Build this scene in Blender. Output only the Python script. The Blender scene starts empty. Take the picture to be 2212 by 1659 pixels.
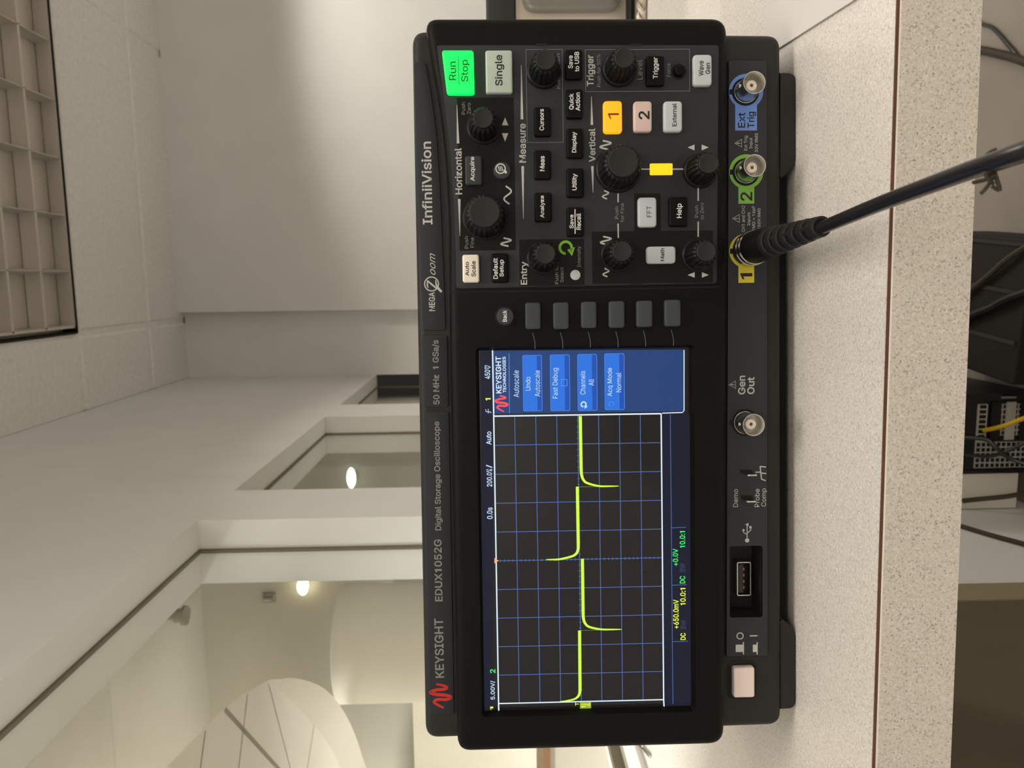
import bpy, bmesh, math, random
from mathutils import Vector, Matrix

random.seed(7)
SC = bpy.context.scene
COL = SC.collection

# ------------------------------------------------------------------ camera
cam_data = bpy.data.cameras.new('camera')
cam = bpy.data.objects.new('camera', cam_data)
COL.objects.link(cam)
_x, _y, _z, _l = Vector((-0.01232, -0.024557, -0.999623)), Vector((0.990911, 0.133622, -0.015495)), Vector((0.133952, -0.990728, 0.022687)), Vector((0.0, 0.0, 1.032))
cam.matrix_world = Matrix(((_x.x, _y.x, _z.x, _l.x), (_x.y, _y.y, _z.y, _l.y),
                           (_x.z, _y.z, _z.z, _l.z), (0, 0, 0, 1)))   # phone held on its side
cam_data.sensor_fit = 'HORIZONTAL'
cam_data.sensor_width = 36
cam_data.lens = 27.02
cam_data.clip_start = 0.01
cam_data.dof.use_dof = True
cam_data.dof.focus_distance = 0.33
cam_data.dof.aperture_fstop = 30
SC.camera = cam

# ------------------------------------------------------------------ world, lamps, exposure
w = bpy.data.worlds.new('world'); SC.world = w; w.use_nodes = True
w.node_tree.nodes['Background'].inputs[0].default_value = (1, .9, .75, 1)
w.node_tree.nodes['Background'].inputs[1].default_value = 0.02
SC.view_settings.view_transform = 'Standard'
SC.view_settings.look = 'None'
SC.view_settings.exposure = 0
SC.view_settings.gamma = 1
SC.view_settings.use_curve_mapping = False

def area(name, loc, sx, sy, power, color, spread=130):
    d = bpy.data.lights.new(name, 'AREA'); d.shape = 'RECTANGLE'; d.size = sx; d.size_y = sy
    d.energy = power; d.color = color; d.spread = math.radians(spread)
    o = bpy.data.objects.new(name, d); COL.objects.link(o); o.location = loc
    return o
def downlight_spot(loc, power, color, half, blend, radius=.2):
    d = bpy.data.lights.new('troffer_and_fill_lamp', 'SPOT'); d.energy = power; d.color = color
    d.spot_size = math.radians(2 * half); d.spot_blend = blend; d.shadow_soft_size = radius
    o = bpy.data.objects.new('troffer_and_fill_lamp', d); COL.objects.link(o); o.location = loc
WARM = (1, .93, .83)
# the lit parabolic troffers of the lab ceiling, plus two added fill lights (the one in the picture is switched off)
for x in (1.12, 1.61, 2.10): downlight_spot((x, 2.48, 2.48), 41, WARM, 68, .2, .12)
area('troffer_and_fill_lamp', (.42, -.295, 2.485), 1.15, .5, 12, WARM, 150)
area('troffer_and_fill_lamp', (2.25, .26, 2.485), 1.15, .5, 10, WARM, 150)
area('troffer_and_fill_lamp', (3.44, .26, 2.485), 1.15, .5, 24, WARM, 165)  # added fill light from the right, brightens the window wall
area('troffer_and_fill_lamp', (.42, -2.515, 2.485), 1.15, .5, 27, WARM, 150)
area('troffer_and_fill_lamp', (3.44, -2.515, 2.485), 1.15, .5, 24, WARM, 165)  # second added fill light for the window wall
# lamps of the room behind the interior windows: two at its ceiling and an upward light added to brighten the canopy
area('next_room_lamp', (-2.6, .2, 2.48), 1.2, 1.2, 225, (1, .97, .93), 140)
area('next_room_lamp', (-3.3, 2.4, 2.48), .8, .8, 80, (1, .97, .93), 150)
up = area('canopy_fill_light', (-2.0, 2.9, .25), 1.2, .7, 13, (1, .97, .93), 150)
up.rotation_euler = (math.pi, 0, 0)

# ------------------------------------------------------------------ materials
def lin(c):
    c = c / 255
    return c / 12.92 if c <= .04045 else ((c + .055) / 1.055) ** 2.4
def rgb(r, g, b): return (lin(r), lin(g), lin(b), 1)
MATS = {}
def mat(name, col, rough=.5, metal=0, emit=None, estr=1, spec=.5, bump=0, bscale=900, vary=0, coat=0):
    m = bpy.data.materials.new(name); m.use_nodes = True
    nt = m.node_tree; b = nt.nodes['Principled BSDF']
    b.inputs['Base Color'].default_value = col
    b.inputs['Roughness'].default_value = rough
    b.inputs['Metallic'].default_value = metal
    b.inputs['Specular IOR Level'].default_value = spec
    b.inputs['Coat Weight'].default_value = coat
    b.inputs['Coat Roughness'].default_value = .05
    if emit:
        b.inputs['Emission Color'].default_value = emit
        b.inputs['Emission Strength'].default_value = estr
    if bump or vary:
        tc = nt.nodes.new('ShaderNodeTexCoord'); n = nt.nodes.new('ShaderNodeTexNoise')
        n.inputs['Scale'].default_value = bscale; n.inputs['Detail'].default_value = 3
        nt.links.new(tc.outputs['Object'], n.inputs['Vector'])
        if bump:
            bm = nt.nodes.new('ShaderNodeBump'); bm.inputs['Strength'].default_value = bump
            bm.inputs['Distance'].default_value = .0004
            nt.links.new(n.outputs['Fac'], bm.inputs['Height']); nt.links.new(bm.outputs['Normal'], b.inputs['Normal'])
        if vary:
            r = nt.nodes.new('ShaderNodeValToRGB')
            r.color_ramp.elements[0].position = .3; r.color_ramp.elements[1].position = .7
            r.color_ramp.elements[0].color = tuple(c * (1 - vary) for c in col[:3]) + (1,)
            r.color_ramp.elements[1].color = tuple(min(1, c * (1 + vary)) for c in col[:3]) + (1,)
            nt.links.new(n.outputs['Fac'], r.inputs['Fac']); nt.links.new(r.outputs['Color'], b.inputs['Base Color'])
    MATS[name] = m
    return m

def laminate(name, base, dark, light):
    m = bpy.data.materials.new(name); m.use_nodes = True
    nt = m.node_tree; b = nt.nodes['Principled BSDF']; b.inputs['Roughness'].default_value = .42
    tc = nt.nodes.new('ShaderNodeTexCoord')
    def layer(scale, lo, hi, detail=2):
        n = nt.nodes.new('ShaderNodeTexNoise'); n.inputs['Scale'].default_value = scale
        n.inputs['Detail'].default_value = detail
        nt.links.new(tc.outputs['Object'], n.inputs['Vector'])
        r = nt.nodes.new('ShaderNodeMapRange'); r.inputs[1].default_value = lo; r.inputs[2].default_value = hi
        nt.links.new(n.outputs['Fac'], r.inputs[0]); return r.outputs[0]
    def mix(f, a, c):
        x = nt.nodes.new('ShaderNodeMix'); x.data_type = 'RGBA'
        nt.links.new(f, x.inputs[0])
        for s, v in ((6, a), (7, c)):
            if isinstance(v, tuple): x.inputs[s].default_value = v
            else: nt.links.new(v, x.inputs[s])
        return x.outputs[2]
    c = mix(layer(900, .52, .66), base, light)
    c = mix(layer(1300, .56, .76), c, dark)
    c = mix(layer(760, .58, .76), c, tuple(.5 * (p + q) for p, q in zip(base, dark)))
    nt.links.new(c, b.inputs['Base Color'])
    return m

M_WALL = mat('white_wall_paint', (.79, .785, .77, 1), .75, vary=.02, bscale=6)
M_CEIL = mat('mineral_ceiling_tile', (.9, .89, .87, 1), .9, vary=.05, bscale=60)
M_FLOOR = mat('taupe_vinyl_floor', rgb(152, 144, 134), .35, vary=.06, bscale=9)
M_REVEAL = mat('window_gasket', rgb(104, 98, 78), .6)
M_NEXT = mat('next_room_paint', rgb(176, 173, 160), .8, vary=.02, bscale=5)
M_NEXTC = mat('next_room_ceiling', rgb(188, 184, 175), .85, vary=.02, bscale=5)
M_NEXTF = mat('next_room_carpet', rgb(96, 90, 80), .9, vary=.1, bscale=80)
M_CREAM = mat('cream_paint', rgb(242, 239, 225), .5, vary=.02, bscale=8)
M_WOOD = mat('brown_wood_edge', rgb(166, 122, 84), .5, vary=.15, bscale=40)
M_CANOPY = mat('white_canopy_panel', rgb(228, 224, 212), .5, vary=.02, bscale=10)
M_SEAM = mat('grey_panel_seam', rgb(150, 144, 130), .7)
M_TOP = laminate('speckled_laminate', rgb(226, 220, 212), rgb(172, 162, 152), rgb(240, 236, 230))
M_EDGE = laminate('shaded_laminate_edge', rgb(214, 206, 196), rgb(138, 128, 117), rgb(226, 220, 212))  # same laminate as the top, darkened to carry the front's shade
M_BROWN = mat('brown_laminate_core', rgb(96, 62, 48), .7, vary=.15, bscale=120)
M_PAPER = mat('white_paper', rgb(224, 220, 216), .7, vary=.01, bscale=30)
M_OLIVE = mat('dark_olive_board', rgb(100, 91, 74), .6, vary=.06, bscale=14)
M_POST = mat('olive_metal_post', rgb(150, 142, 112), .5)
M_BODY = mat('charcoal_case_plastic', rgb(42, 41, 40), .5, spec=.24, bump=.25, bscale=1600)
M_BEZ = mat('black_bezel_plastic', rgb(11, 10, 8), .5, spec=.15, bump=.2, bscale=1800)
M_PANEL = mat('dark_grey_panel', rgb(48, 50, 54), .5, spec=.22, bump=.12, bscale=1600)
M_DARK = mat('near_black_panel_print', rgb(22, 21, 20), .5, spec=.18)
M_LABEL = mat('slate_grey_label', rgb(50, 53, 57), .5, spec=.22, bump=.1, bscale=1600)
M_GAP = mat('black_gap', rgb(8, 8, 8), .8)
M_RUB = mat('black_rubber_key', rgb(12, 12, 13), .5, spec=.14)
M_KEYG = mat('dark_grey_key', rgb(60, 64, 68), .5, spec=.22)
M_SOFT = mat('grey_soft_key', rgb(68, 72, 77), .5, spec=.22)
M_LIGHTKEY = mat('light_grey_key', rgb(196, 204, 208), .45)
M_CREAMKEY = mat('cream_key', rgb(246, 238, 222), .45)
M_PINKKEY = mat('pale_pink_key', rgb(222, 198, 190), .45)
M_SINGLE = mat('pale_green_grey_key', rgb(190, 204, 192), .45)
M_GREEN = mat('lit_green_key', rgb(0, 70, 24), .4, emit=(.0, .97, .075, 1), estr=2.0)
M_ORANGE = mat('lit_orange_key', rgb(190, 110, 20), .4, emit=rgb(255, 158, 20), estr=1.3)
M_LED = mat('lit_amber_lens', rgb(190, 120, 20), .3, emit=rgb(255, 178, 14), estr=1.5)
M_POWER = mat('pinkish_white_key', rgb(244, 226, 220), .45)
M_KNOB = mat('charcoal_knob_rubber', rgb(20, 20, 20), .42, spec=.22)
M_CAP = mat('charcoal_knob_cap', rgb(44, 44, 45), .55, spec=.22)
M_PRINT = mat('light_grey_print', rgb(196, 196, 192), .6)
M_PRINTD = mat('mid_grey_print', rgb(142, 142, 140), .6)
M_LINE = mat('grey_line_print', rgb(120, 122, 124), .6)
M_WHITEP = mat('white_key_print', rgb(238, 238, 234), .6)
M_BLACKP = mat('black_key_print', rgb(22, 20, 18), .6)
M_RUNP = mat('green_key_print', rgb(0, 40, 6), .6, emit=rgb(0, 84, 10), estr=.9)
M_ONEP = mat('brown_key_print', rgb(80, 20, 8), .6, emit=rgb(120, 36, 4), estr=.8)
M_RED = mat('red_logo_print', rgb(205, 40, 32), .5)
M_ARROW = mat('green_arrow_print', rgb(126, 190, 44), .5)
M_BLUE = mat('blue_port_print', rgb(104, 142, 220), .5)
M_GRN = mat('green_port_print', rgb(126, 190, 72), .5)
M_YEL = mat('yellow_port_print', rgb(222, 206, 60), .5)
M_NICKEL = mat('nickel', rgb(206, 203, 197), .2, 1)
M_NICKELD = mat('dull_nickel', rgb(226, 224, 220), .3, 1)
M_TEFLON = mat('white_insulator', rgb(240, 234, 222), .4)
M_GOLD = mat('gold_contact', rgb(176, 120, 50), .3, 1)
M_CABLE = mat('black_cable_jacket', rgb(24, 24, 25), .3, spec=.8)
M_BOOT = mat('black_cable_boot', rgb(14, 13, 13), .45, spec=.35)
M_RIB = mat('charcoal_boot_rib', rgb(30, 29, 29), .5, spec=.4)
M_GLASSBLK = mat('screen_glass', rgb(20, 19, 18), .16, emit=rgb(20, 20, 22), estr=.7, spec=.4)
M_STEEL = mat('satin_steel', rgb(168, 162, 152), .4, .9)
M_LOUVER = mat('louver_aluminium', rgb(206, 200, 192), .5, .35)
M_LOUVER2 = mat('louver_blade_edge', rgb(214, 206, 194), .5, .2)
M_HOUSE = mat('black_fixture_gap', rgb(12, 11, 9), .8)
M_PC = mat('black_computer_case', rgb(16, 15, 14), .5)
M_PCM = mat('grey_perforated_steel', rgb(196, 190, 180), .5, .3)
M_YCAB = mat('yellow_cable_jacket', rgb(206, 168, 26), .45)
M_CBL2 = mat('dark_brown_cable', rgb(62, 55, 43), .5, spec=.3)
M_CASE = mat('black_ribbed_case', rgb(34, 30, 26), .6, spec=.25)
M_CASER = mat('grey_case_rib', rgb(52, 47, 44), .6, spec=.3)
M_WBOX = mat('off_white_cabinet', rgb(224, 220, 206), .5, vary=.02, bscale=10)
M_IBLACK = mat('black_instrument_lid', rgb(22, 22, 22), .4)
M_ISILV = mat('silver_instrument_case', rgb(190, 180, 164), .35, .4)
M_IGREY = mat('grey_instrument_bezel', rgb(112, 108, 100), .4)
M_IWIN = mat('smoked_window', rgb(74, 64, 48), .2)
M_SILVW = mat('silver_braid', rgb(206, 196, 178), .35, .5)

def glow(name, r, g, b, s=1.0):
    return mat(name, rgb(4, 4, 4), .3, emit=rgb(r, g, b), estr=s, spec=.25)
G_WHITE = glow('screen_white', 222, 240, 255, 1.05)
G_TEXT = glow('screen_text', 200, 226, 255)
G_GRID = glow('screen_grid_blue', 82, 112, 182)
G_BAR = glow('screen_bar', 20, 24, 44)
G_MENU = glow('screen_menu_blue', 36, 66, 118)
G_BTN = glow('screen_button_blue', 44, 116, 222)
G_BTN2 = glow('screen_button_edge', 32, 82, 176)
G_BTNL = glow('screen_button_rim', 92, 150, 240)
G_TRACE = glow('screen_trace_yellow', 214, 255, 72)
G_FAINT = glow('screen_trace_faint', 112, 128, 52)
G_YEL = glow('screen_yellow', 240, 255, 70)
G_GRN = glow('screen_green', 60, 246, 110)
G_RED = glow('screen_red', 250, 84, 96)
G_ORG = glow('screen_orange', 255, 176, 110)
G_DIM = glow('screen_dim', 52, 62, 90)
G_LINE = glow('screen_line_blue', 96, 132, 206)
G_MARK = glow('screen_marker', 150, 178, 60)

# ------------------------------------------------------------------ object helpers
def tag(o, label=None, cat=None, group=None, kind=None):
    if label: o['label'] = label
    if cat: o['category'] = cat
    if group: o['group'] = group
    if kind: o['kind'] = kind
    return o
def thing(name, label, cat, loc=(0, 0, 0), rz=0, group=None):
    o = bpy.data.objects.new(name, None); COL.objects.link(o)
    o.empty_display_size = .05
    o.location = loc; o.rotation_euler = (0, 0, rz)
    return tag(o, label, cat, group)

# sans serif letters: (advance, corner coordinates, triangle corners), in thousandths of the type size
GLYPHS = {}
GLYPHS[('%', 'r')] = (676, (175,283,146,286,121,297,101,314,86,335,78,360,75,388,75,412,78,440,87,464,101,486,121,503,146,513,175,517,206,513,230,503,250,486,264,464,273,440,276,412,276,388,273,360,264,335,250,314,230,297,205,286,175,327,198,332,212,346,221,365,223,388,223,412,221,435,213,454,198,468,175,473,153,468,138,454,130,435,127,412,127,388,130,365,138,346,153,332,501,-10,471,-6,446,5,426,21,412,43,403,68,400,95,400,120,403,147,412,172,427,194,447,210,471,221,501,225,531,221,556,210,576,194,590,172,598,147,601,120,601,95,598,68,589,43,575,21,555,5,531,-6,501,35,523,39,538,53,546,73,549,95,549,120,546,142,538,162,524,176,501,180,479,176,464,162,456,142,453,120,453,95,455,73,464,53,479,39,132,0,482,509,540,509,191,0), (12,13,14,11,12,14,11,14,15,10,11,15,10,15,16,9,10,16,9,16,35,35,16,17,9,35,36,34,35,17,9,36,37,33,34,17,8,9,37,33,17,18,8,37,38,32,33,18,7,8,38,32,18,19,7,38,39,31,32,19,6,7,39,6,39,40,30,31,19,30,19,20,5,6,40,5,40,41,29,30,20,29,20,21,5,41,42,28,29,21,4,5,42,28,21,22,4,42,43,27,28,22,3,4,43,27,22,23,3,43,26,26,27,23,3,26,23,2,3,23,2,23,24,1,2,24,1,24,25,0,1,25,56,57,58,55,56,58,55,58,59,54,55,59,54,59,60,53,54,60,53,60,79,79,60,61,53,79,80,78,79,61,53,80,81,77,78,61,52,53,81,77,61,62,52,81,82,76,77,62,51,52,82,76,62,63,51,82,83,75,76,63,50,51,83,50,83,84,74,75,63,74,63,64,49,50,84,49,84,85,73,74,64,73,64,65,49,85,86,72,73,65,48,49,86,72,65,66,48,86,87,71,72,66,47,48,87,71,66,67,47,87,70,70,71,67,47,70,67,46,47,67,46,67,68,45,46,68,45,68,69,44,45,69,88,89,90,88,90,91))
GLYPHS[('0', 'r')] = (453, (227,-7,174,1,130,24,95,62,69,113,53,178,48,254,53,330,69,395,95,447,130,484,174,508,227,516,279,508,323,484,358,447,384,395,400,330,405,254,400,178,384,113,359,62,323,24,279,1,227,50,261,56,290,74,313,103,330,144,340,194,344,254,340,314,330,365,313,405,290,435,261,453,227,460,192,453,163,435,140,405,123,365,113,314,109,254,113,194,123,144,140,103,163,74,192,56), (11,12,13,10,11,13,10,13,14,9,10,14,9,14,36,36,14,15,9,36,37,35,36,15,9,37,38,34,35,15,8,9,38,34,15,16,8,38,39,33,34,16,8,39,40,32,33,16,7,8,40,32,16,17,7,40,41,31,32,17,6,7,41,31,17,18,6,41,42,30,31,18,5,6,42,5,42,43,29,30,18,29,18,19,5,43,44,28,29,19,4,5,44,28,19,20,4,44,45,27,28,20,3,4,45,27,20,21,3,45,46,26,27,21,3,46,47,25,26,21,2,3,47,25,21,22,2,47,24,24,25,22,2,24,22,1,2,22,1,22,23,0,1,23))
GLYPHS[('1', 'r')] = (453, (76,0,76,55,391,55,391,0,276,509,276,0,212,0,212,448,209,448,86,358,86,427,198,509), (0,1,2,0,2,3,10,11,4,10,4,8,8,4,7,7,4,5,10,8,9,6,7,5))
GLYPHS[('2', 'r')] = (453, (64,0,64,47,234,229,261,257,282,282,299,305,311,327,318,348,320,371,317,397,308,419,293,436,273,449,250,457,224,460,196,457,172,447,153,433,139,413,130,390,127,362,66,362,71,405,86,442,111,473,143,496,182,511,225,516,268,511,306,497,337,474,361,445,376,411,381,372,378,345,371,318,357,290,336,259,306,223,267,180,153,60,153,57,389,57,389,0), (26,27,28,25,26,28,25,28,29,25,29,30,24,25,30,24,30,31,23,24,15,15,24,14,14,24,31,13,14,31,23,15,16,12,13,31,11,12,31,23,16,17,11,31,32,22,23,17,10,11,32,22,17,18,9,10,32,22,18,19,9,32,33,21,22,19,8,9,33,21,19,20,8,33,34,7,8,34,6,7,34,6,34,35,5,6,35,5,35,36,4,5,36,4,36,37,3,4,37,3,37,38,2,3,38,1,2,38,1,38,39,1,39,40,1,40,41,1,41,42,1,42,43,0,1,43))
GLYPHS[('3', 'r')] = (453, (218,-7,173,-3,133,10,98,30,70,57,52,91,44,132,109,132,115,107,126,87,144,71,165,59,191,52,219,50,248,53,275,61,297,74,315,93,325,116,329,145,326,172,316,196,299,217,275,234,242,244,201,248,157,248,157,299,288,448,288,452,70,452,70,509,372,509,372,461,211,278,211,289,264,288,308,276,344,253,371,222,387,186,393,145,387,103,370,66,344,36,309,12,266,-2), (30,31,32,30,32,33,30,33,29,29,33,28,28,33,34,27,28,35,35,28,34,26,27,35,26,35,36,26,36,37,26,37,38,26,38,25,25,38,24,24,38,39,23,24,39,22,23,39,22,39,40,21,22,40,20,21,40,20,40,41,19,20,41,18,19,41,18,41,42,5,6,7,5,7,8,17,18,42,5,8,9,17,42,43,16,17,43,4,5,9,4,9,10,15,16,43,4,10,11,15,43,44,14,15,44,4,11,12,3,4,12,13,14,44,3,12,13,3,13,44,3,44,45,2,3,45,2,45,46,1,2,46,1,46,0))
GLYPHS[('5', 'r')] = (453, (221,-7,178,-2,140,11,108,32,83,60,66,93,60,130,122,130,127,108,138,89,154,73,173,60,196,52,221,50,250,53,276,64,298,82,314,104,324,131,328,162,324,193,314,221,297,244,275,262,248,273,218,277,192,275,167,268,145,258,128,246,67,253,96,509,366,509,366,452,151,452,134,301,136,301,155,315,178,325,203,331,229,334,263,330,294,321,321,306,345,285,364,260,379,231,388,199,391,163,385,117,369,76,343,41,309,15,268,-1), (30,31,34,34,31,32,34,32,33,30,34,35,39,40,41,38,39,41,38,41,42,37,38,42,37,42,43,36,37,43,36,43,44,30,35,36,30,36,26,26,36,25,25,36,44,25,44,45,24,25,45,30,26,27,23,24,45,30,27,28,22,23,45,22,45,46,30,28,29,21,22,46,21,46,47,20,21,47,20,47,48,19,20,48,19,48,49,18,19,49,17,18,49,5,6,7,5,7,8,17,49,50,5,8,9,16,17,50,4,5,9,4,9,10,15,16,50,15,50,51,4,10,11,14,15,51,3,4,11,3,11,12,13,14,51,3,12,13,3,13,51,3,51,52,2,3,52,2,52,53,1,2,53,1,53,0))
GLYPHS[('6', 'r')] = (453, (226,-7,182,-1,142,15,109,40,84,74,69,115,64,162,68,199,80,239,102,285,137,340,252,509,322,509,151,261,145,261,154,275,165,288,179,299,196,307,214,312,235,314,278,309,316,295,346,271,370,240,384,201,389,157,384,112,368,73,343,39,310,14,271,-2,226,48,254,52,279,63,299,79,314,101,324,128,327,157,324,187,314,213,299,235,279,251,254,262,226,265,198,262,174,252,153,235,138,214,128,188,125,158,128,128,138,102,153,79,174,63,198,52), (10,11,12,10,12,16,16,12,13,9,10,16,19,20,21,18,19,21,18,21,22,17,18,22,16,17,22,16,22,23,9,16,15,13,16,44,44,16,23,8,9,15,8,15,14,44,23,43,43,23,24,13,44,45,13,45,46,42,43,24,8,14,13,8,13,46,8,46,47,41,42,24,41,24,25,7,8,47,7,47,48,40,41,25,7,48,49,39,40,25,39,25,26,6,7,49,6,49,50,38,39,26,5,6,50,5,50,51,37,38,26,37,26,27,5,51,52,36,37,27,4,5,52,36,27,28,4,52,53,35,36,28,4,53,54,34,35,28,3,4,54,34,28,29,3,54,55,33,34,29,3,55,32,32,33,29,3,32,29,2,3,29,2,29,30,1,2,30,1,30,31,0,1,31))
GLYPHS[('=', 'r')] = (453, (72,245,72,301,381,301,381,245,72,97,72,153,381,153,381,97), (0,1,2,0,2,3,4,5,6,4,6,7))
GLYPHS[('A', 'r')] = (480, (16,0,201,509,276,509,463,0,395,0,287,302,276,334,264,372,250,420,232,478,245,478,228,419,213,371,201,333,191,302,85,0,110,142,110,199,370,199,370,142), (0,1,9,9,1,2,9,2,10,10,2,3,0,9,11,11,9,8,11,10,8,8,10,3,7,8,3,0,11,12,6,7,3,0,12,13,5,6,3,0,13,14,0,14,15,4,5,3,16,17,18,16,18,19))
GLYPHS[('C', 'r')] = (510, (267,-7,205,1,150,25,104,63,70,115,48,179,40,254,48,329,70,393,104,445,150,484,205,508,267,516,305,513,340,504,373,490,402,471,427,447,448,418,463,385,473,348,408,348,401,373,389,395,375,413,357,428,337,440,315,449,292,454,267,456,223,450,184,432,150,403,125,364,109,314,103,254,109,194,125,145,151,105,184,76,223,59,267,53,292,55,315,60,337,69,357,81,375,96,389,114,401,136,408,160,473,160,463,124,448,91,428,62,402,38,373,19,341,5,305,-4), (11,12,13,11,13,14,10,11,14,10,14,15,10,15,16,9,10,16,9,16,29,29,16,17,9,29,30,28,29,17,27,28,17,9,30,31,26,27,17,26,17,18,8,9,31,25,26,18,8,31,32,24,25,18,24,18,19,23,24,19,8,32,33,22,23,19,7,8,33,22,19,20,21,22,20,7,33,34,6,7,34,6,34,35,5,6,35,5,35,36,5,36,37,4,5,37,48,49,50,48,50,51,4,37,38,47,48,51,47,51,52,3,4,38,46,47,52,3,38,39,45,46,52,45,52,53,44,45,53,3,39,40,43,44,53,2,3,40,43,53,54,42,43,54,2,40,41,41,42,54,2,41,54,2,54,55,1,2,55,1,55,56,1,56,57,0,1,57))
GLYPHS[('D', 'r')] = (502, (219,0,96,0,96,57,215,57,272,63,318,81,354,110,379,149,394,198,399,255,394,312,379,361,354,399,320,428,275,446,221,452,93,452,93,509,225,509,294,501,353,478,399,441,433,391,455,329,462,255,455,181,433,119,398,68,351,31,291,8,125,509,125,0,60,0,60,509), (16,17,18,16,18,19,16,19,20,16,20,15,15,20,21,14,15,21,13,14,21,13,21,22,12,13,22,11,12,22,11,22,23,10,11,23,10,23,24,9,10,24,8,9,24,8,24,25,7,8,25,7,25,26,6,7,26,6,26,27,5,6,27,4,5,27,4,27,28,3,4,28,1,2,3,1,3,28,1,28,29,1,29,0,32,33,30,32,30,31))
GLYPHS[('E', 'r')] = (419, (60,0,60,509,372,509,372,452,125,452,125,286,355,286,355,229,125,229,125,57,375,57,375,0), (0,1,4,4,1,2,4,2,3,0,4,5,0,5,8,8,5,6,8,6,7,0,8,9,0,9,10,0,10,11))
GLYPHS[('F', 'r')] = (410, (60,0,60,509,369,509,369,452,125,452,125,278,346,278,346,221,125,221,125,0), (0,1,4,4,1,2,4,2,3,0,4,5,0,5,8,8,5,6,8,6,7,0,8,9))
GLYPHS[('H', 'r')] = (517, (60,0,60,509,125,509,125,289,392,289,392,509,457,509,457,0,392,0,392,232,125,232,125,0), (0,1,2,0,2,3,4,5,6,4,6,7,0,3,10,10,3,4,10,4,9,9,4,7,0,10,11,8,9,7))
GLYPHS[('I', 'r')] = (300, (31,0,31,57,118,57,118,452,31,452,31,509,269,509,269,452,183,452,183,57,269,57,269,0), (4,5,6,4,6,7,3,4,7,2,3,8,8,3,7,2,8,9,0,1,2,0,2,9,0,9,10,0,10,11))
GLYPHS[('L', 'r')] = (393, (60,0,60,509,125,509,125,57,361,57,361,0), (0,1,2,0,2,3,0,3,4,0,4,5))
GLYPHS[('M', 'r')] = (628, (60,0,60,509,152,509,277,187,282,174,287,159,293,141,299,123,305,103,311,84,317,65,322,49,307,49,312,65,318,83,324,102,330,121,336,140,342,158,348,174,352,187,476,509,568,509,568,0,504,0,504,291,504,308,504,327,505,347,505,369,506,391,506,413,507,435,507,457,513,457,505,433,498,409,490,386,482,363,474,341,467,322,461,305,456,291,342,0,286,0,170,291,165,304,159,321,152,340,145,361,137,384,129,408,121,432,112,457,119,457,119,437,120,416,120,394,121,372,121,350,122,328,122,309,122,291,122,0), (0,1,53,53,1,2,53,2,54,54,2,3,20,21,33,33,21,22,33,22,34,34,22,23,0,53,55,55,53,52,55,54,3,20,33,35,35,33,32,35,34,32,32,34,23,0,55,56,52,55,3,31,32,23,20,35,36,51,52,3,0,56,57,30,31,23,20,36,37,50,51,3,0,57,58,29,30,23,20,37,38,49,50,3,0,58,59,28,29,23,20,38,39,48,49,3,0,59,60,27,28,23,20,39,40,47,48,3,0,60,61,26,27,23,20,40,41,46,47,3,0,61,62,25,26,23,20,41,42,45,46,3,0,62,63,44,45,3,20,42,43,24,25,23,44,3,4,19,20,43,44,4,5,18,19,43,44,5,6,17,18,43,44,6,7,16,17,43,44,7,8,15,16,43,44,8,9,14,15,43,44,9,13,13,9,10,13,14,10,10,14,43,44,13,12,11,10,43,44,12,11,44,11,43))
GLYPHS[('N', 'r')] = (523, (60,0,60,509,136,509,343,183,352,169,363,151,375,130,388,107,401,82,414,55,405,54,402,81,401,108,400,134,399,157,399,178,399,195,399,509,463,509,463,0,387,0,202,290,190,310,177,331,164,354,148,381,130,413,108,452,119,454,121,417,122,384,123,354,124,328,125,307,125,291,125,0), (0,1,27,27,1,2,27,2,28,28,2,3,16,17,18,16,18,19,29,28,26,26,28,3,0,27,29,29,27,26,0,29,30,25,26,3,0,30,31,24,25,3,0,31,32,23,24,3,22,23,3,0,32,33,21,22,3,0,33,34,0,34,35,20,21,3,15,16,19,20,3,4,14,15,19,20,4,5,13,14,19,20,5,6,12,13,19,20,6,7,11,12,19,20,7,8,20,8,10,10,8,9,10,11,19,20,10,19))
GLYPHS[('P', 'r')] = (445, (60,0,60,509,235,509,289,503,332,487,366,462,390,430,404,391,409,348,404,304,390,265,366,233,332,207,289,191,235,186,109,186,109,242,233,242,269,246,297,256,318,272,333,294,342,319,344,348,342,376,333,402,318,423,297,439,268,449,232,452,125,452,125,0), (0,1,30,30,1,2,30,2,3,30,3,4,30,4,5,30,5,29,29,5,28,28,5,6,0,30,16,16,30,31,27,28,6,26,27,6,26,6,7,25,26,7,24,25,7,24,7,8,23,24,8,22,23,8,22,8,9,21,22,9,21,9,10,20,21,10,19,20,10,19,10,11,18,19,11,17,18,11,0,16,15,31,16,17,31,17,14,14,17,11,14,11,12,14,12,13,0,15,14,0,14,31))
GLYPHS[('R', 'r')] = (449, (60,0,60,509,236,509,290,504,333,489,367,465,390,433,405,395,409,352,405,309,390,271,367,240,333,217,289,203,236,198,96,198,96,255,234,255,269,258,298,267,319,281,334,300,342,324,345,352,342,380,334,405,319,425,298,440,269,449,233,452,125,452,125,0,353,0,230,229,303,229,428,0), (0,1,16,16,1,30,30,1,2,30,2,3,30,3,4,30,4,5,30,5,29,29,5,28,28,5,6,16,30,31,27,28,6,26,27,6,26,6,7,25,26,7,24,25,7,24,7,8,23,24,8,22,23,8,22,8,9,21,22,9,21,9,10,20,21,10,19,20,10,19,10,11,18,19,11,17,18,11,0,16,15,31,16,17,31,17,14,14,17,11,14,11,12,14,12,13,0,15,14,0,14,31,32,33,34,32,34,35))
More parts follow.
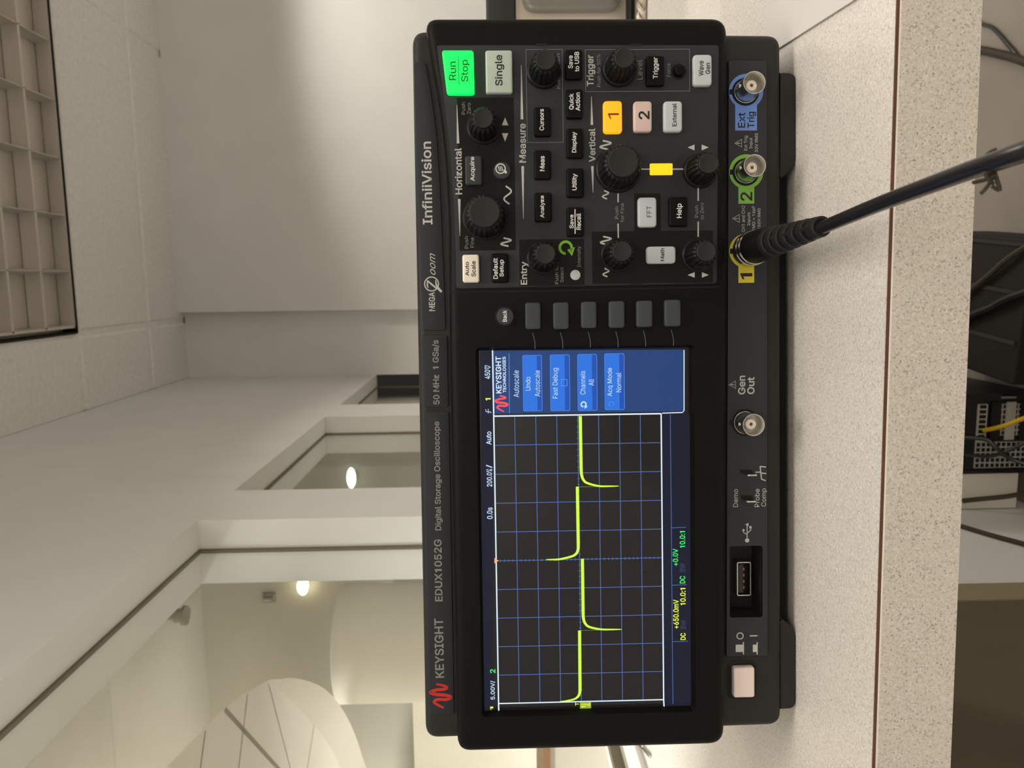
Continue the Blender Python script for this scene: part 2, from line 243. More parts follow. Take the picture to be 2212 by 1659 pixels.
GLYPHS[('S', 'r')] = (447, (224,-9,172,-4,128,9,91,31,64,60,46,96,38,137,104,137,110,110,123,88,142,71,166,59,194,52,224,49,257,52,286,60,311,74,329,92,341,114,346,139,342,161,332,179,316,193,296,205,272,214,245,222,184,239,128,260,86,289,60,326,52,372,58,413,75,448,102,476,138,498,180,511,227,516,275,511,316,498,351,476,377,449,394,415,401,378,337,378,326,412,302,437,267,453,225,459,194,456,167,448,145,435,129,418,118,398,115,376,119,352,131,334,148,319,169,308,191,300,212,293,264,279,287,272,312,264,336,252,359,238,379,220,395,198,405,171,408,139,403,99,386,64,360,34,323,11,278,-4), (35,36,37,34,35,37,34,37,38,33,34,38,33,38,39,32,33,39,32,39,47,47,39,40,32,47,48,46,47,40,32,48,49,45,46,40,45,40,41,31,32,49,31,49,50,44,45,41,31,50,51,31,51,52,44,41,42,30,31,52,43,44,42,30,52,53,30,53,54,29,30,54,29,54,55,29,55,56,28,29,56,28,56,57,28,57,58,28,58,59,28,59,60,27,28,60,27,60,61,27,61,62,27,62,63,26,27,63,26,63,64,25,26,64,25,64,65,24,25,65,24,65,66,23,24,66,22,23,66,22,66,67,21,22,67,20,21,67,20,67,68,19,20,68,18,19,68,18,68,69,5,6,7,5,7,8,17,18,69,5,8,9,17,69,70,4,5,9,16,17,70,4,9,10,15,16,70,4,10,11,15,70,71,3,4,11,14,15,71,3,11,12,3,12,13,13,14,71,3,13,71,3,71,72,2,3,72,2,72,73,1,2,73,0,1,73))
GLYPHS[('T', 'r')] = (449, (32,452,32,509,417,509,417,452,257,452,257,0,193,0,193,452), (0,1,2,0,2,3,7,0,3,6,7,4,4,7,3,6,4,5))
GLYPHS[('U', 'r')] = (517, (259,-8,203,-2,154,15,114,43,85,80,66,124,60,173,60,509,124,509,124,178,128,144,141,113,160,87,187,68,220,56,259,52,298,56,331,68,357,87,377,113,389,144,393,178,393,509,457,509,457,173,451,124,433,80,403,43,363,15,315,-2), (6,7,8,6,8,9,21,22,23,21,23,24,6,9,10,20,21,24,5,6,10,20,24,25,5,10,11,19,20,25,4,5,11,19,25,26,4,11,12,18,19,26,4,12,13,17,18,26,3,4,13,17,26,27,3,13,14,16,17,27,3,14,15,15,16,27,3,15,27,2,3,27,2,27,28,1,2,28,1,28,29,0,1,29))
GLYPHS[('V', 'r')] = (480, (204,0,16,509,84,509,192,206,203,176,215,137,230,89,248,31,235,31,252,90,267,138,279,176,290,206,395,509,463,509,278,0), (0,1,2,0,2,3,12,13,14,12,14,15,0,3,4,11,12,15,0,4,5,10,11,15,9,10,15,0,5,6,8,9,7,7,9,15,0,6,7,0,7,15))
GLYPHS[('Z', 'r')] = (438, (42,0,42,46,273,385,289,408,306,431,323,453,341,476,348,454,317,453,285,452,254,452,223,452,40,452,40,509,397,509,397,462,169,129,152,105,134,81,116,57,97,33,90,54,121,56,152,57,183,57,214,57,399,57,399,0), (12,13,14,12,14,6,6,14,15,12,6,8,8,6,5,7,6,15,7,15,16,8,7,5,5,7,16,12,8,9,4,5,16,11,12,9,10,11,9,3,4,16,2,3,16,1,2,16,1,16,17,1,17,18,1,18,21,21,18,19,21,19,20,22,23,24,22,24,25,22,25,26,22,26,27,21,22,27,1,21,27,0,1,27))
GLYPHS[('a', 'r')] = (389, (160,-9,126,-5,94,5,68,22,48,45,35,73,30,108,34,138,43,161,58,179,78,193,100,203,125,211,152,216,178,220,209,224,234,227,252,230,265,235,273,243,276,255,276,257,273,279,267,297,256,311,240,322,220,329,196,331,171,329,149,322,132,313,118,301,107,288,100,274,41,291,57,322,79,346,104,364,133,375,163,382,194,384,215,383,239,379,263,372,286,360,306,343,322,320,333,290,337,251,337,0,277,0,277,52,272,52,264,38,252,25,236,12,215,1,190,-6,170,45,202,49,228,59,248,74,263,93,272,115,276,138,276,190,270,186,259,182,246,179,231,176,216,173,200,171,186,169,175,168,154,164,134,159,117,150,103,139,95,124,92,105,94,87,102,72,114,61,130,52,149,47), (39,40,41,39,41,42,38,39,42,38,42,43,37,38,43,37,43,44,36,37,44,36,44,45,35,36,45,35,45,27,27,45,26,26,45,46,35,27,28,35,28,29,25,26,46,34,35,29,34,29,30,24,25,46,24,46,47,34,30,31,23,24,47,34,31,32,22,23,47,33,34,32,22,47,48,21,22,48,20,21,48,19,20,48,19,48,49,18,19,49,17,18,65,65,18,49,16,17,65,15,16,65,14,15,65,13,14,65,12,13,65,11,12,65,10,11,65,9,10,65,9,65,66,64,65,49,9,66,67,9,67,68,8,9,68,8,68,69,8,69,70,8,70,71,8,71,72,8,72,73,8,73,74,8,74,75,7,8,75,7,75,76,7,76,77,7,77,78,6,7,78,63,64,49,6,78,79,62,63,49,5,6,79,5,79,80,61,62,51,51,62,49,5,80,81,60,61,51,4,5,81,4,81,82,4,82,83,59,60,52,52,60,51,4,83,84,59,52,53,50,51,49,58,59,53,4,84,58,3,4,58,3,58,53,3,53,54,3,54,55,2,3,55,2,55,56,1,2,56,1,56,57,0,1,57))
GLYPHS[('b', 'r')] = (424, (229,-8,198,-5,172,4,153,17,138,31,127,46,118,59,112,59,112,0,53,0,53,509,114,509,114,319,118,319,127,331,137,346,152,360,171,373,197,381,229,384,274,378,313,361,345,332,370,293,385,245,390,189,385,133,370,84,346,45,313,16,274,-2,220,47,253,51,279,66,301,88,316,117,325,151,328,189,325,227,316,261,301,290,280,311,253,325,220,330,188,325,161,312,140,291,125,263,116,229,113,189,116,150,125,115,140,86,162,65,188,51), (9,10,11,9,11,12,18,19,20,17,18,20,17,20,21,16,17,21,16,21,22,15,16,22,14,15,22,14,22,43,43,22,42,42,22,23,13,14,43,13,43,44,13,44,45,41,42,23,9,12,13,9,13,47,47,13,46,46,13,45,40,41,23,40,23,24,39,40,24,9,47,48,38,39,24,38,24,25,9,48,49,37,38,25,9,49,50,36,37,25,36,25,26,35,36,26,9,50,51,35,26,27,34,35,27,9,51,7,7,51,52,33,34,27,7,52,53,33,27,28,32,33,28,7,53,6,6,53,54,9,7,8,5,6,54,5,54,31,31,32,28,5,31,28,4,5,28,4,28,29,3,4,29,2,3,29,2,29,30,1,2,30,1,30,0))
GLYPHS[('c', 'r')] = (396, (207,-8,159,-2,117,16,82,46,56,85,40,133,34,187,40,243,56,291,82,330,117,360,159,378,207,384,234,383,260,377,284,368,305,356,324,341,340,322,353,301,362,277,303,262,298,276,290,289,281,301,270,311,257,319,242,325,226,329,207,330,173,325,145,310,124,287,108,258,99,224,96,187,99,151,108,117,124,89,145,66,173,51,207,46,226,48,243,52,258,58,271,66,282,76,292,89,299,102,304,117,363,102,354,78,341,56,325,37,306,21,285,9,261,-1,235,-6), (11,12,13,11,13,14,10,11,14,10,14,15,10,15,16,9,10,16,9,16,17,9,17,29,29,17,28,28,17,18,8,9,30,30,9,29,27,28,18,8,30,31,26,27,18,26,18,19,25,26,19,24,25,19,8,31,32,23,24,19,23,19,20,7,8,32,22,23,20,7,32,33,22,20,21,7,33,34,6,7,34,6,34,35,5,6,35,5,35,36,5,36,37,4,5,37,4,37,38,48,49,50,47,48,50,47,50,51,4,38,39,46,47,51,3,4,39,46,51,52,45,46,52,3,39,40,44,45,52,43,44,52,43,52,53,42,43,53,3,40,41,41,42,53,2,3,41,2,41,53,2,53,54,2,54,55,1,2,55,1,55,56,1,56,57,0,1,57))
GLYPHS[('d', 'r')] = (424, (195,-8,151,-2,111,16,79,45,55,84,39,133,34,189,39,245,55,293,79,332,112,361,151,378,196,384,228,381,253,373,272,360,287,346,298,331,306,319,311,319,311,509,372,509,372,0,313,0,313,59,307,59,298,46,287,31,272,17,252,4,227,-5,205,47,236,51,263,65,284,86,299,115,309,150,312,189,309,229,300,263,284,291,263,312,237,325,205,330,172,325,145,311,124,290,108,261,99,227,96,189,99,151,109,117,124,88,145,66,172,51), (19,20,21,19,21,22,11,12,13,11,13,14,10,11,14,10,14,15,9,10,15,9,15,16,9,16,17,8,9,44,44,9,43,43,9,17,43,17,18,42,43,18,8,44,45,41,42,18,41,18,19,41,19,40,40,19,39,39,19,22,8,45,46,7,8,46,7,46,47,38,39,22,7,47,48,6,7,48,37,38,22,6,48,49,5,6,49,5,49,50,36,37,22,5,50,51,35,36,22,4,5,51,4,51,52,34,35,24,24,35,22,4,52,53,33,34,24,3,4,53,3,53,54,32,33,25,25,33,24,32,25,26,23,24,22,3,54,31,31,32,26,3,31,26,3,26,27,2,3,27,2,27,28,2,28,29,1,2,29,1,29,30,0,1,30))
GLYPHS[('e', 'r')] = (404, (212,-8,161,-2,117,16,82,46,56,85,40,132,34,187,39,242,55,290,81,329,115,359,157,378,205,384,236,382,266,374,294,361,319,341,341,315,357,282,368,242,371,194,371,169,75,169,75,221,338,221,310,202,307,237,298,269,283,294,263,314,237,326,205,330,173,326,146,313,125,294,109,270,99,241,96,211,96,178,100,139,110,106,128,80,151,61,179,50,212,46,234,48,254,53,271,61,285,73,297,88,306,105,365,91,353,63,335,39,311,19,283,4,249,-5), (11,12,13,11,13,14,10,11,14,10,14,15,10,15,16,9,10,16,9,16,31,31,16,17,9,31,32,30,31,17,8,9,32,8,32,33,29,30,17,29,17,18,28,29,18,8,33,34,8,34,35,27,28,18,7,8,35,27,18,19,7,35,36,26,27,19,6,7,36,26,19,24,24,19,20,6,36,23,23,36,37,25,26,24,6,23,22,37,23,24,37,24,20,38,37,20,38,20,21,5,6,22,39,38,21,5,22,39,39,22,21,5,39,40,4,5,40,4,40,41,49,50,51,49,51,52,48,49,52,3,4,41,3,41,42,47,48,52,47,52,53,3,42,43,46,47,53,45,46,53,3,43,44,44,45,53,2,3,44,2,44,53,2,53,54,2,54,55,1,2,55,1,55,56,0,1,56))
GLYPHS[('f', 'r')] = (254, (228,379,228,327,6,327,6,379,81,0,81,432,84,461,96,486,113,505,135,519,161,527,187,530,207,529,222,527,234,524,243,521,227,468,222,470,215,472,206,473,195,474,171,470,154,460,145,443,142,419,142,0), (2,3,0,2,0,1,10,11,12,10,12,13,9,10,13,9,13,14,9,14,15,9,15,16,8,9,17,17,9,16,7,8,18,18,8,17,6,7,20,20,7,19,19,7,18,6,20,21,6,21,22,5,6,22,5,22,23,5,23,24,4,5,24,4,24,25))
GLYPHS[('g', 'r')] = (425, (207,-151,168,-148,134,-140,105,-127,82,-110,64,-91,51,-69,101,-41,110,-53,122,-66,136,-78,154,-88,178,-95,207,-97,249,-92,282,-75,304,-47,311,-6,311,68,306,68,298,56,287,41,272,28,252,16,227,8,195,5,152,10,113,27,80,53,55,90,39,136,34,191,39,246,55,293,80,332,112,361,152,378,196,384,228,382,253,373,273,360,288,346,299,331,308,319,313,319,313,379,372,379,372,-9,367,-54,350,-90,324,-117,291,-136,251,-147,205,59,237,63,264,75,285,95,300,121,309,154,312,193,309,231,300,264,285,291,264,312,237,325,205,330,172,325,145,312,124,290,109,262,99,229,96,193,99,155,109,123,124,96,145,76,172,63), (36,37,38,36,38,39,44,45,46,44,46,47,35,36,39,35,39,40,34,35,40,34,40,41,34,41,42,33,34,66,66,34,65,65,34,42,65,42,43,64,65,43,33,66,67,63,64,43,63,43,44,63,44,62,62,44,61,61,44,60,60,44,47,33,67,68,32,33,68,32,68,69,32,69,70,31,32,70,59,60,47,31,70,71,31,71,72,58,59,47,30,31,72,30,72,73,57,58,47,29,30,73,29,73,74,56,57,18,18,57,47,29,74,75,55,56,18,28,29,75,28,75,76,54,55,19,19,55,18,54,19,20,17,18,47,28,76,53,53,54,20,28,53,20,28,20,21,27,28,21,27,21,22,27,22,23,26,27,23,26,23,24,25,26,24,16,17,47,16,47,48,6,7,8,15,16,48,6,8,9,15,48,49,6,9,10,5,6,10,14,15,49,5,10,11,5,11,12,14,49,50,4,5,12,13,14,50,4,12,13,4,13,50,3,4,50,3,50,51,2,3,51,2,51,52,1,2,52,1,52,0))
GLYPHS[('h', 'r')] = (410, (114,227,114,0,53,0,53,509,114,509,114,287,102,287,124,332,152,362,187,379,227,384,264,380,295,369,321,349,341,321,353,285,357,240,357,0,296,0,296,235,290,275,273,304,246,323,210,329,184,326,161,317,141,303,126,283,117,257), (2,3,4,2,4,6,6,4,5,9,10,11,9,11,12,8,9,12,8,12,13,7,8,13,7,13,23,23,13,14,6,7,25,25,7,24,24,7,23,22,23,14,21,22,14,21,14,15,6,25,26,20,21,15,6,26,27,2,6,28,28,6,27,20,15,16,19,20,16,2,28,0,19,16,17,18,19,17,2,0,1))
GLYPHS[('i', 'r')] = (167, (53,0,53,379,114,379,114,0,84,443,67,446,54,455,44,468,41,483,44,499,54,512,67,521,84,524,100,521,114,512,123,499,126,483,123,468,114,455,100,446), (0,1,2,0,2,3,11,12,13,10,11,13,10,13,14,9,10,14,9,14,15,8,9,15,8,15,16,7,8,16,7,16,17,6,7,17,6,17,18,5,6,18,5,18,19,4,5,19))
GLYPHS[('l', 'r')] = (189, (139,-2,101,3,74,20,58,47,53,84,53,509,114,509,114,99,115,77,120,62,130,54,146,52,154,52,160,53,165,53,170,54,181,3,172,1,162,-1,151,-2), (4,5,6,4,6,7,4,7,8,3,4,8,3,8,9,3,9,10,3,10,11,14,15,16,12,13,14,12,14,16,3,11,12,3,12,16,2,3,16,1,2,16,0,1,16,0,16,17,0,17,18,0,18,19))
GLYPHS[('m', 'r')] = (610, (53,0,53,379,112,379,112,295,108,295,118,323,132,346,151,363,172,376,195,384,219,386,257,380,287,361,309,331,321,295,312,295,322,321,337,343,357,361,381,375,407,383,437,386,468,383,497,372,522,354,541,328,553,296,557,255,557,0,496,0,496,254,490,289,473,313,447,326,419,330,395,328,374,320,358,307,345,290,338,270,335,247,335,0,274,0,274,260,269,288,253,311,229,326,199,330,178,328,158,320,140,307,126,289,117,266,114,238,114,0), (9,10,11,20,21,22,8,9,11,19,20,22,19,22,23,8,11,12,0,1,2,0,2,4,4,2,3,7,8,12,18,19,23,18,23,24,6,7,12,6,12,13,17,18,24,17,24,25,5,6,47,47,6,13,16,17,35,35,17,34,34,17,25,47,13,46,46,13,14,5,47,48,33,34,25,5,48,49,16,35,36,33,25,26,45,46,14,32,33,26,4,5,49,15,16,36,4,49,50,15,36,37,31,32,26,44,45,15,15,45,14,4,50,51,15,37,38,31,26,27,0,4,52,52,4,51,44,15,38,44,38,39,30,31,27,43,44,39,43,39,40,0,52,53,42,43,40,30,27,28,29,30,28,42,40,41,0,53,54))
GLYPHS[('n', 'r')] = (410, (114,227,114,0,53,0,53,379,112,379,112,287,102,287,124,332,152,362,187,379,227,384,264,380,295,369,321,349,341,321,353,285,357,240,357,0,296,0,296,235,290,275,273,304,246,323,210,329,184,326,161,317,141,303,126,283,117,257), (9,10,11,9,11,12,2,3,4,2,4,6,6,4,5,8,9,12,8,12,13,7,8,13,7,13,23,23,13,14,6,7,25,25,7,24,24,7,23,22,23,14,21,22,14,21,14,15,6,25,26,20,21,15,6,26,27,2,6,28,28,6,27,20,15,16,19,20,16,2,28,0,19,16,17,18,19,17,2,0,1))
GLYPHS[('o', 'r')] = (415, (207,-8,159,-2,117,16,82,46,56,85,40,133,34,187,40,243,56,291,82,330,117,360,159,378,207,384,256,378,299,360,333,330,359,291,376,243,381,187,376,133,359,85,333,46,299,16,256,-2,207,46,242,51,270,66,292,89,307,117,316,151,319,187,316,224,307,258,292,287,270,310,242,325,207,330,173,325,145,310,124,287,108,258,99,224,96,187,99,151,108,117,124,89,145,66,173,51), (11,12,13,10,11,13,10,13,14,9,10,14,9,14,15,8,9,37,37,9,36,36,9,15,35,36,15,35,15,16,8,37,38,34,35,16,8,38,39,33,34,16,7,8,39,33,16,17,7,39,40,32,33,17,7,40,41,31,32,17,6,7,41,31,17,18,6,41,42,30,31,18,5,6,42,5,42,43,29,30,18,29,18,19,5,43,44,28,29,19,4,5,44,28,19,20,4,44,45,27,28,20,4,45,46,26,27,20,3,4,46,26,20,21,3,46,47,25,26,21,3,47,24,24,25,21,2,3,24,2,24,21,2,21,22,1,2,22,1,22,23,0,1,23))
GLYPHS[('p', 'r')] = (424, (53,-143,53,379,112,379,112,319,118,319,126,331,137,346,152,360,171,373,197,381,229,384,274,378,313,361,345,332,370,293,385,245,390,189,385,133,370,84,346,45,313,16,274,-2,229,-8,198,-5,173,4,153,17,138,31,127,46,118,59,114,59,114,-143,220,47,253,51,279,66,301,88,316,117,325,151,328,189,325,227,316,261,301,290,280,311,253,325,220,330,188,325,161,312,140,291,125,263,116,229,113,189,116,150,125,115,140,86,162,65,188,51), (9,10,11,8,9,11,0,1,2,0,2,3,8,11,12,7,8,12,7,12,13,6,7,13,5,6,13,5,13,43,43,13,42,42,13,14,4,5,43,4,43,44,4,44,45,41,42,14,0,3,4,0,4,48,48,4,47,47,4,46,46,4,45,40,41,14,40,14,15,39,40,15,38,39,15,38,15,16,0,48,49,37,38,16,0,49,50,36,37,16,36,16,17,35,36,17,0,50,51,35,17,18,34,35,18,0,51,29,29,51,52,33,34,18,29,52,53,33,18,19,32,33,19,29,53,28,28,53,54,0,29,30,27,28,54,27,54,31,31,32,19,27,31,19,26,27,19,26,19,20,25,26,20,24,25,20,24,20,21,23,24,21,23,21,22))
GLYPHS[('q', 'r')] = (424, (372,-143,311,-143,311,59,306,59,298,46,287,31,272,17,252,4,227,-5,195,-8,151,-2,111,16,79,45,55,84,39,133,34,189,39,245,55,293,79,332,112,361,151,378,196,384,228,381,253,373,272,360,287,346,298,331,307,319,313,319,313,379,372,379,205,47,236,51,263,65,284,86,299,115,309,150,312,189,309,229,300,263,284,291,263,312,237,325,205,330,172,325,145,311,124,290,108,261,99,227,96,189,99,151,109,117,124,88,145,66,172,51), (20,21,22,20,22,23,28,29,30,28,30,0,19,20,23,19,23,24,18,19,24,18,24,25,18,25,26,17,18,44,44,18,43,43,18,26,43,26,27,42,43,27,17,44,45,41,42,27,41,27,28,41,28,40,40,28,39,39,28,38,38,28,0,17,45,46,16,17,46,16,46,47,16,47,48,15,16,48,37,38,0,15,48,49,14,15,49,14,49,50,36,37,0,14,50,51,35,36,0,13,14,51,13,51,52,34,35,2,2,35,0,13,52,53,33,34,2,12,13,53,12,53,54,32,33,3,3,33,2,32,3,4,1,2,0,12,54,31,31,32,4,12,31,4,12,4,5,11,12,5,11,5,6,11,6,7,10,11,7,10,7,8,9,10,8))
GLYPHS[('r', 'r')] = (259, (53,0,53,379,112,379,112,321,115,321,130,347,152,367,181,380,213,385,221,385,229,384,237,384,243,384,243,322,239,323,230,324,219,325,207,326,182,323,159,315,140,301,126,284,117,262,114,237,114,0), (7,8,9,7,9,10,7,10,11,7,11,12,7,12,13,6,7,13,0,1,2,0,2,3,5,6,14,14,6,13,4,5,17,17,5,16,16,5,15,15,5,14,4,17,18,4,18,19,0,3,4,0,4,22,22,4,21,21,4,20,20,4,19,0,22,23,0,23,24))
GLYPHS[('s', 'r')] = (365, (182,-8,145,-5,112,3,84,18,62,38,45,63,36,94,94,107,105,79,124,60,150,49,181,45,217,50,244,62,262,81,268,103,265,121,254,136,237,147,212,155,149,170,104,186,72,208,53,237,47,274,51,305,65,332,87,354,115,370,149,381,187,384,223,381,254,372,279,358,299,339,314,316,324,290,268,277,258,298,243,316,219,328,187,333,156,329,131,317,114,299,109,277,112,258,124,243,144,232,172,223,229,209,275,194,306,171,325,142,331,107,326,75,312,47,290,24,260,6,223,-5), (29,30,31,28,29,31,28,31,32,28,32,33,27,28,33,27,33,34,26,27,34,26,34,41,41,34,35,26,41,42,40,41,35,25,26,42,25,42,43,39,40,35,25,43,44,38,39,35,38,35,36,24,25,44,24,44,45,37,38,36,24,45,46,23,24,46,23,46,47,23,47,48,22,23,48,22,48,49,22,49,50,22,50,51,21,22,51,21,51,52,20,21,52,20,52,53,19,20,53,18,19,53,17,18,53,17,53,54,16,17,54,15,16,54,6,7,8,15,54,55,14,15,55,5,6,8,13,14,55,5,8,9,13,55,56,4,5,9,12,13,56,4,9,10,11,12,56,4,10,11,11,56,57,4,11,57,3,4,57,3,57,58,2,3,58,2,58,59,1,2,59,0,1,59))
GLYPHS[('t', 'r')] = (227, (204,379,204,327,6,327,6,379,65,471,126,471,126,98,128,76,136,61,150,53,170,50,177,50,185,51,194,52,202,54,213,2,203,-1,192,-3,180,-4,168,-4,125,2,92,21,72,52,65,93), (2,3,0,2,0,1,23,4,5,23,5,6,23,6,7,22,23,7,22,7,8,22,8,9,13,14,15,22,9,10,21,22,10,12,13,15,11,12,15,21,10,11,21,11,15,20,21,15,19,20,15,19,15,16,19,16,17,19,17,18))
GLYPHS[('u', 'r')] = (410, (182,-5,146,-1,115,11,89,31,69,59,57,95,53,139,53,379,114,379,114,144,119,105,137,75,164,56,200,50,226,53,249,62,268,77,283,97,293,122,296,153,296,379,357,379,357,0,298,0,298,92,307,92,286,47,257,17,222,0), (6,7,8,6,8,9,19,20,21,19,21,22,18,19,22,6,9,10,5,6,10,17,18,25,25,18,22,5,10,11,16,17,24,24,17,25,4,5,11,16,24,26,26,24,23,26,25,22,15,16,26,4,11,12,14,15,26,3,4,12,3,12,13,13,14,26,3,13,26,3,26,27,23,26,22,2,3,27,2,27,28,1,2,28,1,28,0))
GLYPHS[('v', 'r')] = (389, (163,0,17,379,84,379,165,155,177,121,187,87,196,53,206,21,184,21,194,53,203,87,213,121,224,155,305,379,371,379,226,0), (0,1,2,0,2,3,12,13,14,12,14,15,0,3,4,11,12,15,0,4,5,10,11,15,0,5,9,9,5,6,9,10,6,6,10,15,0,9,8,7,6,15,0,8,7,0,7,15))
GLYPHS[('x', 'r')] = (379, (21,0,171,218,171,171,29,379,100,379,147,306,164,279,179,253,193,229,207,206,175,206,190,229,202,253,216,279,233,306,282,379,352,379,209,169,209,214,358,0,287,0,231,85,214,112,200,136,187,159,173,182,205,182,191,159,178,136,165,112,148,85,91,0), (2,3,4,2,4,5,14,15,16,14,16,17,2,5,6,13,14,17,2,6,1,1,6,7,12,13,18,18,13,17,1,7,11,11,7,8,11,12,8,8,12,18,1,11,10,9,8,18,0,1,10,9,18,19,0,10,25,25,10,9,25,9,26,26,9,19,0,25,24,27,26,19,0,24,28,28,24,23,28,27,23,23,27,19,0,28,29,22,23,19,0,29,30,21,22,19,0,30,31,20,21,19))
GLYPHS[('y', 'r')] = (389, (47,-139,61,-86,71,-87,88,-90,104,-89,118,-84,130,-74,141,-58,151,-36,163,-1,17,379,84,379,165,155,177,121,187,87,196,53,206,21,184,21,193,53,202,87,212,121,224,155,305,379,371,379,204,-58,191,-85,177,-107,159,-124,139,-136,117,-143,91,-145,77,-145,65,-143,54,-141), (9,10,11,9,11,12,21,22,23,21,23,24,9,12,13,20,21,24,9,13,14,19,20,16,16,20,24,9,14,18,18,14,15,18,19,15,15,19,16,9,18,17,9,17,16,9,16,24,8,9,24,7,8,24,6,7,24,6,24,25,5,6,25,4,5,25,4,25,26,0,1,2,0,2,3,3,4,26,0,3,26,0,26,27,0,27,28,0,28,29,33,0,29,32,33,29,31,32,29,31,29,30))
GLYPHS[('Ω', 'r')] = (536, (42,0,42,57,166,57,166,81,128,97,97,121,73,152,55,189,44,232,40,278,44,328,57,374,77,414,104,449,137,477,176,498,220,511,268,516,316,511,360,498,398,477,432,449,459,414,479,374,491,328,495,278,492,232,481,189,463,152,439,121,408,97,370,81,370,57,494,57,494,0,311,0,311,102,361,125,399,163,423,214,431,277,425,329,410,373,386,408,354,434,314,450,268,455,222,450,182,434,150,408,125,373,110,329,105,277,113,214,136,163,174,125,225,102,225,0), (16,17,18,15,16,18,15,18,19,14,15,19,14,19,20,13,14,20,13,20,46,46,20,21,13,46,47,45,46,21,13,47,48,44,45,21,12,13,48,44,21,22,12,48,49,43,44,22,11,12,49,43,22,23,11,49,50,42,43,23,10,11,50,42,23,24,10,50,51,41,42,24,10,51,52,40,41,24,9,10,52,40,24,25,8,9,52,40,25,26,8,52,53,39,40,26,7,8,53,39,26,27,7,53,54,38,39,27,6,7,54,38,27,28,6,54,55,37,38,28,5,6,55,37,28,29,5,55,56,36,37,29,4,5,56,36,29,30,4,56,3,3,56,57,35,36,31,31,36,30,2,3,57,35,31,32,0,1,2,0,2,57,35,32,33,35,33,34))
GLYPHS[(' ', 'r')] = (188, (), ())
GLYPHS[('+', 'b')] = (453, (183,19,183,379,270,379,270,19,46,157,46,241,406,241,406,157), (0,1,2,0,2,3,4,5,6,4,6,7))
GLYPHS[('.', 'b')] = (188, (95,-19,72,-15,52,-2,39,18,35,41,39,65,52,84,72,97,95,102,119,97,139,84,152,65,156,41,152,18,139,-2,119,-15), (7,8,9,6,7,9,6,9,10,5,6,10,5,10,11,4,5,11,4,11,12,3,4,12,3,12,13,2,3,13,2,13,14,1,2,14,1,14,15,0,1,15))
GLYPHS[('/', 'b')] = (249, (255,548,82,-91,-6,-91,167,548), (2,3,0,2,0,1))
GLYPHS[('0', 'b')] = (453, (227,-22,169,-13,121,12,83,53,55,108,38,176,33,254,38,332,55,400,83,456,121,496,169,522,227,531,284,522,332,496,370,456,398,400,415,332,420,254,415,176,398,108,371,53,332,12,284,-13,227,65,256,70,280,85,300,111,316,148,325,196,329,254,325,312,316,361,300,397,280,424,255,439,227,445,198,439,173,424,153,397,137,361,128,312,124,254,128,196,137,148,153,111,173,85,197,70), (11,12,13,10,11,13,10,13,14,9,10,14,9,14,15,8,9,37,37,9,36,36,9,15,36,15,35,35,15,16,8,37,38,34,35,16,8,38,39,33,34,16,7,8,39,33,16,17,7,39,40,32,33,17,7,40,41,31,32,17,6,7,41,31,17,18,6,41,42,30,31,18,5,6,42,5,42,43,29,30,18,29,18,19,5,43,44,28,29,19,4,5,44,28,19,20,4,44,45,27,28,20,4,45,46,26,27,20,3,4,46,26,20,21,3,46,47,25,26,21,3,47,24,24,25,21,3,24,21,2,3,21,2,21,22,1,2,22,1,22,23,0,1,23))
GLYPHS[('1', 'b')] = (453, (61,-15,61,70,406,70,406,-15,291,524,291,-15,197,-15,197,433,214,433,75,336,71,435,193,524), (0,1,2,0,2,3,10,11,4,10,4,8,8,4,5,9,10,7,7,10,8,9,7,6,9,8,5,6,9,5))
GLYPHS[('2', 'b')] = (453, (49,-15,49,53,223,239,250,267,270,291,286,313,297,333,303,351,305,371,302,393,295,411,283,425,266,435,247,442,224,445,200,442,179,434,164,422,152,406,145,386,140,347,49,347,56,409,73,450,101,484,136,509,178,526,225,531,272,526,313,510,347,485,374,453,391,415,396,372,393,342,385,313,370,282,348,250,317,213,278,170,168,54,168,72,404,72,404,-15), (26,27,28,25,26,28,25,28,29,25,29,30,24,25,30,24,30,31,23,24,31,23,31,14,14,31,13,13,31,32,22,23,15,15,23,14,22,15,16,12,13,32,11,12,32,22,16,17,10,11,32,22,17,18,10,32,33,9,10,33,21,22,18,21,18,19,8,9,33,21,19,20,8,33,34,7,8,34,6,7,34,6,34,35,5,6,35,4,5,35,4,35,36,3,4,36,3,36,37,2,3,37,2,37,38,1,2,38,1,38,39,1,39,41,41,39,40,1,41,42,1,42,43,0,1,43))
GLYPHS[('4', 'b')] = (453, (25,90,25,162,238,524,333,521,124,162,124,178,428,178,428,90,267,-15,267,121,267,146,267,333,358,333,358,-15), (1,2,3,1,3,5,5,3,4,1,5,6,1,6,7,0,1,7,10,11,12,10,12,13,9,10,13,8,9,13))
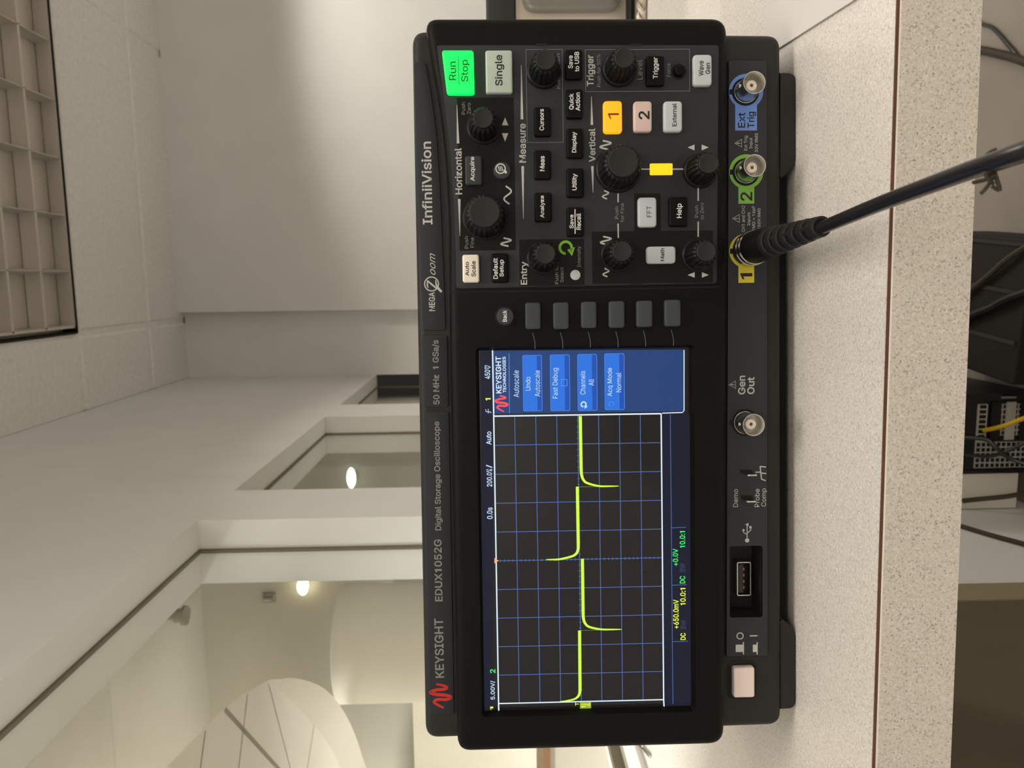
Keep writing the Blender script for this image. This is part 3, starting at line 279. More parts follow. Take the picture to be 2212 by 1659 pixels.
GLYPHS[('5', 'b')] = (453, (221,-22,175,-17,133,-3,98,21,71,51,52,88,42,145,134,145,141,114,150,98,164,85,180,74,199,67,221,65,246,68,268,77,287,92,301,111,309,135,313,162,309,189,301,214,286,234,267,249,244,258,218,262,195,260,172,254,152,245,132,230,50,240,83,524,381,524,381,437,164,437,151,316,131,316,147,328,173,339,200,346,229,349,266,345,300,335,330,318,356,295,377,268,393,237,403,202,406,163,400,113,382,69,354,30,316,2,272,-16), (30,31,34,34,31,32,34,32,33,30,34,36,36,34,37,37,34,35,39,40,41,38,39,41,38,41,42,37,38,42,37,42,43,35,37,43,35,43,44,30,36,35,30,35,44,30,44,26,26,44,25,25,44,45,25,45,46,24,25,46,30,26,27,23,24,46,30,27,28,22,23,46,30,28,29,22,46,47,21,22,47,20,21,47,20,47,48,19,20,48,19,48,49,18,19,49,5,6,7,5,7,8,17,18,49,5,8,9,17,49,50,16,17,50,5,9,10,15,16,50,4,5,10,4,10,11,14,15,50,4,11,12,14,50,51,13,14,51,4,12,13,4,13,51,3,4,51,3,51,52,2,3,52,2,52,53,1,2,53,1,53,0))
GLYPHS[('6', 'b')] = (453, (226,-22,178,-16,135,2,98,29,71,67,54,112,49,162,53,202,66,244,89,292,124,348,244,524,344,521,159,246,123,249,142,284,155,299,171,312,191,321,211,327,235,329,282,324,323,308,357,282,383,247,399,204,404,157,399,108,381,66,354,28,318,1,275,-17,226,63,250,67,271,76,288,89,301,108,309,131,312,157,309,183,301,206,288,225,271,238,250,247,226,250,202,247,182,239,164,225,151,207,143,184,140,158,143,132,151,109,164,89,182,76,202,67), (10,11,12,10,12,19,19,12,13,9,10,19,19,20,21,9,19,18,13,19,21,13,21,22,9,18,17,9,17,16,13,22,23,9,16,15,8,9,15,8,15,14,13,23,44,44,23,24,13,44,45,43,44,24,8,14,13,13,45,46,42,43,24,42,24,25,8,13,46,7,8,46,7,46,47,41,42,25,7,47,48,40,41,25,7,48,49,39,40,25,39,25,26,6,7,49,6,49,50,38,39,26,5,6,50,5,50,51,37,38,26,37,26,27,5,51,52,36,37,27,4,5,52,4,52,53,35,36,27,35,27,28,4,53,54,34,35,28,4,54,55,33,34,28,3,4,55,3,55,32,32,33,28,32,28,29,3,32,29,2,3,29,2,29,30,1,2,30,1,30,31,0,1,31))
GLYPHS[(':', 'b')] = (188, (95,-19,72,-15,52,-2,39,18,35,41,39,65,52,84,72,97,95,102,119,97,139,84,152,65,156,41,152,18,139,-2,119,-15,95,256,72,260,52,273,39,293,35,316,39,340,52,360,72,373,95,377,119,373,139,360,152,340,156,316,152,293,139,273,119,260), (7,8,9,6,7,9,6,9,10,5,6,10,5,10,11,4,5,11,4,11,12,3,4,12,3,12,13,2,3,13,2,13,14,1,2,14,1,14,15,0,1,15,23,24,25,22,23,25,22,25,26,21,22,26,21,26,27,20,21,27,20,27,28,19,20,28,19,28,29,18,19,29,18,29,30,17,18,30,17,30,31,16,17,31))
GLYPHS[('A', 'b')] = (480, (-4,-14,190,524,286,524,484,-14,384,-15,273,297,262,329,250,368,236,416,212,493,265,493,242,415,227,367,215,328,205,297,96,-15,95,127,95,214,385,214,385,127), (0,1,9,9,1,2,9,2,10,10,2,3,0,9,8,11,10,3,0,8,12,12,8,7,12,11,7,7,11,3,6,7,3,0,12,13,5,6,3,0,13,14,0,14,15,4,5,3,16,17,18,16,18,19))
GLYPHS[('B', 'b')] = (456, (45,-15,45,524,242,524,292,519,336,505,369,480,394,450,409,414,413,374,410,341,400,313,384,291,365,274,342,261,330,257,330,274,344,271,371,258,396,237,415,210,429,177,433,136,428,96,413,59,387,28,350,4,304,-11,248,-15,140,72,244,72,292,78,320,92,335,111,340,137,337,157,329,176,317,192,299,205,276,213,247,216,140,216,140,300,237,300,262,303,281,310,298,320,310,334,318,352,321,371,316,397,302,418,278,432,239,437,140,437), (0,1,53,53,1,2,53,2,3,53,3,4,53,4,5,53,5,6,53,6,52,52,6,51,51,6,7,0,53,41,50,51,7,49,50,7,49,7,8,48,49,8,48,8,9,47,48,9,46,47,9,46,9,10,45,46,10,44,45,10,44,10,11,43,44,11,42,43,11,0,41,40,40,41,42,40,42,11,40,11,15,15,11,12,40,15,14,16,15,12,16,12,13,13,16,17,14,13,17,14,17,18,40,14,18,40,18,39,39,18,19,0,40,28,38,39,19,37,38,19,37,19,20,36,37,20,35,36,20,35,20,21,34,35,21,33,34,21,32,33,21,32,21,22,31,32,22,31,22,23,30,31,23,29,30,23,0,28,29,0,29,23,0,23,24,0,24,25,0,25,26,0,26,27))
GLYPHS[('C', 'b')] = (510, (267,-22,201,-14,142,12,93,53,56,108,33,176,25,254,33,332,56,400,93,455,142,497,201,523,267,531,307,528,345,518,380,503,411,483,438,457,461,426,477,390,493,333,397,333,387,367,376,387,364,403,348,416,330,427,311,435,290,439,267,441,227,435,192,419,161,393,139,358,124,311,118,254,124,197,139,152,162,115,192,89,227,74,267,68,290,70,311,74,330,82,348,93,364,106,376,122,387,142,397,175,493,175,477,119,461,84,439,52,411,26,380,6,346,-9,307,-19), (11,12,13,11,13,14,10,11,14,10,14,15,10,15,16,9,10,16,9,16,17,9,17,18,8,9,30,30,9,29,29,9,18,28,29,18,27,28,18,8,30,31,26,27,18,25,26,18,25,18,19,8,31,32,24,25,19,23,24,19,7,8,32,7,32,33,23,19,20,22,23,20,21,22,20,7,33,34,6,7,34,6,34,35,5,6,35,5,35,36,5,36,37,4,5,37,48,49,50,48,50,51,4,37,38,47,48,51,46,47,51,46,51,52,4,38,39,3,4,39,45,46,52,44,45,52,3,39,40,44,52,53,43,44,53,3,40,41,42,43,53,41,42,53,3,41,53,2,3,53,2,53,54,2,54,55,1,2,55,1,55,56,1,56,57,0,1,57))
GLYPHS[('D', 'b')] = (502, (220,-15,81,-15,81,72,214,72,268,78,310,94,343,120,365,155,379,201,384,255,379,309,365,355,343,389,312,415,271,431,220,437,78,437,78,524,226,524,298,516,361,491,410,451,446,398,470,332,477,255,470,178,446,112,409,58,358,18,295,-7,140,524,140,-15,45,-15,45,524), (16,17,18,16,18,19,16,19,20,16,20,21,16,21,15,15,21,14,14,21,22,13,14,22,12,13,22,12,22,23,11,12,23,10,11,23,10,23,24,9,10,24,8,9,24,8,24,25,7,8,25,7,25,26,6,7,26,5,6,26,5,26,27,4,5,27,3,4,27,1,2,3,1,3,27,1,27,28,1,28,29,1,29,0,32,33,30,32,30,31))
GLYPHS[('E', 'b')] = (419, (45,-15,45,524,387,524,387,437,140,437,140,301,370,301,370,214,140,214,140,72,390,72,390,-15), (0,1,4,4,1,2,4,2,3,0,4,5,0,5,8,8,5,6,8,6,7,0,8,9,0,9,10,0,10,11))
GLYPHS[('G', 'b')] = (520, (269,-22,201,-14,141,12,93,54,55,109,32,176,25,254,32,332,55,400,92,455,141,497,199,523,265,531,306,528,345,518,381,502,412,481,440,455,462,424,479,389,493,334,398,334,385,366,375,385,362,401,347,415,330,426,310,434,289,439,265,441,226,435,191,419,161,394,139,358,124,311,118,254,124,197,139,152,162,115,192,89,228,74,269,68,305,72,338,84,363,104,383,130,395,164,402,219,459,197,268,184,268,271,493,271,493,199,486,137,464,83,430,39,384,6,330,-15), (11,12,13,11,13,14,10,11,14,10,14,15,10,15,16,9,10,16,9,16,17,8,9,30,30,9,29,29,9,17,29,17,28,28,17,18,27,28,18,8,30,31,26,27,18,25,26,18,25,18,19,8,31,32,24,25,19,23,24,19,7,8,32,7,32,33,23,19,20,22,23,20,21,22,20,7,33,34,6,7,34,6,34,35,49,50,51,49,51,47,47,51,52,5,6,35,5,35,36,49,47,46,48,47,52,48,52,53,5,36,37,49,48,46,46,48,53,4,5,37,45,46,53,4,37,38,45,53,54,44,45,54,4,38,39,3,4,39,43,44,54,3,39,40,42,43,54,42,54,55,3,40,41,41,42,55,3,41,55,2,3,55,2,55,56,1,2,56,1,56,57,0,1,57))
GLYPHS[('H', 'b')] = (517, (45,-15,45,524,140,524,140,304,377,304,377,524,472,524,472,-15,377,-15,377,217,140,217,140,-15), (0,1,2,0,2,3,4,5,6,4,6,7,0,3,10,10,3,4,10,4,9,9,4,7,0,10,11,8,9,7))
GLYPHS[('I', 'b')] = (300, (16,-15,16,72,103,72,103,437,16,437,16,524,284,524,284,437,198,437,198,72,284,72,284,-15), (4,5,6,4,6,7,3,4,7,2,3,8,8,3,7,2,8,9,0,1,2,0,2,9,0,9,10,0,10,11))
GLYPHS[('K', 'b')] = (467, (95,122,89,221,110,248,127,270,145,292,163,313,182,334,201,354,357,524,471,519,238,261,234,261,45,-15,45,524,140,524,140,334,139,225,140,193,140,-15,364,-15,169,260,229,334,471,-11), (7,8,9,7,9,10,6,7,10,5,6,10,4,5,10,3,4,10,2,3,11,11,3,10,2,11,0,1,2,0,12,13,14,12,14,15,12,15,16,12,16,17,12,17,18,20,21,22,19,20,22))
GLYPHS[('L', 'b')] = (393, (45,-15,45,524,140,524,140,72,376,72,376,-15), (0,1,2,0,2,3,0,3,4,0,4,5))
GLYPHS[('M', 'b')] = (628, (45,-15,45,524,162,524,291,192,296,179,301,164,307,146,313,128,319,107,325,89,331,69,342,34,287,34,298,70,304,88,310,107,316,126,322,145,328,163,334,179,338,192,466,524,583,524,583,-15,489,-15,489,291,489,308,489,327,490,347,490,369,491,391,491,413,492,435,492,472,533,472,519,429,512,404,504,381,496,358,488,336,481,317,475,300,470,286,352,-15,276,-15,156,286,151,299,145,316,138,335,131,356,123,379,115,403,107,427,92,471,134,472,134,437,135,416,135,394,136,372,136,350,137,328,137,309,137,291,137,-15), (0,1,53,53,1,2,53,2,54,54,2,3,20,21,33,33,21,22,33,22,34,34,22,23,55,54,3,20,33,32,35,34,23,0,53,52,56,55,3,20,32,31,36,35,23,0,52,51,57,56,3,20,31,30,37,36,23,0,51,50,58,57,3,20,30,29,38,37,23,0,50,49,59,58,3,20,29,28,39,38,23,0,49,48,60,59,48,48,59,3,20,28,39,39,28,27,20,39,40,27,39,23,0,48,60,60,48,47,0,60,61,26,27,23,20,40,41,0,61,62,25,26,23,20,41,42,0,62,63,24,25,23,20,42,43,19,20,43,18,19,43,17,18,43,16,17,11,11,17,43,15,16,8,8,16,9,9,16,11,10,9,11))
GLYPHS[('N', 'b')] = (523, (45,-15,45,524,144,524,356,191,365,177,376,159,388,137,401,114,414,89,436,43,392,37,387,80,386,107,385,133,384,157,384,178,384,195,384,524,478,524,478,-15,379,-15,189,282,177,302,164,323,151,346,135,373,117,406,85,463,133,472,136,418,137,384,138,355,139,329,140,307,140,291,140,-15), (0,1,27,27,1,2,27,2,28,28,2,3,16,17,18,16,18,19,29,28,3,0,27,26,30,29,3,0,26,25,31,30,24,24,30,3,0,25,31,31,25,24,0,31,32,23,24,3,0,32,33,22,23,3,0,33,34,21,22,3,0,34,35,20,21,3,15,16,19,20,3,4,14,15,19,20,4,5,20,5,13,13,5,6,13,14,6,6,14,19,7,6,19,20,13,12,8,7,19,20,12,11,9,8,19,20,11,10,10,9,19,20,10,19))
GLYPHS[('O', 'b')] = (533, (267,-22,201,-14,142,12,94,53,56,108,33,176,25,254,33,332,56,400,94,455,142,497,201,523,267,531,333,523,392,497,440,455,478,400,501,332,508,254,501,176,478,108,440,53,392,12,333,-14,267,68,306,74,341,89,372,115,394,151,410,197,415,254,410,311,394,358,372,394,341,420,306,435,267,441,227,435,192,420,162,394,139,358,124,311,118,254,124,197,139,151,162,115,192,89,227,74), (11,12,13,10,11,13,10,13,14,9,10,14,9,14,15,8,9,37,37,9,36,36,9,15,36,15,35,35,15,16,8,37,38,34,35,16,8,38,39,33,34,16,7,8,39,33,16,17,7,39,40,32,33,17,7,40,41,31,32,17,6,7,41,31,17,18,6,41,42,30,31,18,5,6,42,5,42,43,29,30,18,29,18,19,5,43,44,28,29,19,4,5,44,28,19,20,4,44,45,27,28,20,4,45,46,26,27,20,3,4,46,26,20,21,3,46,47,25,26,21,3,47,24,24,25,21,3,24,21,2,3,21,2,21,22,1,2,22,1,22,23,0,1,23))
GLYPHS[('Q', 'b')] = (533, (223,170,320,174,381,94,396,74,490,-59,393,-63,334,18,319,37,267,-22,201,-14,142,12,94,53,56,108,33,176,25,254,33,332,56,400,94,455,142,497,201,523,267,531,333,523,392,497,440,455,478,400,501,332,508,254,501,176,478,108,440,53,392,12,333,-14,267,68,306,74,341,89,372,115,394,151,410,197,415,254,410,311,394,358,372,394,341,420,306,435,267,441,227,435,192,420,162,394,139,358,124,311,118,254,124,197,139,151,162,115,192,89,227,74), (0,1,2,7,0,2,7,2,3,7,3,4,6,7,4,5,6,4,19,20,21,18,19,21,18,21,22,17,18,22,17,22,23,16,17,45,45,17,44,44,17,23,44,23,43,43,23,24,16,45,46,42,43,24,16,46,47,41,42,24,15,16,47,41,24,25,15,47,48,40,41,25,15,48,49,39,40,25,14,15,49,39,25,26,14,49,50,38,39,26,13,14,50,13,50,51,37,38,26,37,26,27,13,51,52,36,37,27,12,13,52,36,27,28,12,52,53,35,36,28,12,53,54,34,35,28,11,12,54,34,28,29,11,54,55,33,34,29,11,55,32,32,33,29,11,32,29,10,11,29,10,29,30,9,10,30,9,30,31,8,9,31))
GLYPHS[('R', 'b')] = (449, (45,-15,45,524,237,524,293,519,340,502,378,476,403,440,420,399,424,352,420,305,403,264,378,229,340,203,292,188,237,183,81,183,81,270,233,270,266,273,291,281,309,292,321,307,327,327,330,352,327,377,320,398,308,414,291,426,266,434,232,437,140,437,140,-15,344,-15,209,242,312,244,449,-13), (0,1,16,16,1,30,30,1,2,30,2,3,30,3,4,30,4,5,30,5,6,30,6,29,29,6,28,28,6,7,16,30,31,27,28,7,26,27,7,25,26,7,25,7,8,24,25,8,23,24,8,22,23,8,22,8,9,21,22,9,20,21,9,20,9,10,19,20,10,18,19,10,17,18,10,0,16,15,31,16,17,31,17,14,14,17,10,14,10,11,14,11,12,14,12,13,0,15,14,0,14,31,33,34,35,32,33,35))
GLYPHS[('S', 'b')] = (447, (224,-24,169,-19,122,-5,81,19,52,51,32,91,20,152,116,152,124,116,135,98,151,84,171,73,197,67,224,64,254,67,280,74,302,86,317,101,327,119,331,139,328,156,320,169,307,181,289,191,267,200,241,208,179,225,121,247,75,278,46,320,37,372,43,417,63,457,93,488,132,512,177,526,227,531,278,526,322,512,361,488,389,458,408,420,419,363,326,363,313,404,293,425,263,438,225,444,197,441,173,434,154,423,141,409,132,393,130,376,133,358,142,344,157,331,175,322,196,314,216,307,268,293,291,286,318,278,343,265,368,250,390,230,408,205,420,174,423,139,418,95,399,56,370,22,329,-3,281,-19), (35,36,37,34,35,37,34,37,38,33,34,38,33,38,39,32,33,39,32,39,40,32,40,47,47,40,41,31,32,48,48,32,47,46,47,41,31,48,49,45,46,41,31,49,50,44,45,41,31,50,51,44,41,42,30,31,51,30,51,52,43,44,42,30,52,53,30,53,54,29,30,54,29,54,55,29,55,56,29,56,57,29,57,58,28,29,58,28,58,59,28,59,60,28,60,61,28,61,62,27,28,62,27,62,63,27,63,64,27,64,65,26,27,65,26,65,66,25,26,66,24,25,66,24,66,67,23,24,67,22,23,67,21,22,67,21,67,68,20,21,68,19,20,68,5,6,7,5,7,8,18,19,68,18,68,69,17,18,69,5,8,9,16,17,69,5,9,10,16,69,70,4,5,10,15,16,70,4,10,11,14,15,70,4,11,12,4,12,13,13,14,70,4,13,70,4,70,71,3,4,71,3,71,72,2,3,72,2,72,73,1,2,73,0,1,73))
GLYPHS[('T', 'b')] = (449, (17,437,17,524,432,524,432,437,272,437,272,-15,178,-15,178,437), (0,1,2,0,2,3,7,0,3,6,7,4,4,7,3,6,4,5))
GLYPHS[('U', 'b')] = (517, (259,-23,200,-17,147,2,104,32,72,72,51,120,45,172,45,524,139,524,139,179,143,148,154,120,171,98,194,81,223,71,259,67,295,71,324,81,346,98,364,120,374,148,378,179,378,524,472,524,472,172,466,120,446,72,413,32,370,2,318,-17), (6,7,8,6,8,9,21,22,23,21,23,24,6,9,10,20,21,24,5,6,10,20,24,25,5,10,11,19,20,25,4,5,11,4,11,12,18,19,25,18,25,26,4,12,13,17,18,26,4,13,14,16,17,26,3,4,14,16,26,27,3,14,15,15,16,27,3,15,27,2,3,27,2,27,28,1,2,28,1,28,29,0,1,29))
GLYPHS[('V', 'b')] = (480, (194,-15,-5,523,95,524,206,211,217,181,229,141,244,93,268,16,215,16,238,94,253,142,265,181,276,211,384,524,483,523,289,-15), (1,2,3,12,13,14,0,1,3,12,14,15,0,3,4,11,12,15,0,4,5,10,11,15,9,10,6,6,10,15,0,5,9,9,5,6,0,9,8,7,6,15,0,8,7,0,7,15))
GLYPHS[('W', 'b')] = (686, (144,-15,-4,524,94,524,177,200,185,174,190,148,196,123,202,97,207,70,215,25,171,25,179,70,185,97,190,123,196,149,203,175,209,200,294,524,392,524,477,200,483,174,489,148,495,123,501,97,507,70,515,25,470,25,478,70,484,97,489,123,495,149,502,175,508,200,591,524,690,524,541,-15,444,-15,354,319,344,352,336,388,329,428,318,490,368,490,357,430,350,392,342,356,333,319,241,-15), (0,1,2,0,2,3,16,17,41,41,17,18,41,18,42,42,18,19,32,33,34,32,34,35,16,41,40,43,42,19,44,43,19,16,40,39,45,44,19,16,39,45,45,39,38,16,45,46,38,45,19,37,38,19,16,46,47,36,37,19,0,3,4,15,16,47,36,19,20,31,32,35,14,15,47,30,31,35,0,4,5,36,20,21,13,14,6,6,14,47,29,30,22,22,30,35,0,5,13,13,5,6,36,21,29,29,21,22,0,13,12,7,6,47,36,29,28,23,22,35,0,12,11,8,7,47,36,28,27,24,23,35,0,11,10,9,8,47,36,27,26,25,24,35,0,10,9,0,9,47,36,26,25,36,25,35))
GLYPHS[('X', 'b')] = (474, (-4,-12,225,308,224,212,7,521,112,524,190,408,204,387,217,369,227,353,236,336,246,319,264,279,210,280,230,318,239,336,248,353,260,369,272,387,286,408,366,524,468,521,252,215,252,311,478,-12,374,-15,280,121,267,141,255,157,246,172,237,188,228,205,208,243,265,244,248,206,238,188,229,173,219,158,208,141,194,121,99,-15), (3,4,5,18,19,20,2,3,31,31,3,5,18,20,32,32,20,21,31,5,6,17,18,32,31,6,12,12,6,7,16,17,11,11,17,32,12,7,8,15,16,11,12,8,9,14,15,22,22,15,11,12,9,13,13,9,10,13,14,10,10,14,22,11,10,22,21,22,11,11,22,23,0,1,12,12,1,2,0,12,31,31,12,2,21,11,32,32,11,23,31,32,33,0,31,30,0,30,29,0,29,35,35,29,28,0,35,36,0,36,37,0,37,38,0,38,39))
GLYPHS[('Y', 'b')] = (472, (188,-15,188,204,-6,521,99,524,205,352,221,325,235,299,250,270,271,216,203,216,223,271,238,300,252,325,267,352,373,524,477,521,283,204,283,-15), (2,3,4,13,14,15,1,2,4,13,15,16,1,4,5,12,13,16,1,5,6,11,12,16,10,11,7,7,11,16,1,6,10,10,6,7,1,10,9,8,7,16,1,9,8,1,8,16,0,1,16,0,16,17))
GLYPHS[('a', 'b')] = (389, (160,-24,123,-20,88,-9,58,11,35,37,20,69,15,108,19,142,30,169,48,190,71,206,95,217,121,226,149,231,176,235,207,239,232,242,248,245,257,248,259,251,261,257,261,256,258,276,254,290,246,300,233,309,217,314,196,316,174,314,155,308,140,301,129,290,120,280,108,256,19,282,45,331,69,357,97,377,129,389,161,397,194,399,217,398,242,394,269,386,294,373,317,353,335,327,348,293,352,252,352,-15,262,-15,262,37,281,37,276,29,262,14,244,-1,221,-13,193,-21,170,60,198,64,221,72,237,85,250,101,258,119,261,139,264,168,277,173,263,168,249,164,234,161,218,158,202,156,188,154,177,153,157,149,139,145,125,137,115,129,109,119,107,105,109,92,114,81,123,73,136,66,152,62), (39,40,41,39,41,42,38,39,42,38,42,43,37,38,43,37,43,44,36,37,44,36,44,45,35,36,45,35,45,46,34,35,28,28,35,27,27,35,46,27,46,26,26,46,47,34,28,29,25,26,47,24,25,47,34,29,30,34,30,31,23,24,47,23,47,48,34,31,32,22,23,48,33,34,32,21,22,20,20,22,48,19,20,48,19,48,49,18,19,49,17,18,66,66,18,49,16,17,66,15,16,66,14,15,66,13,14,66,12,13,66,11,12,66,10,11,66,9,10,66,8,9,66,8,66,67,65,66,49,7,8,67,7,67,68,64,65,49,7,68,69,7,69,70,7,70,71,7,71,72,7,72,73,7,73,74,7,74,75,7,75,76,6,7,76,63,64,49,6,76,77,6,77,78,6,78,79,62,63,49,5,6,79,5,79,80,61,62,49,5,80,81,60,61,52,52,61,49,5,81,82,5,82,83,59,60,52,4,5,83,4,83,84,58,59,52,4,84,58,4,58,52,3,4,51,51,4,52,3,51,54,54,51,50,53,52,49,54,53,49,3,54,55,50,54,49,2,3,55,2,55,56,1,2,56,1,56,57,0,1,57))
GLYPHS[('c', 'b')] = (396, (207,-23,155,-17,109,3,71,36,42,78,25,130,19,187,25,246,42,298,71,340,109,373,155,393,206,399,236,398,264,391,290,382,313,368,334,352,352,331,367,308,382,267,293,244,284,269,278,281,270,291,261,299,250,306,237,311,224,314,208,315,178,311,154,298,136,278,122,252,114,221,111,187,114,154,122,123,136,98,154,78,178,65,207,61,223,63,238,66,251,71,262,78,271,86,279,97,285,108,294,135,383,112,368,72,353,47,336,26,315,9,292,-4,265,-15,237,-21), (11,12,13,11,13,14,10,11,14,10,14,15,10,15,16,9,10,16,9,16,17,9,17,18,8,9,18,8,18,29,29,18,19,8,29,30,28,29,19,27,28,19,8,30,31,26,27,19,26,19,20,25,26,20,24,25,20,7,8,31,7,31,32,23,24,20,22,23,20,7,32,33,21,22,20,7,33,34,6,7,34,6,34,35,5,6,35,5,35,36,5,36,37,48,49,50,4,5,37,4,37,38,48,50,51,47,48,51,4,38,39,46,47,51,45,46,51,3,4,39,3,39,40,44,45,51,44,51,52,43,44,52,42,43,52,3,40,41,41,42,52,3,41,52,3,52,53,2,3,53,2,53,54,2,54,55,1,2,55,1,55,56,1,56,57,0,1,57))
GLYPHS[('e', 'b')] = (404, (212,-23,157,-17,109,3,71,36,42,78,25,129,19,187,24,245,41,297,70,339,107,372,153,393,205,399,238,397,271,388,302,374,330,352,354,323,371,287,383,244,386,194,386,154,60,154,60,236,362,228,299,179,292,234,284,263,271,285,254,302,233,311,205,315,177,311,154,300,136,284,123,263,114,238,111,210,111,179,115,142,124,113,139,90,159,74,183,65,212,61,231,63,249,67,263,74,274,83,284,96,298,122,386,101,366,55,346,29,319,6,289,-10,252,-20), (11,12,13,11,13,14,10,11,14,10,14,15,10,15,16,9,10,16,9,16,17,8,9,31,31,9,17,31,17,30,30,17,18,8,31,32,8,32,33,29,30,18,28,29,18,8,33,34,7,8,34,28,18,19,27,28,19,7,34,35,7,35,36,26,27,19,6,7,23,23,7,36,26,19,24,24,19,20,23,36,37,6,23,22,37,23,24,25,26,24,37,24,20,38,37,20,38,20,21,5,6,22,39,38,21,5,22,39,39,22,21,5,39,40,4,5,40,49,50,51,4,40,41,49,51,52,48,49,52,4,41,42,47,48,52,3,4,42,3,42,43,46,47,52,45,46,52,3,43,44,44,45,52,3,44,52,3,52,53,2,3,53,2,53,54,2,54,55,1,2,55,1,55,56,0,1,56))
GLYPHS[('f', 'b')] = (254, (243,394,243,312,-9,312,-9,394,66,-15,66,433,69,465,83,494,103,517,129,533,158,542,187,545,208,544,225,542,238,538,262,531,237,448,217,456,212,457,204,458,196,459,176,456,165,449,160,438,157,418,157,-15), (2,3,0,2,0,1,10,11,12,10,12,13,9,10,13,9,13,14,9,14,15,8,9,15,8,15,16,7,8,17,17,8,16,6,7,20,20,7,19,19,7,18,18,7,17,5,6,21,21,6,20,5,21,22,5,22,23,5,23,24,4,5,24,4,24,25))
GLYPHS[('g', 'b')] = (425, (207,-166,166,-163,129,-154,97,-140,72,-121,52,-100,30,-63,105,-21,122,-43,132,-55,145,-66,160,-74,181,-80,207,-82,245,-77,272,-63,290,-41,296,-5,296,53,314,53,310,47,298,31,281,16,258,2,230,-7,195,-10,148,-5,105,14,69,43,41,83,24,133,19,191,24,249,41,300,68,342,104,374,148,393,195,399,231,397,260,387,282,372,299,356,311,340,315,334,298,334,298,394,387,394,387,-10,382,-58,363,-99,333,-129,297,-150,254,-162,205,74,233,78,256,88,273,104,286,127,294,157,297,193,294,228,286,258,273,282,255,300,232,311,205,315,176,311,154,300,136,281,123,256,114,226,111,193,114,158,123,129,136,105,154,88,176,78), (36,37,38,36,38,39,44,45,41,41,45,46,41,46,42,42,46,43,43,46,47,35,36,39,35,39,40,34,35,40,34,40,41,34,41,44,33,34,44,33,44,43,33,43,65,65,43,64,64,43,63,63,43,62,62,43,61,61,43,47,33,65,66,33,66,67,32,33,67,32,67,68,32,68,69,60,61,47,32,69,70,31,32,70,59,60,47,31,70,71,31,71,72,58,59,47,30,31,72,30,72,73,57,58,47,29,30,73,29,73,74,56,57,47,29,74,75,55,56,19,19,56,47,29,75,76,54,55,19,28,29,76,28,76,53,53,54,19,28,53,18,18,53,19,28,18,22,22,18,17,20,19,47,21,20,47,27,28,22,22,21,47,27,22,23,17,22,47,26,27,23,26,23,24,25,26,24,16,17,47,16,47,48,6,7,8,15,16,48,6,8,9,6,9,10,15,48,49,5,6,10,14,15,49,5,10,11,5,11,12,13,14,49,5,12,13,5,13,49,5,49,50,4,5,50,3,4,50,3,50,51,2,3,51,2,51,52,1,2,52,1,52,0))
GLYPHS[('h', 'b')] = (410, (129,226,129,-15,38,-15,38,524,129,524,129,272,81,274,112,341,143,374,183,394,227,399,267,395,302,382,332,360,355,328,368,288,372,241,372,-15,281,-15,281,234,276,270,262,294,240,309,210,314,188,311,168,304,152,292,139,276,132,254), (2,3,6,6,3,4,6,4,7,7,4,5,9,10,11,9,11,12,8,9,12,8,12,13,7,8,13,7,13,14,5,7,26,26,7,25,25,7,24,24,7,23,23,7,14,23,14,15,22,23,15,21,22,15,20,21,15,5,26,27,20,15,16,5,27,28,2,6,5,2,5,28,19,20,16,2,28,0,19,16,17,18,19,17,2,0,1))
GLYPHS[('i', 'b')] = (167, (38,-15,38,394,129,394,129,-15,84,428,61,432,44,444,30,462,26,483,30,505,44,523,61,535,84,539,106,535,125,523,137,505,141,483,137,462,125,444,106,432), (0,1,2,0,2,3,11,12,13,10,11,13,10,13,14,9,10,14,9,14,15,8,9,15,8,15,16,7,8,16,7,16,17,6,7,17,6,17,18,5,6,18,5,18,19,4,5,19))
GLYPHS[('k', 'b')] = (381, (100,114,95,227,115,227,278,394,383,389,190,184,183,184,38,-15,38,524,129,524,129,-15,287,-15,128,187,192,252,395,-11), (2,3,4,2,4,5,0,1,2,0,2,6,6,2,5,7,8,9,7,9,10,12,13,14,11,12,14))
GLYPHS[('l', 'b')] = (189, (138,-17,96,-11,63,9,44,42,38,83,38,524,129,524,129,99,130,80,133,71,136,68,147,67,153,67,159,68,164,68,182,72,199,-8,175,-14,164,-16,152,-17), (4,5,6,4,6,7,4,7,8,3,4,8,3,8,9,14,15,16,3,9,10,3,10,11,12,13,14,12,14,16,3,11,12,3,12,16,2,3,16,1,2,16,1,16,17,0,1,17,0,17,18,0,18,19))
GLYPHS[('m', 'b')] = (610, (38,-15,38,394,127,394,127,280,88,281,104,329,120,356,142,375,166,390,192,399,220,401,262,394,297,372,322,338,341,280,291,281,309,328,326,353,348,373,375,389,404,398,437,401,471,398,504,385,533,365,554,335,568,299,572,256,572,-15,481,-15,481,253,476,283,463,301,442,311,419,315,398,313,382,307,369,296,358,283,353,267,350,246,350,-15,259,-15,259,259,255,282,242,300,224,312,199,315,182,313,165,307,151,296,139,282,132,262,129,237,129,-15), (9,10,11,20,21,22,8,9,11,19,20,22,19,22,23,0,1,4,4,1,5,5,1,2,5,2,6,6,2,3,8,11,12,7,8,12,18,19,23,18,23,24,6,7,12,17,18,24,6,12,13,17,24,25,3,6,49,49,6,48,48,6,13,16,17,25,48,13,16,16,13,14,16,25,26,48,16,47,47,16,46,46,16,15,14,16,36,36,16,35,35,16,34,34,16,26,33,34,26,45,46,15,32,33,26,3,49,50,14,36,37,31,32,26,44,45,15,31,26,27,3,50,51,14,37,38,14,38,39,30,31,27,3,51,52,43,44,15,0,4,3,43,15,14,0,3,52,43,14,39,43,39,40,0,52,53,42,43,40,30,27,28,29,30,28,42,40,41,0,53,54))
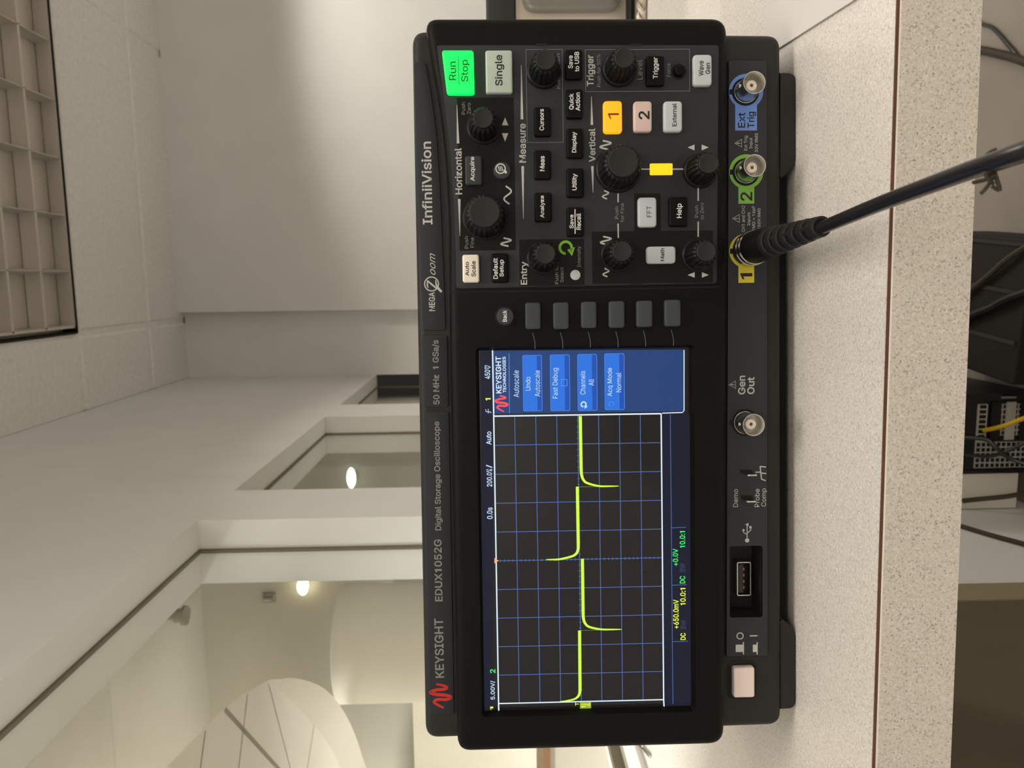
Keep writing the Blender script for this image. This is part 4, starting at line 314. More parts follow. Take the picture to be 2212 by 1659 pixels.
GLYPHS[('n', 'b')] = (410, (129,226,129,-15,38,-15,38,394,127,394,127,272,81,274,112,341,143,374,183,394,227,399,267,395,302,382,332,360,355,328,368,288,372,241,372,-15,281,-15,281,234,276,270,262,294,240,309,210,314,188,311,168,304,152,292,139,276,132,254), (9,10,11,9,11,12,2,3,6,6,3,4,6,4,7,7,4,5,8,9,12,8,12,13,7,8,13,7,13,14,5,7,26,26,7,25,25,7,24,24,7,23,23,7,14,23,14,15,22,23,15,21,22,15,20,21,15,5,26,27,20,15,16,5,27,28,2,6,5,2,5,28,19,20,16,2,28,0,19,16,17,18,19,17,2,0,1))
GLYPHS[('o', 'b')] = (415, (207,-23,155,-17,109,3,71,36,42,78,25,130,19,187,25,246,42,298,71,340,109,373,155,393,207,399,260,393,307,373,344,340,373,298,391,246,396,187,391,130,373,78,344,36,307,3,260,-17,207,61,237,65,261,78,280,98,293,123,301,154,304,187,301,221,293,253,280,278,261,298,237,311,207,315,178,311,154,298,136,278,122,252,114,221,111,187,114,154,122,123,136,98,154,78,178,65), (11,12,13,10,11,13,10,13,14,9,10,14,9,14,15,8,9,15,8,15,36,36,15,16,8,36,37,35,36,16,8,37,38,34,35,16,7,8,38,7,38,39,33,34,16,33,16,17,7,39,40,32,33,17,31,32,17,7,40,41,6,7,41,31,17,18,6,41,42,30,31,18,5,6,42,5,42,43,29,30,18,29,18,19,5,43,44,28,29,19,4,5,44,28,19,20,4,44,45,27,28,20,4,45,46,26,27,20,3,4,46,3,46,47,25,26,20,25,20,21,3,47,24,24,25,21,3,24,21,2,3,21,2,21,22,1,2,22,1,22,23,0,1,23))
GLYPHS[('p', 'b')] = (424, (38,-158,38,394,127,394,127,334,110,334,114,340,126,356,143,372,164,387,194,396,229,399,278,393,321,374,357,342,384,299,400,248,405,189,400,130,384,78,358,35,321,3,278,-17,229,-23,195,-20,166,-10,144,5,127,21,115,37,110,44,129,44,129,-158,220,62,248,66,270,78,289,97,302,122,310,154,313,189,310,224,302,256,289,281,271,299,248,311,220,315,193,311,170,300,152,282,139,257,131,226,128,189,131,152,139,120,152,95,171,77,193,66), (9,10,11,8,9,11,0,1,4,4,1,2,4,2,5,5,2,6,6,2,3,8,11,12,7,8,12,7,12,13,6,7,13,3,6,13,3,13,14,0,4,3,0,3,48,48,3,47,47,3,46,46,3,45,45,3,44,44,3,43,43,3,14,42,43,14,41,42,14,40,41,14,40,14,15,39,40,15,38,39,15,38,15,16,0,48,49,37,38,16,0,49,50,36,37,16,36,16,17,35,36,17,0,50,28,28,50,51,35,17,18,34,35,18,28,51,52,33,34,18,28,52,53,32,33,18,32,18,19,28,53,54,28,54,31,31,32,19,28,31,29,29,31,19,0,28,27,30,29,25,25,29,19,0,27,26,25,19,20,0,26,25,0,25,30,24,25,20,24,20,21,23,24,21,23,21,22))
GLYPHS[('q', 'b')] = (424, (387,-158,296,-158,296,44,314,44,310,38,298,21,281,5,259,-10,230,-20,195,-23,147,-17,103,3,67,35,41,78,24,130,19,189,24,248,41,299,67,342,104,374,147,393,196,399,231,396,260,387,281,372,298,356,310,340,314,334,298,334,298,394,387,394,205,62,231,66,254,77,272,95,285,121,294,153,297,189,294,226,286,257,272,282,254,300,232,311,205,315,177,311,154,299,136,281,122,255,114,224,111,189,114,154,123,123,136,97,154,78,177,66), (20,21,22,20,22,23,28,29,25,25,29,30,25,30,26,26,30,27,27,30,0,19,20,23,19,23,24,18,19,24,18,24,25,18,25,28,17,18,28,17,28,27,17,27,43,43,27,42,42,27,41,41,27,40,40,27,39,39,27,38,38,27,0,17,43,44,17,44,45,16,17,45,16,45,46,16,46,47,16,47,48,15,16,48,37,38,0,15,48,49,14,15,49,14,49,50,36,37,0,14,50,51,35,36,3,3,36,0,13,14,51,13,51,52,34,35,3,13,52,53,33,34,3,12,13,53,12,53,54,32,33,3,12,54,31,31,32,3,12,31,2,2,31,3,12,2,6,6,2,1,4,3,0,5,4,0,11,12,6,6,5,0,11,6,7,1,6,0,10,11,7,10,7,8,9,10,8))
GLYPHS[('r', 'b')] = (259, (38,-15,38,394,127,394,127,336,106,336,118,357,144,380,177,395,212,400,222,400,230,399,237,399,258,399,258,303,236,308,228,309,218,310,207,311,185,308,166,302,150,290,139,276,132,258,129,236,129,-15), (7,8,9,7,9,10,7,10,11,7,11,12,7,12,13,6,7,13,0,1,4,4,1,2,4,2,5,5,2,3,5,6,13,3,5,13,0,4,3,0,3,22,22,3,21,21,3,20,20,3,19,19,3,18,18,3,17,17,3,16,16,3,15,15,3,14,14,3,13,0,22,23,0,23,24))
GLYPHS[('s', 'b')] = (365, (182,-23,143,-20,107,-11,75,6,51,28,31,57,17,105,103,124,118,87,133,73,154,64,181,60,213,65,235,74,249,89,253,104,251,115,244,125,231,133,208,141,145,156,97,173,61,197,39,231,32,274,36,310,53,341,78,366,109,384,146,396,187,399,226,396,260,386,288,370,311,349,327,323,344,279,260,260,245,290,233,304,214,314,187,318,160,314,140,305,128,292,124,276,126,264,134,255,150,246,176,237,233,223,282,208,317,181,339,148,346,107,340,70,324,38,299,12,266,-8,226,-20), (29,30,31,28,29,31,28,31,32,28,32,33,27,28,33,27,33,34,26,27,34,26,34,35,25,26,41,41,26,35,41,35,40,40,35,36,25,41,42,25,42,43,39,40,36,24,25,43,24,43,44,38,39,36,24,44,45,37,38,36,24,45,46,23,24,46,23,46,47,23,47,48,23,48,49,23,49,50,22,23,50,22,50,51,22,51,52,21,22,52,21,52,53,20,21,53,19,20,53,19,53,54,18,19,54,17,18,54,16,17,54,6,7,8,15,16,54,15,54,55,5,6,8,14,15,55,13,14,55,5,8,9,12,13,55,5,9,10,12,55,56,11,12,56,5,10,11,5,11,56,4,5,56,4,56,57,3,4,57,3,57,58,2,3,58,2,58,59,1,2,59,0,1,59))
GLYPHS[('t', 'b')] = (227, (219,394,219,312,-9,312,-9,394,50,486,141,486,141,99,143,80,147,72,155,67,171,65,176,65,183,66,191,67,213,72,231,-8,207,-16,194,-18,181,-19,167,-19,120,-12,81,10,58,46,50,92), (2,3,0,2,0,1,23,4,5,23,5,6,23,6,7,22,23,7,22,7,8,22,8,9,13,14,15,22,9,10,12,13,15,11,12,15,22,10,11,22,11,15,21,22,15,20,21,15,20,15,16,19,20,16,19,16,17,19,17,18))
GLYPHS[('u', 'b')] = (410, (182,-20,142,-16,108,-2,78,20,55,52,42,92,38,138,38,394,129,394,129,145,133,110,148,85,170,70,200,65,222,68,241,75,257,88,270,104,278,126,281,154,281,394,372,394,372,-15,283,-15,283,107,328,105,299,38,266,5,226,-15), (6,7,8,6,8,9,19,20,21,19,21,25,25,21,22,18,19,25,6,9,10,5,6,10,17,18,24,24,18,25,5,10,11,17,24,23,26,25,22,16,17,23,4,5,11,15,16,23,4,11,12,14,15,23,4,12,13,13,14,27,27,14,23,4,13,27,3,4,27,27,26,22,2,3,27,2,27,28,23,27,22,1,2,28,1,28,0))
GLYPHS[('v', 'b')] = (389, (153,-15,-4,393,95,394,179,160,191,126,201,91,210,57,226,6,164,6,180,57,189,91,199,125,210,160,294,394,392,393,236,-15), (1,2,3,12,13,14,0,1,3,12,14,15,0,3,4,11,12,15,0,4,10,10,4,5,10,11,5,5,11,15,0,10,9,6,5,15,0,9,8,7,6,15,0,8,7,0,7,15))
GLYPHS[('x', 'b')] = (379, (-1,-12,178,242,178,147,7,391,108,394,160,314,177,287,192,261,206,237,229,194,153,194,177,236,189,260,203,287,220,314,274,394,374,391,202,145,202,238,380,-12,279,-15,218,77,201,104,187,129,174,151,151,194,227,194,204,151,191,129,178,104,161,77,99,-15), (3,4,5,14,15,16,2,3,25,25,3,5,14,16,9,9,16,17,25,5,6,13,14,9,25,6,1,1,6,12,12,6,7,12,13,7,7,13,8,8,13,9,1,12,11,0,1,25,25,1,11,11,1,2,17,18,27,27,18,26,26,18,19,25,11,10,0,25,24,10,25,26,26,10,9,19,26,9,17,9,19,0,24,23,28,27,17,28,17,19,0,23,29,29,23,22,29,28,22,22,28,19,0,29,30,21,22,19,0,30,31,20,21,19))
GLYPHS[('y', 'b')] = (389, (29,-149,50,-70,73,-72,89,-75,101,-74,110,-71,119,-64,128,-51,137,-30,147,-1,-4,393,95,394,179,160,191,126,201,91,210,57,226,6,164,6,179,57,188,91,198,126,210,160,294,394,392,393,218,-64,204,-92,189,-117,168,-136,145,-150,120,-158,92,-160,76,-160,62,-158,51,-156), (10,11,12,21,22,23,9,10,12,21,23,16,16,23,24,9,12,13,20,21,16,9,13,19,19,13,14,19,20,14,14,20,16,9,19,18,15,14,16,9,18,17,9,17,16,9,16,24,8,9,24,7,8,24,6,7,24,5,6,24,5,24,25,0,1,2,4,5,25,0,2,3,3,4,25,0,3,25,0,25,26,0,26,27,0,27,28,33,0,28,33,28,29,32,33,29,31,32,29,31,29,30))
GLYPHS[('z', 'b')] = (380, (27,-15,27,51,239,325,239,308,33,308,33,394,348,394,348,326,141,55,141,71,354,71,354,-15), (4,5,6,4,6,2,2,6,7,2,7,3,3,7,8,4,2,1,1,4,3,1,3,9,9,3,8,1,9,10,1,10,11,0,1,11))
GLYPHS[('µ', 'b')] = (407, (38,-158,38,394,129,394,129,151,132,121,139,99,152,83,167,72,186,66,206,63,227,66,245,72,260,84,271,99,278,121,281,151,281,394,372,394,372,87,373,75,376,71,381,69,394,68,419,68,419,-15,391,-15,346,-10,310,11,290,44,283,85,283,135,328,135,324,83,315,52,301,27,284,9,265,-5,245,-14,224,-19,206,-20,188,-19,167,-14,146,-5,128,9,111,27,97,52,88,83,84,135,129,135,129,-158), (0,1,47,47,1,2,47,2,3,15,16,17,15,17,31,31,17,18,47,3,48,48,3,4,14,15,30,30,15,31,0,47,46,49,48,4,14,30,29,32,31,18,49,4,5,13,14,29,49,5,6,12,13,29,32,18,19,12,29,28,11,12,28,0,46,45,49,6,42,42,6,7,33,32,19,33,19,20,42,7,8,10,11,28,33,20,21,33,21,22,33,22,23,33,23,24,42,8,9,9,10,28,42,9,28,0,45,44,34,33,24,42,28,35,35,28,27,0,44,43,35,34,27,27,34,24,26,27,24,0,43,42,42,35,36,0,42,49,41,42,36,41,36,37,25,26,24,40,41,37,40,37,38,39,40,38))
GLYPHS[(' ', 'b')] = (188, (), ())

for wt_, a_, b_, c_ in (('r', 196, 262, 62), ('b', 168, 292, 96)):      # a plain 1 without a foot, as on the instrument
    GLYPHS[('1', wt_)] = (420, (a_, 0, b_, 0, b_, 509, b_ - 56, 509, 70, 418, 70, 418 - c_, a_, 509 - c_ - 22), (0, 1, 2, 0, 2, 6, 6, 2, 3, 6, 3, 4, 6, 4, 5))
GLYPHS[('X', 'b')] = (474, (-6, -12, 112, -12, 480, 521, 362, 521, 362, -12, 480, -12, 112, 521, -6, 521), (0, 1, 2, 0, 2, 3, 4, 5, 6, 4, 6, 7))
R_OUT = ((125, 509), (236, 509), (290, 504), (333, 489), (367, 465), (390, 433), (405, 395), (409, 352), (405, 309), (390, 271), (367, 240), (333, 217), (289, 203), (236, 198), (125, 198))
R_IN = ((125, 452), (233, 452), (269, 449), (298, 440), (319, 425), (334, 405), (342, 380), (345, 352), (342, 324), (334, 300), (319, 281), (298, 267), (269, 258), (234, 255), (125, 255))
for wt_, g_ in (('r', 0), ('b', 14)):                     # an R built from stem, bowl and leg
    v_ = [60 - g_, 0, 60 - g_, 509 + g_, 125 + g_, 509 + g_, 125 + g_, 0, 353 - g_, 0, 230 - g_, 229, 303 + g_, 229, 428 + g_, 0]; f_ = [0, 1, 2, 0, 2, 3, 4, 5, 6, 4, 6, 7]
    for (xo, yo), (xi, yi) in zip(R_OUT, R_IN):
        l_ = math.hypot(xo - xi, yo - yi) or 1
        v_ += [xo + (xo - xi) / l_ * g_, yo + (yo - yi) / l_ * g_, xi - (xo - xi) / l_ * g_, yi - (yo - yi) / l_ * g_]
    for k_ in range(14): f_ += [8 + 2 * k_, 9 + 2 * k_, 11 + 2 * k_, 8 + 2 * k_, 11 + 2 * k_, 10 + 2 * k_]
    GLYPHS[('R', wt_)] = (449, v_, f_)
_gc = {}
def glyph(c, wt):
    if (c, wt) not in _gc:
        a, v, f = GLYPHS[(c, wt)]
        _gc[(c, wt)] = (a / 1000, [(v[k] / 1000, v[k + 1] / 1000) for k in range(0, len(v), 2)], [tuple(f[k:k + 3]) for k in range(0, len(f), 3)])
    return _gc[(c, wt)]
def text_mesh(s, bold, shear):
    wt = 'b' if bold > .004 else 'r'
    x, V, F = 0, [], []
    for c in s:
        adv, vs, fs = glyph(c, wt); n = len(V)
        V += [(x + a + shear * b, b) for a, b in vs]; F += [tuple(n + q for q in t) for t in fs]; x += adv
    return V, F

class MB:
    """Collects shapes (in metres or, with s=.001, in millimetres) and links them as one mesh."""
    def __init__(self, s=1.0): self.bm = bmesh.new(); self.mats = []; self.s = s
    def mi(self, m):
        if m not in self.mats: self.mats.append(m)
        return self.mats.index(m)
    def face(self, vs, m, smooth=False):
        try: f = self.bm.faces.new(vs)
        except ValueError: return None
        f.material_index = self.mi(m); f.smooth = smooth
        return f
    def v(self, p): return self.bm.verts.new(Vector(p) * self.s)
    def poly(self, pts, m):
        return self.face([self.v(p) for p in pts], m)
    def flat(self, pts, y, m):                       # polygon in a front plane
        return self.poly([(x, y, z) for x, z in pts], m)
    def rect(self, b, y, m): self.flat([(b[0], b[1]), (b[2], b[1]), (b[2], b[3]), (b[0], b[3])], y, m)
    def box(self, a, b, m):
        (x0, y0, z0), (x1, y1, z1) = a, b
        c = [self.v(p) for p in ((x0, y0, z0), (x1, y0, z0), (x1, y1, z0), (x0, y1, z0),
                                 (x0, y0, z1), (x1, y0, z1), (x1, y1, z1), (x0, y1, z1))]
        for q in ((3, 2, 1, 0), (4, 5, 6, 7), (0, 1, 5, 4), (1, 2, 6, 5), (2, 3, 7, 6), (3, 0, 4, 7)):
            self.face([c[i] for i in q], m)
    def loops(self, ls, m, close_first=True, close_last=True, smooth=True, wrap=True):
        R = [[self.v(p) for p in l] for l in ls]
        n = len(R[0])
        for a, b in zip(R, R[1:]):
            for i in range(n if wrap else n - 1):
                j = (i + 1) % n
                self.face([a[i], a[j], b[j], b[i]], m, smooth)
        if close_first: self.face(R[0][::-1], m)
        if close_last: self.face(R[-1], m)
        return R
    def slab(self, outline, y0, y1, r, m, holes=(), back=True, steps=4, front_m=None):
        """front plate: outline (x,z), front plane y0 with edge rounding r, back plane y1"""
        ls = []
        for i in range(steps + 1):
            t = math.pi / 2 * i / steps
            d = r * (1 - math.sin(t)); y = y0 + r * (1 - math.cos(t))
            ls.append([(x, y, z) for x, z in offset(outline, d)])
        ls.append([(x, y1, z) for x, z in outline])
        R = self.loops(ls, m, close_first=not holes, close_last=back)
        if holes:
            es = []
            n = len(R[0])
            for i in range(n): es.append(self.bm.edges.get((R[0][i], R[0][(i + 1) % n])))
            for h in holes:
                hv = [self.v((x, y0, z)) for x, z in h]
                for i in range(len(hv)): es.append(self.bm.edges.new((hv[i], hv[(i + 1) % len(hv)])))
            g = bmesh.ops.triangle_fill(self.bm, use_beauty=True, use_dissolve=False, edges=es)
            for f in g['geom']:
                if isinstance(f, bmesh.types.BMFace): f.material_index = self.mi(front_m or m)
    def text(self, s, b, y, m, bold=0.0, shear=0.0):
        vs, fs = text_mesh(s, bold, shear)
        xs = [p[0] for p in vs]; zs = [p[1] for p in vs]
        x0, x1, z0, z1 = min(xs), max(xs), min(zs), max(zs)
        sx = (b[2] - b[0]) / (x1 - x0); sz = (b[3] - b[1]) / (z1 - z0)
        V = [self.v((b[0] + (x - x0) * sx, y, b[1] + (z - z0) * sz)) for x, z in vs]
        for f in fs: self.face([V[i] for i in f], m)
    def ribbon(self, pts, wd, y, m, closed=False):
        n = len(pts); L = []; Rr = []
        for i in range(n):
            a = pts[(i - 1) % n] if (closed or i > 0) else pts[0]
            c = pts[(i + 1) % n] if (closed or i < n - 1) else pts[-1]
            dx, dz = c[0] - a[0], c[1] - a[1]; l = math.hypot(dx, dz) or 1
            ww = wd[i] if isinstance(wd, (list, tuple)) else wd
            nx, nz = -dz / l * ww / 2, dx / l * ww / 2
            L.append(self.v((pts[i][0] + nx, y, pts[i][1] + nz))); Rr.append(self.v((pts[i][0] - nx, y, pts[i][1] - nz)))
        for i in range(n if closed else n - 1):
            j = (i + 1) % n
            self.face([L[i], Rr[i], Rr[j], L[j]], m)
    def disc(self, c, r, y, m, n=32):
        self.flat([(c[0] + r * math.cos(2 * math.pi * i / n), c[1] + r * math.sin(2 * math.pi * i / n)) for i in range(n)], y, m)
    def ring(self, c, r0, r1, y, m, n=40, a0=0, a1=360):
        k = [(c[0], c[1], math.radians(a0 + (a1 - a0) * i / n)) for i in range(n + 1)]
        A = [self.v((x + r0 * math.cos(t), y, z + r0 * math.sin(t))) for x, z, t in k]
        B = [self.v((x + r1 * math.cos(t), y, z + r1 * math.sin(t))) for x, z, t in k]
        for i in range(n): self.face([A[i], A[i + 1], B[i + 1], B[i]], m)
    def lathe_y(self, c, prof, m, n=48, flute=0, amp=0, cap=True):
        """turned about a line along -y through (x,z)=c; prof = (y, r, fluted?)"""
        ls = []
        for p in prof:
            y, r = p[0], p[1]; fl = p[2] if len(p) > 2 else 0
            l = []
            for i in range(n):
                t = 2 * math.pi * i / n
                rr = r + (amp * (abs(math.cos(flute * t / 2)) ** .7 - .5) if fl else 0)
                l.append((c[0] + rr * math.cos(t), y, c[1] + rr * math.sin(t)))
            ls.append(l)
        self.loops(ls, m, close_first=False, close_last=cap)
    def tube(self, pts, r, m, n=10, caps=True):
        P = [Vector(p) for p in pts]; rs = r if isinstance(r, (list, tuple)) else [r] * len(P)
        ls = []; up = None
        for i, p in enumerate(P):
            t = (P[min(i + 1, len(P) - 1)] - P[max(i - 1, 0)]).normalized()
            if up is None:
                up = t.cross(Vector((0, 0, 1)))
                if up.length < .1: up = t.cross(Vector((0, 1, 0)))
                up.normalize()
            else:
                up = (up - t * up.dot(t)).normalized()
            bn = t.cross(up)
            ls.append([p + (up * math.cos(2 * math.pi * k / n) + bn * math.sin(2 * math.pi * k / n)) * rs[i] for k in range(n)])
        self.loops(ls, m, caps, caps)
    def cyl_z(self, c, r, z0, z1, m, n=48):
        self.loops([[(c[0] + r * math.cos(2 * math.pi * i / n), c[1] + r * math.sin(2 * math.pi * i / n), z) for i in range(n)] for z in (z0, z1)], m)
    def build(self, name, parent=None, label=None, cat=None, group=None, kind=None, sharp=35):
        bmesh.ops.recalc_face_normals(self.bm, faces=self.bm.faces[:])
        me = bpy.data.meshes.new(name); self.bm.to_mesh(me); self.bm.free()
        for m in self.mats: me.materials.append(m)
        me.shade_smooth(); me.set_sharp_from_angle(angle=math.radians(sharp))
        o = bpy.data.objects.new(name, me); COL.objects.link(o)
        if parent: o.parent = parent
        return tag(o, label, cat, group, kind)

def offset(pts, d):
    """inward offset of a counter-clockwise outline"""
    if d < 1e-9: return list(pts)
    n = len(pts); out = []
    for i in range(n):
        a, b, c = pts[i - 1], pts[i], pts[(i + 1) % n]
        e1 = Vector((b[0] - a[0], b[1] - a[1])).normalized(); e2 = Vector((c[0] - b[0], c[1] - b[1])).normalized()
        n1, n2 = Vector((-e1.y, e1.x)), Vector((-e2.y, e2.x))
        q = (n1 + n2); q.normalize(); k = max(.5, q.dot(n1))
        out.append((b[0] + q.x * d / k, b[1] + q.y * d / k))
    return out
def roundpoly(pts, r, seg=6):
    n = len(pts); out = []
    for i in range(n):
        rr = r[i] if isinstance(r, (list, tuple)) else r
        a, b, c = Vector(pts[i - 1]), Vector(pts[i]), Vector(pts[(i + 1) % n])
        u, v = (a - b), (c - b)
        if rr <= 0 : out.append(tuple(b)); continue
        rr = min(rr, u.length * .49, v.length * .49)
        p, q = b + u.normalized() * rr, b + v.normalized() * rr
        for k in range(seg + 1):
            t = k / seg
            out.append(tuple(p * (1 - t) ** 2 + b * 2 * t * (1 - t) + q * t * t))
    return out
def rrect(b, r, seg=5): return roundpoly([(b[0], b[1]), (b[2], b[1]), (b[2], b[3]), (b[0], b[3])], r, seg)
def grow(b, g): return (b[0] - g, b[1] - g, b[2] + g, b[3] + g)
def smooth_path(pts, k=8):
    P = [Vector(p) for p in pts]; out = []
    for i in range(len(P) - 1):
        p0, p1, p2, p3 = P[max(i - 1, 0)], P[i], P[i + 1], P[min(i + 2, len(P) - 1)]
        for j in range(k):
            t = j / k
            out.append(.5 * ((2 * p1) + (p2 - p0) * t + (2 * p0 - 5 * p1 + 4 * p2 - p3) * t * t + (3 * p1 - p0 - 3 * p2 + p3) * t ** 3))
    out.append(P[-1]); return out

# ------------------------------------------------------------------ the room
XL, XG, XO = -.445, -.505, -.57          # room face, glass and far face of the window wall
YB, YR = 3.63, 3.70                      # rear wall and its recess
HEAD, SILL, CEIL = 1.6, .903, 2.5
X1, Y0 = 4.3, -3.3                       # right wall, wall behind the photographer
WINS = [(.47, 1.425), (1.636, 2.545), (2.80, 3.695)]

b = MB(); b.box((XL - .2, Y0, -.05), (X1, YR, 0), M_FLOOR)
tag(b.build('floor'), 'taupe vinyl floor of the lab', 'floor', kind='structure')
b = MB(); b.box((-4.6, -2.2, -.05), (XL - .2, YR, 0), M_NEXTF)
tag(b.build('floor_next_room'), 'floor of the room behind the interior windows', 'floor', kind='structure')

b = MB()
b.box((XO, Y0, 0), (XL, YR, SILL - .001), M_WALL); b.box((XO, Y0, HEAD), (XL, YR, CEIL), M_WALL)
for ya, yb in ((Y0, WINS[0][0]), (WINS[0][1], WINS[1][0]), (WINS[1][1], WINS[2][0])):
    b.box((XO, ya, SILL - .001), (XL, yb, HEAD), M_WALL)
tag(b.build('wall_left'), 'white wall with three deep interior windows', 'wall', kind='structure')
b = MB()
b.box((-.13, YB, 0), (X1, YB + .15, CEIL), M_WALL); b.box((XL, YR, 0), (-.13, YR + .08, CEIL), M_WALL)
tag(b.build('wall_back'), 'white rear wall with a shallow recess at the corner', 'wall', kind='structure')
b = MB(); b.box((X1, Y0, 0), (X1 + .1, YB, CEIL), M_WALL); tag(b.build('wall_right'), 'white wall out at the right', 'wall', kind='structure')
b = MB(); b.box((XL, Y0 - .1, 0), (X1, Y0, CEIL), M_WALL); tag(b.build('wall_front'), 'white wall behind the photographer', 'wall', kind='structure')

# ceiling: tiles hanging a little below their grid
b = MB()
gx = [XL + .001] + [-.17 + 1.19 * k for k in range(4)] + [X1]
gy = [YR] + [3.31 - .555 * k for k in range(12)] + [Y0]
gp = .011
b.box((XL - .1, Y0, CEIL + .09), (X1, YR, CEIL + .11), M_CEIL)
for i in range(len(gx) - 1):
    for j in range(len(gy) - 1):
        x0, x1, y1, y0 = gx[i], gx[i + 1], gy[j], gy[j + 1]
        if i == 1 and j == 2: continue                       # bay of the switched off light
        b.box((x0, y0, CEIL + .006), (x1, y1, CEIL + .012), M_CEIL)
        a0, a1, c0, c1 = x0 + gp, x1 - gp, y0 + gp, y1 - gp
        if i == 0: a0 = x0
        if j == 0: c1 = y1
        e = .008
        b.loops([[(a0, c0, CEIL + .006), (a1, c0, CEIL + .006), (a1, c1, CEIL + .006), (a0, c1, CEIL + .006)],
                 [(a0 + e * (i > 0), c0 + e, CEIL), (a1 - e, c0 + e, CEIL), (a1 - e, c1 - e * (j > 0), CEIL), (a0 + e * (i > 0), c1 - e * (j > 0), CEIL)]],
                M_CEIL, close_first=False, smooth=False)
tag(b.build('ceiling'), 'suspended ceiling of white mineral tiles', 'ceiling', kind='structure')

# next room, seen through the interior windows
b = MB(); b.box((-4.6, YR - .03, 0), (XO, YR + .08, CEIL), M_NEXT)
tag(b.build('wall_next_back'), 'olive grey rear wall of the room behind the windows', 'wall', kind='structure')
b = MB(); b.box((-4.7, -2.2, 0), (-4.6, YR, CEIL), M_NEXT); b.box((-4.6, -2.3, 0), (XO, -2.2, CEIL), M_NEXT)
tag(b.build('wall_next_left'), 'far side walls of the room behind the windows', 'wall', kind='structure')
b = MB(); b.box((-4.6, -2.2, CEIL), (XO, YR, CEIL + .05), M_NEXTC)
tag(b.build('ceiling_next_room'), 'plain ceiling of the room behind the windows', 'ceiling', kind='structure')

# windows
M_PANE = bpy.data.materials.new('window_glass'); M_PANE.use_nodes = True
nt = M_PANE.node_tree; nt.nodes.clear()
o_ = nt.nodes.new('ShaderNodeOutputMaterial'); mx = nt.nodes.new('ShaderNodeMixShader')
tr = nt.nodes.new('ShaderNodeBsdfTransparent'); gl = nt.nodes.new('ShaderNodeBsdfGlossy'); lw = nt.nodes.new('ShaderNodeLayerWeight')
tr.inputs[0].default_value = (.985, .99, .975, 1); gl.inputs['Roughness'].default_value = .03; lw.inputs[0].default_value = .5
pw = nt.nodes.new('ShaderNodeMath'); pw.operation = 'POWER'; pw.inputs[1].default_value = 5
ad = nt.nodes.new('ShaderNodeMath'); ad.operation = 'MULTIPLY_ADD'; ad.inputs[1].default_value = .5; ad.inputs[2].default_value = .03
nt.links.new(lw.outputs['Facing'], pw.inputs[0]); nt.links.new(pw.outputs[0], ad.inputs[0])
nt.links.new(ad.outputs[0], mx.inputs[0]); nt.links.new(tr.outputs[0], mx.inputs[1]); nt.links.new(gl.outputs[0], mx.inputs[2])
nt.links.new(mx.outputs[0], o_.inputs[0])
for i, (ya, yb) in enumerate(WINS):
    wn = tag(thing('window_%d' % (i + 1), ['interior window nearest the bench, with a downlight seen through it',
              'middle interior window of the left wall', 'interior window next to the room corner'][i], 'window', (XG, ya, SILL)), kind='structure')
    h = HEAD - SILL; L = yb - ya
    m = MB(); m.box((-.003, .004, .008), (.003, L - .004, h - .004), M_PANE); m.build('pane', wn)
    m = MB(); f = .0035
    m.box((-.005, 0, 0), (.005, L, .011), M_REVEAL); m.box((-.004, 0, h - f), (.004, L, h), M_REVEAL)
    m.box((-.004, 0, .011), (.004, f, h - f), M_REVEAL); m.box((-.004, L - f, .011), (.004, L, h - f), M_REVEAL)
    m.build('window_frame', wn)
    m = MB(); m.box((XO - XG, 0, -.001), (XL - XG, L, 0), M_CREAM); m.build('window_sill', wn)

# ------------------------------------------------------------------ switched off ceiling light
FX0, FX1, FY0, FY1 = -.165, 1.015, 2.205, 2.75
tf = thing('ceiling_light', 'switched off recessed ceiling light with eighteen louvre cells', 'ceiling light', ((FX0 + FX1) / 2, (FY0 + FY1) / 2, CEIL))
LX, LY = (FX1 - FX0), (FY1 - FY0)
m = MB()
m.box((-LX / 2 + .001, -LY / 2 + .001, .052), (LX / 2 - .001, LY / 2 - .001, .085), M_LOUVER)
for s in (-1, 1):
    m.box((s * LX / 2 - .003, -LY / 2, -.001), (s * LX / 2 + .003, LY / 2, .08), M_HOUSE)
    m.box((-LX / 2, s * LY / 2 - .003, -.001), (LX / 2, s * LY / 2 + .003, .08), M_HOUSE)
m.build('housing', tf, 'black edged housing')
m = MB()
ax0, ax1, ay0, ay1 = -LX / 2 + .022, LX / 2 - .010, -LY / 2 + .012, LY / 2 - .006
def blade(p, q, wb, wt, h, mm, me_=None):
    (x0, y0), (x1, y1) = p, q
    d = Vector((x1 - x0, y1 - y0)).normalized(); nn = Vector((-d.y, d.x))
    ls = []
    for k in range(5):
        t = k / 4; ww = wb + (wt - wb) * t * t
        ls.append((ww, .004 + h * t))
    L = [m.v((x0 + nn.x * a / 2, y0 + nn.y * a / 2, z)) for a, z in ls]; R = [m.v((x0 - nn.x * a / 2, y0 - nn.y * a / 2, z)) for a, z in ls]
    L2 = [m.v((x1 + nn.x * a / 2, y1 + nn.y * a / 2, z)) for a, z in ls]; R2 = [m.v((x1 - nn.x * a / 2, y1 - nn.y * a / 2, z)) for a, z in ls]
    for k in range(4):
        m.face([L[k], L2[k], L2[k + 1], L[k + 1]], mm, True); m.face([R[k], R[k + 1], R2[k + 1], R2[k]], mm, True)
    m.face([L[0], R[0], R2[0], L2[0]], me_ or M_LOUVER2)
for k in range(7):
    x = ax0 + (ax1 - ax0) * k / 6
    if 0 < k < 6: blade((x, ay0), (x, ay1), .003, .020, .046, M_LOUVER, M_LOUVER)
for k in range(4):
    y = ay0 + (ay1 - ay0) * k / 3
    if 0 < k < 3: blade((ax0, y), (ax1, y), .011, .03, .046, M_LOUVER)
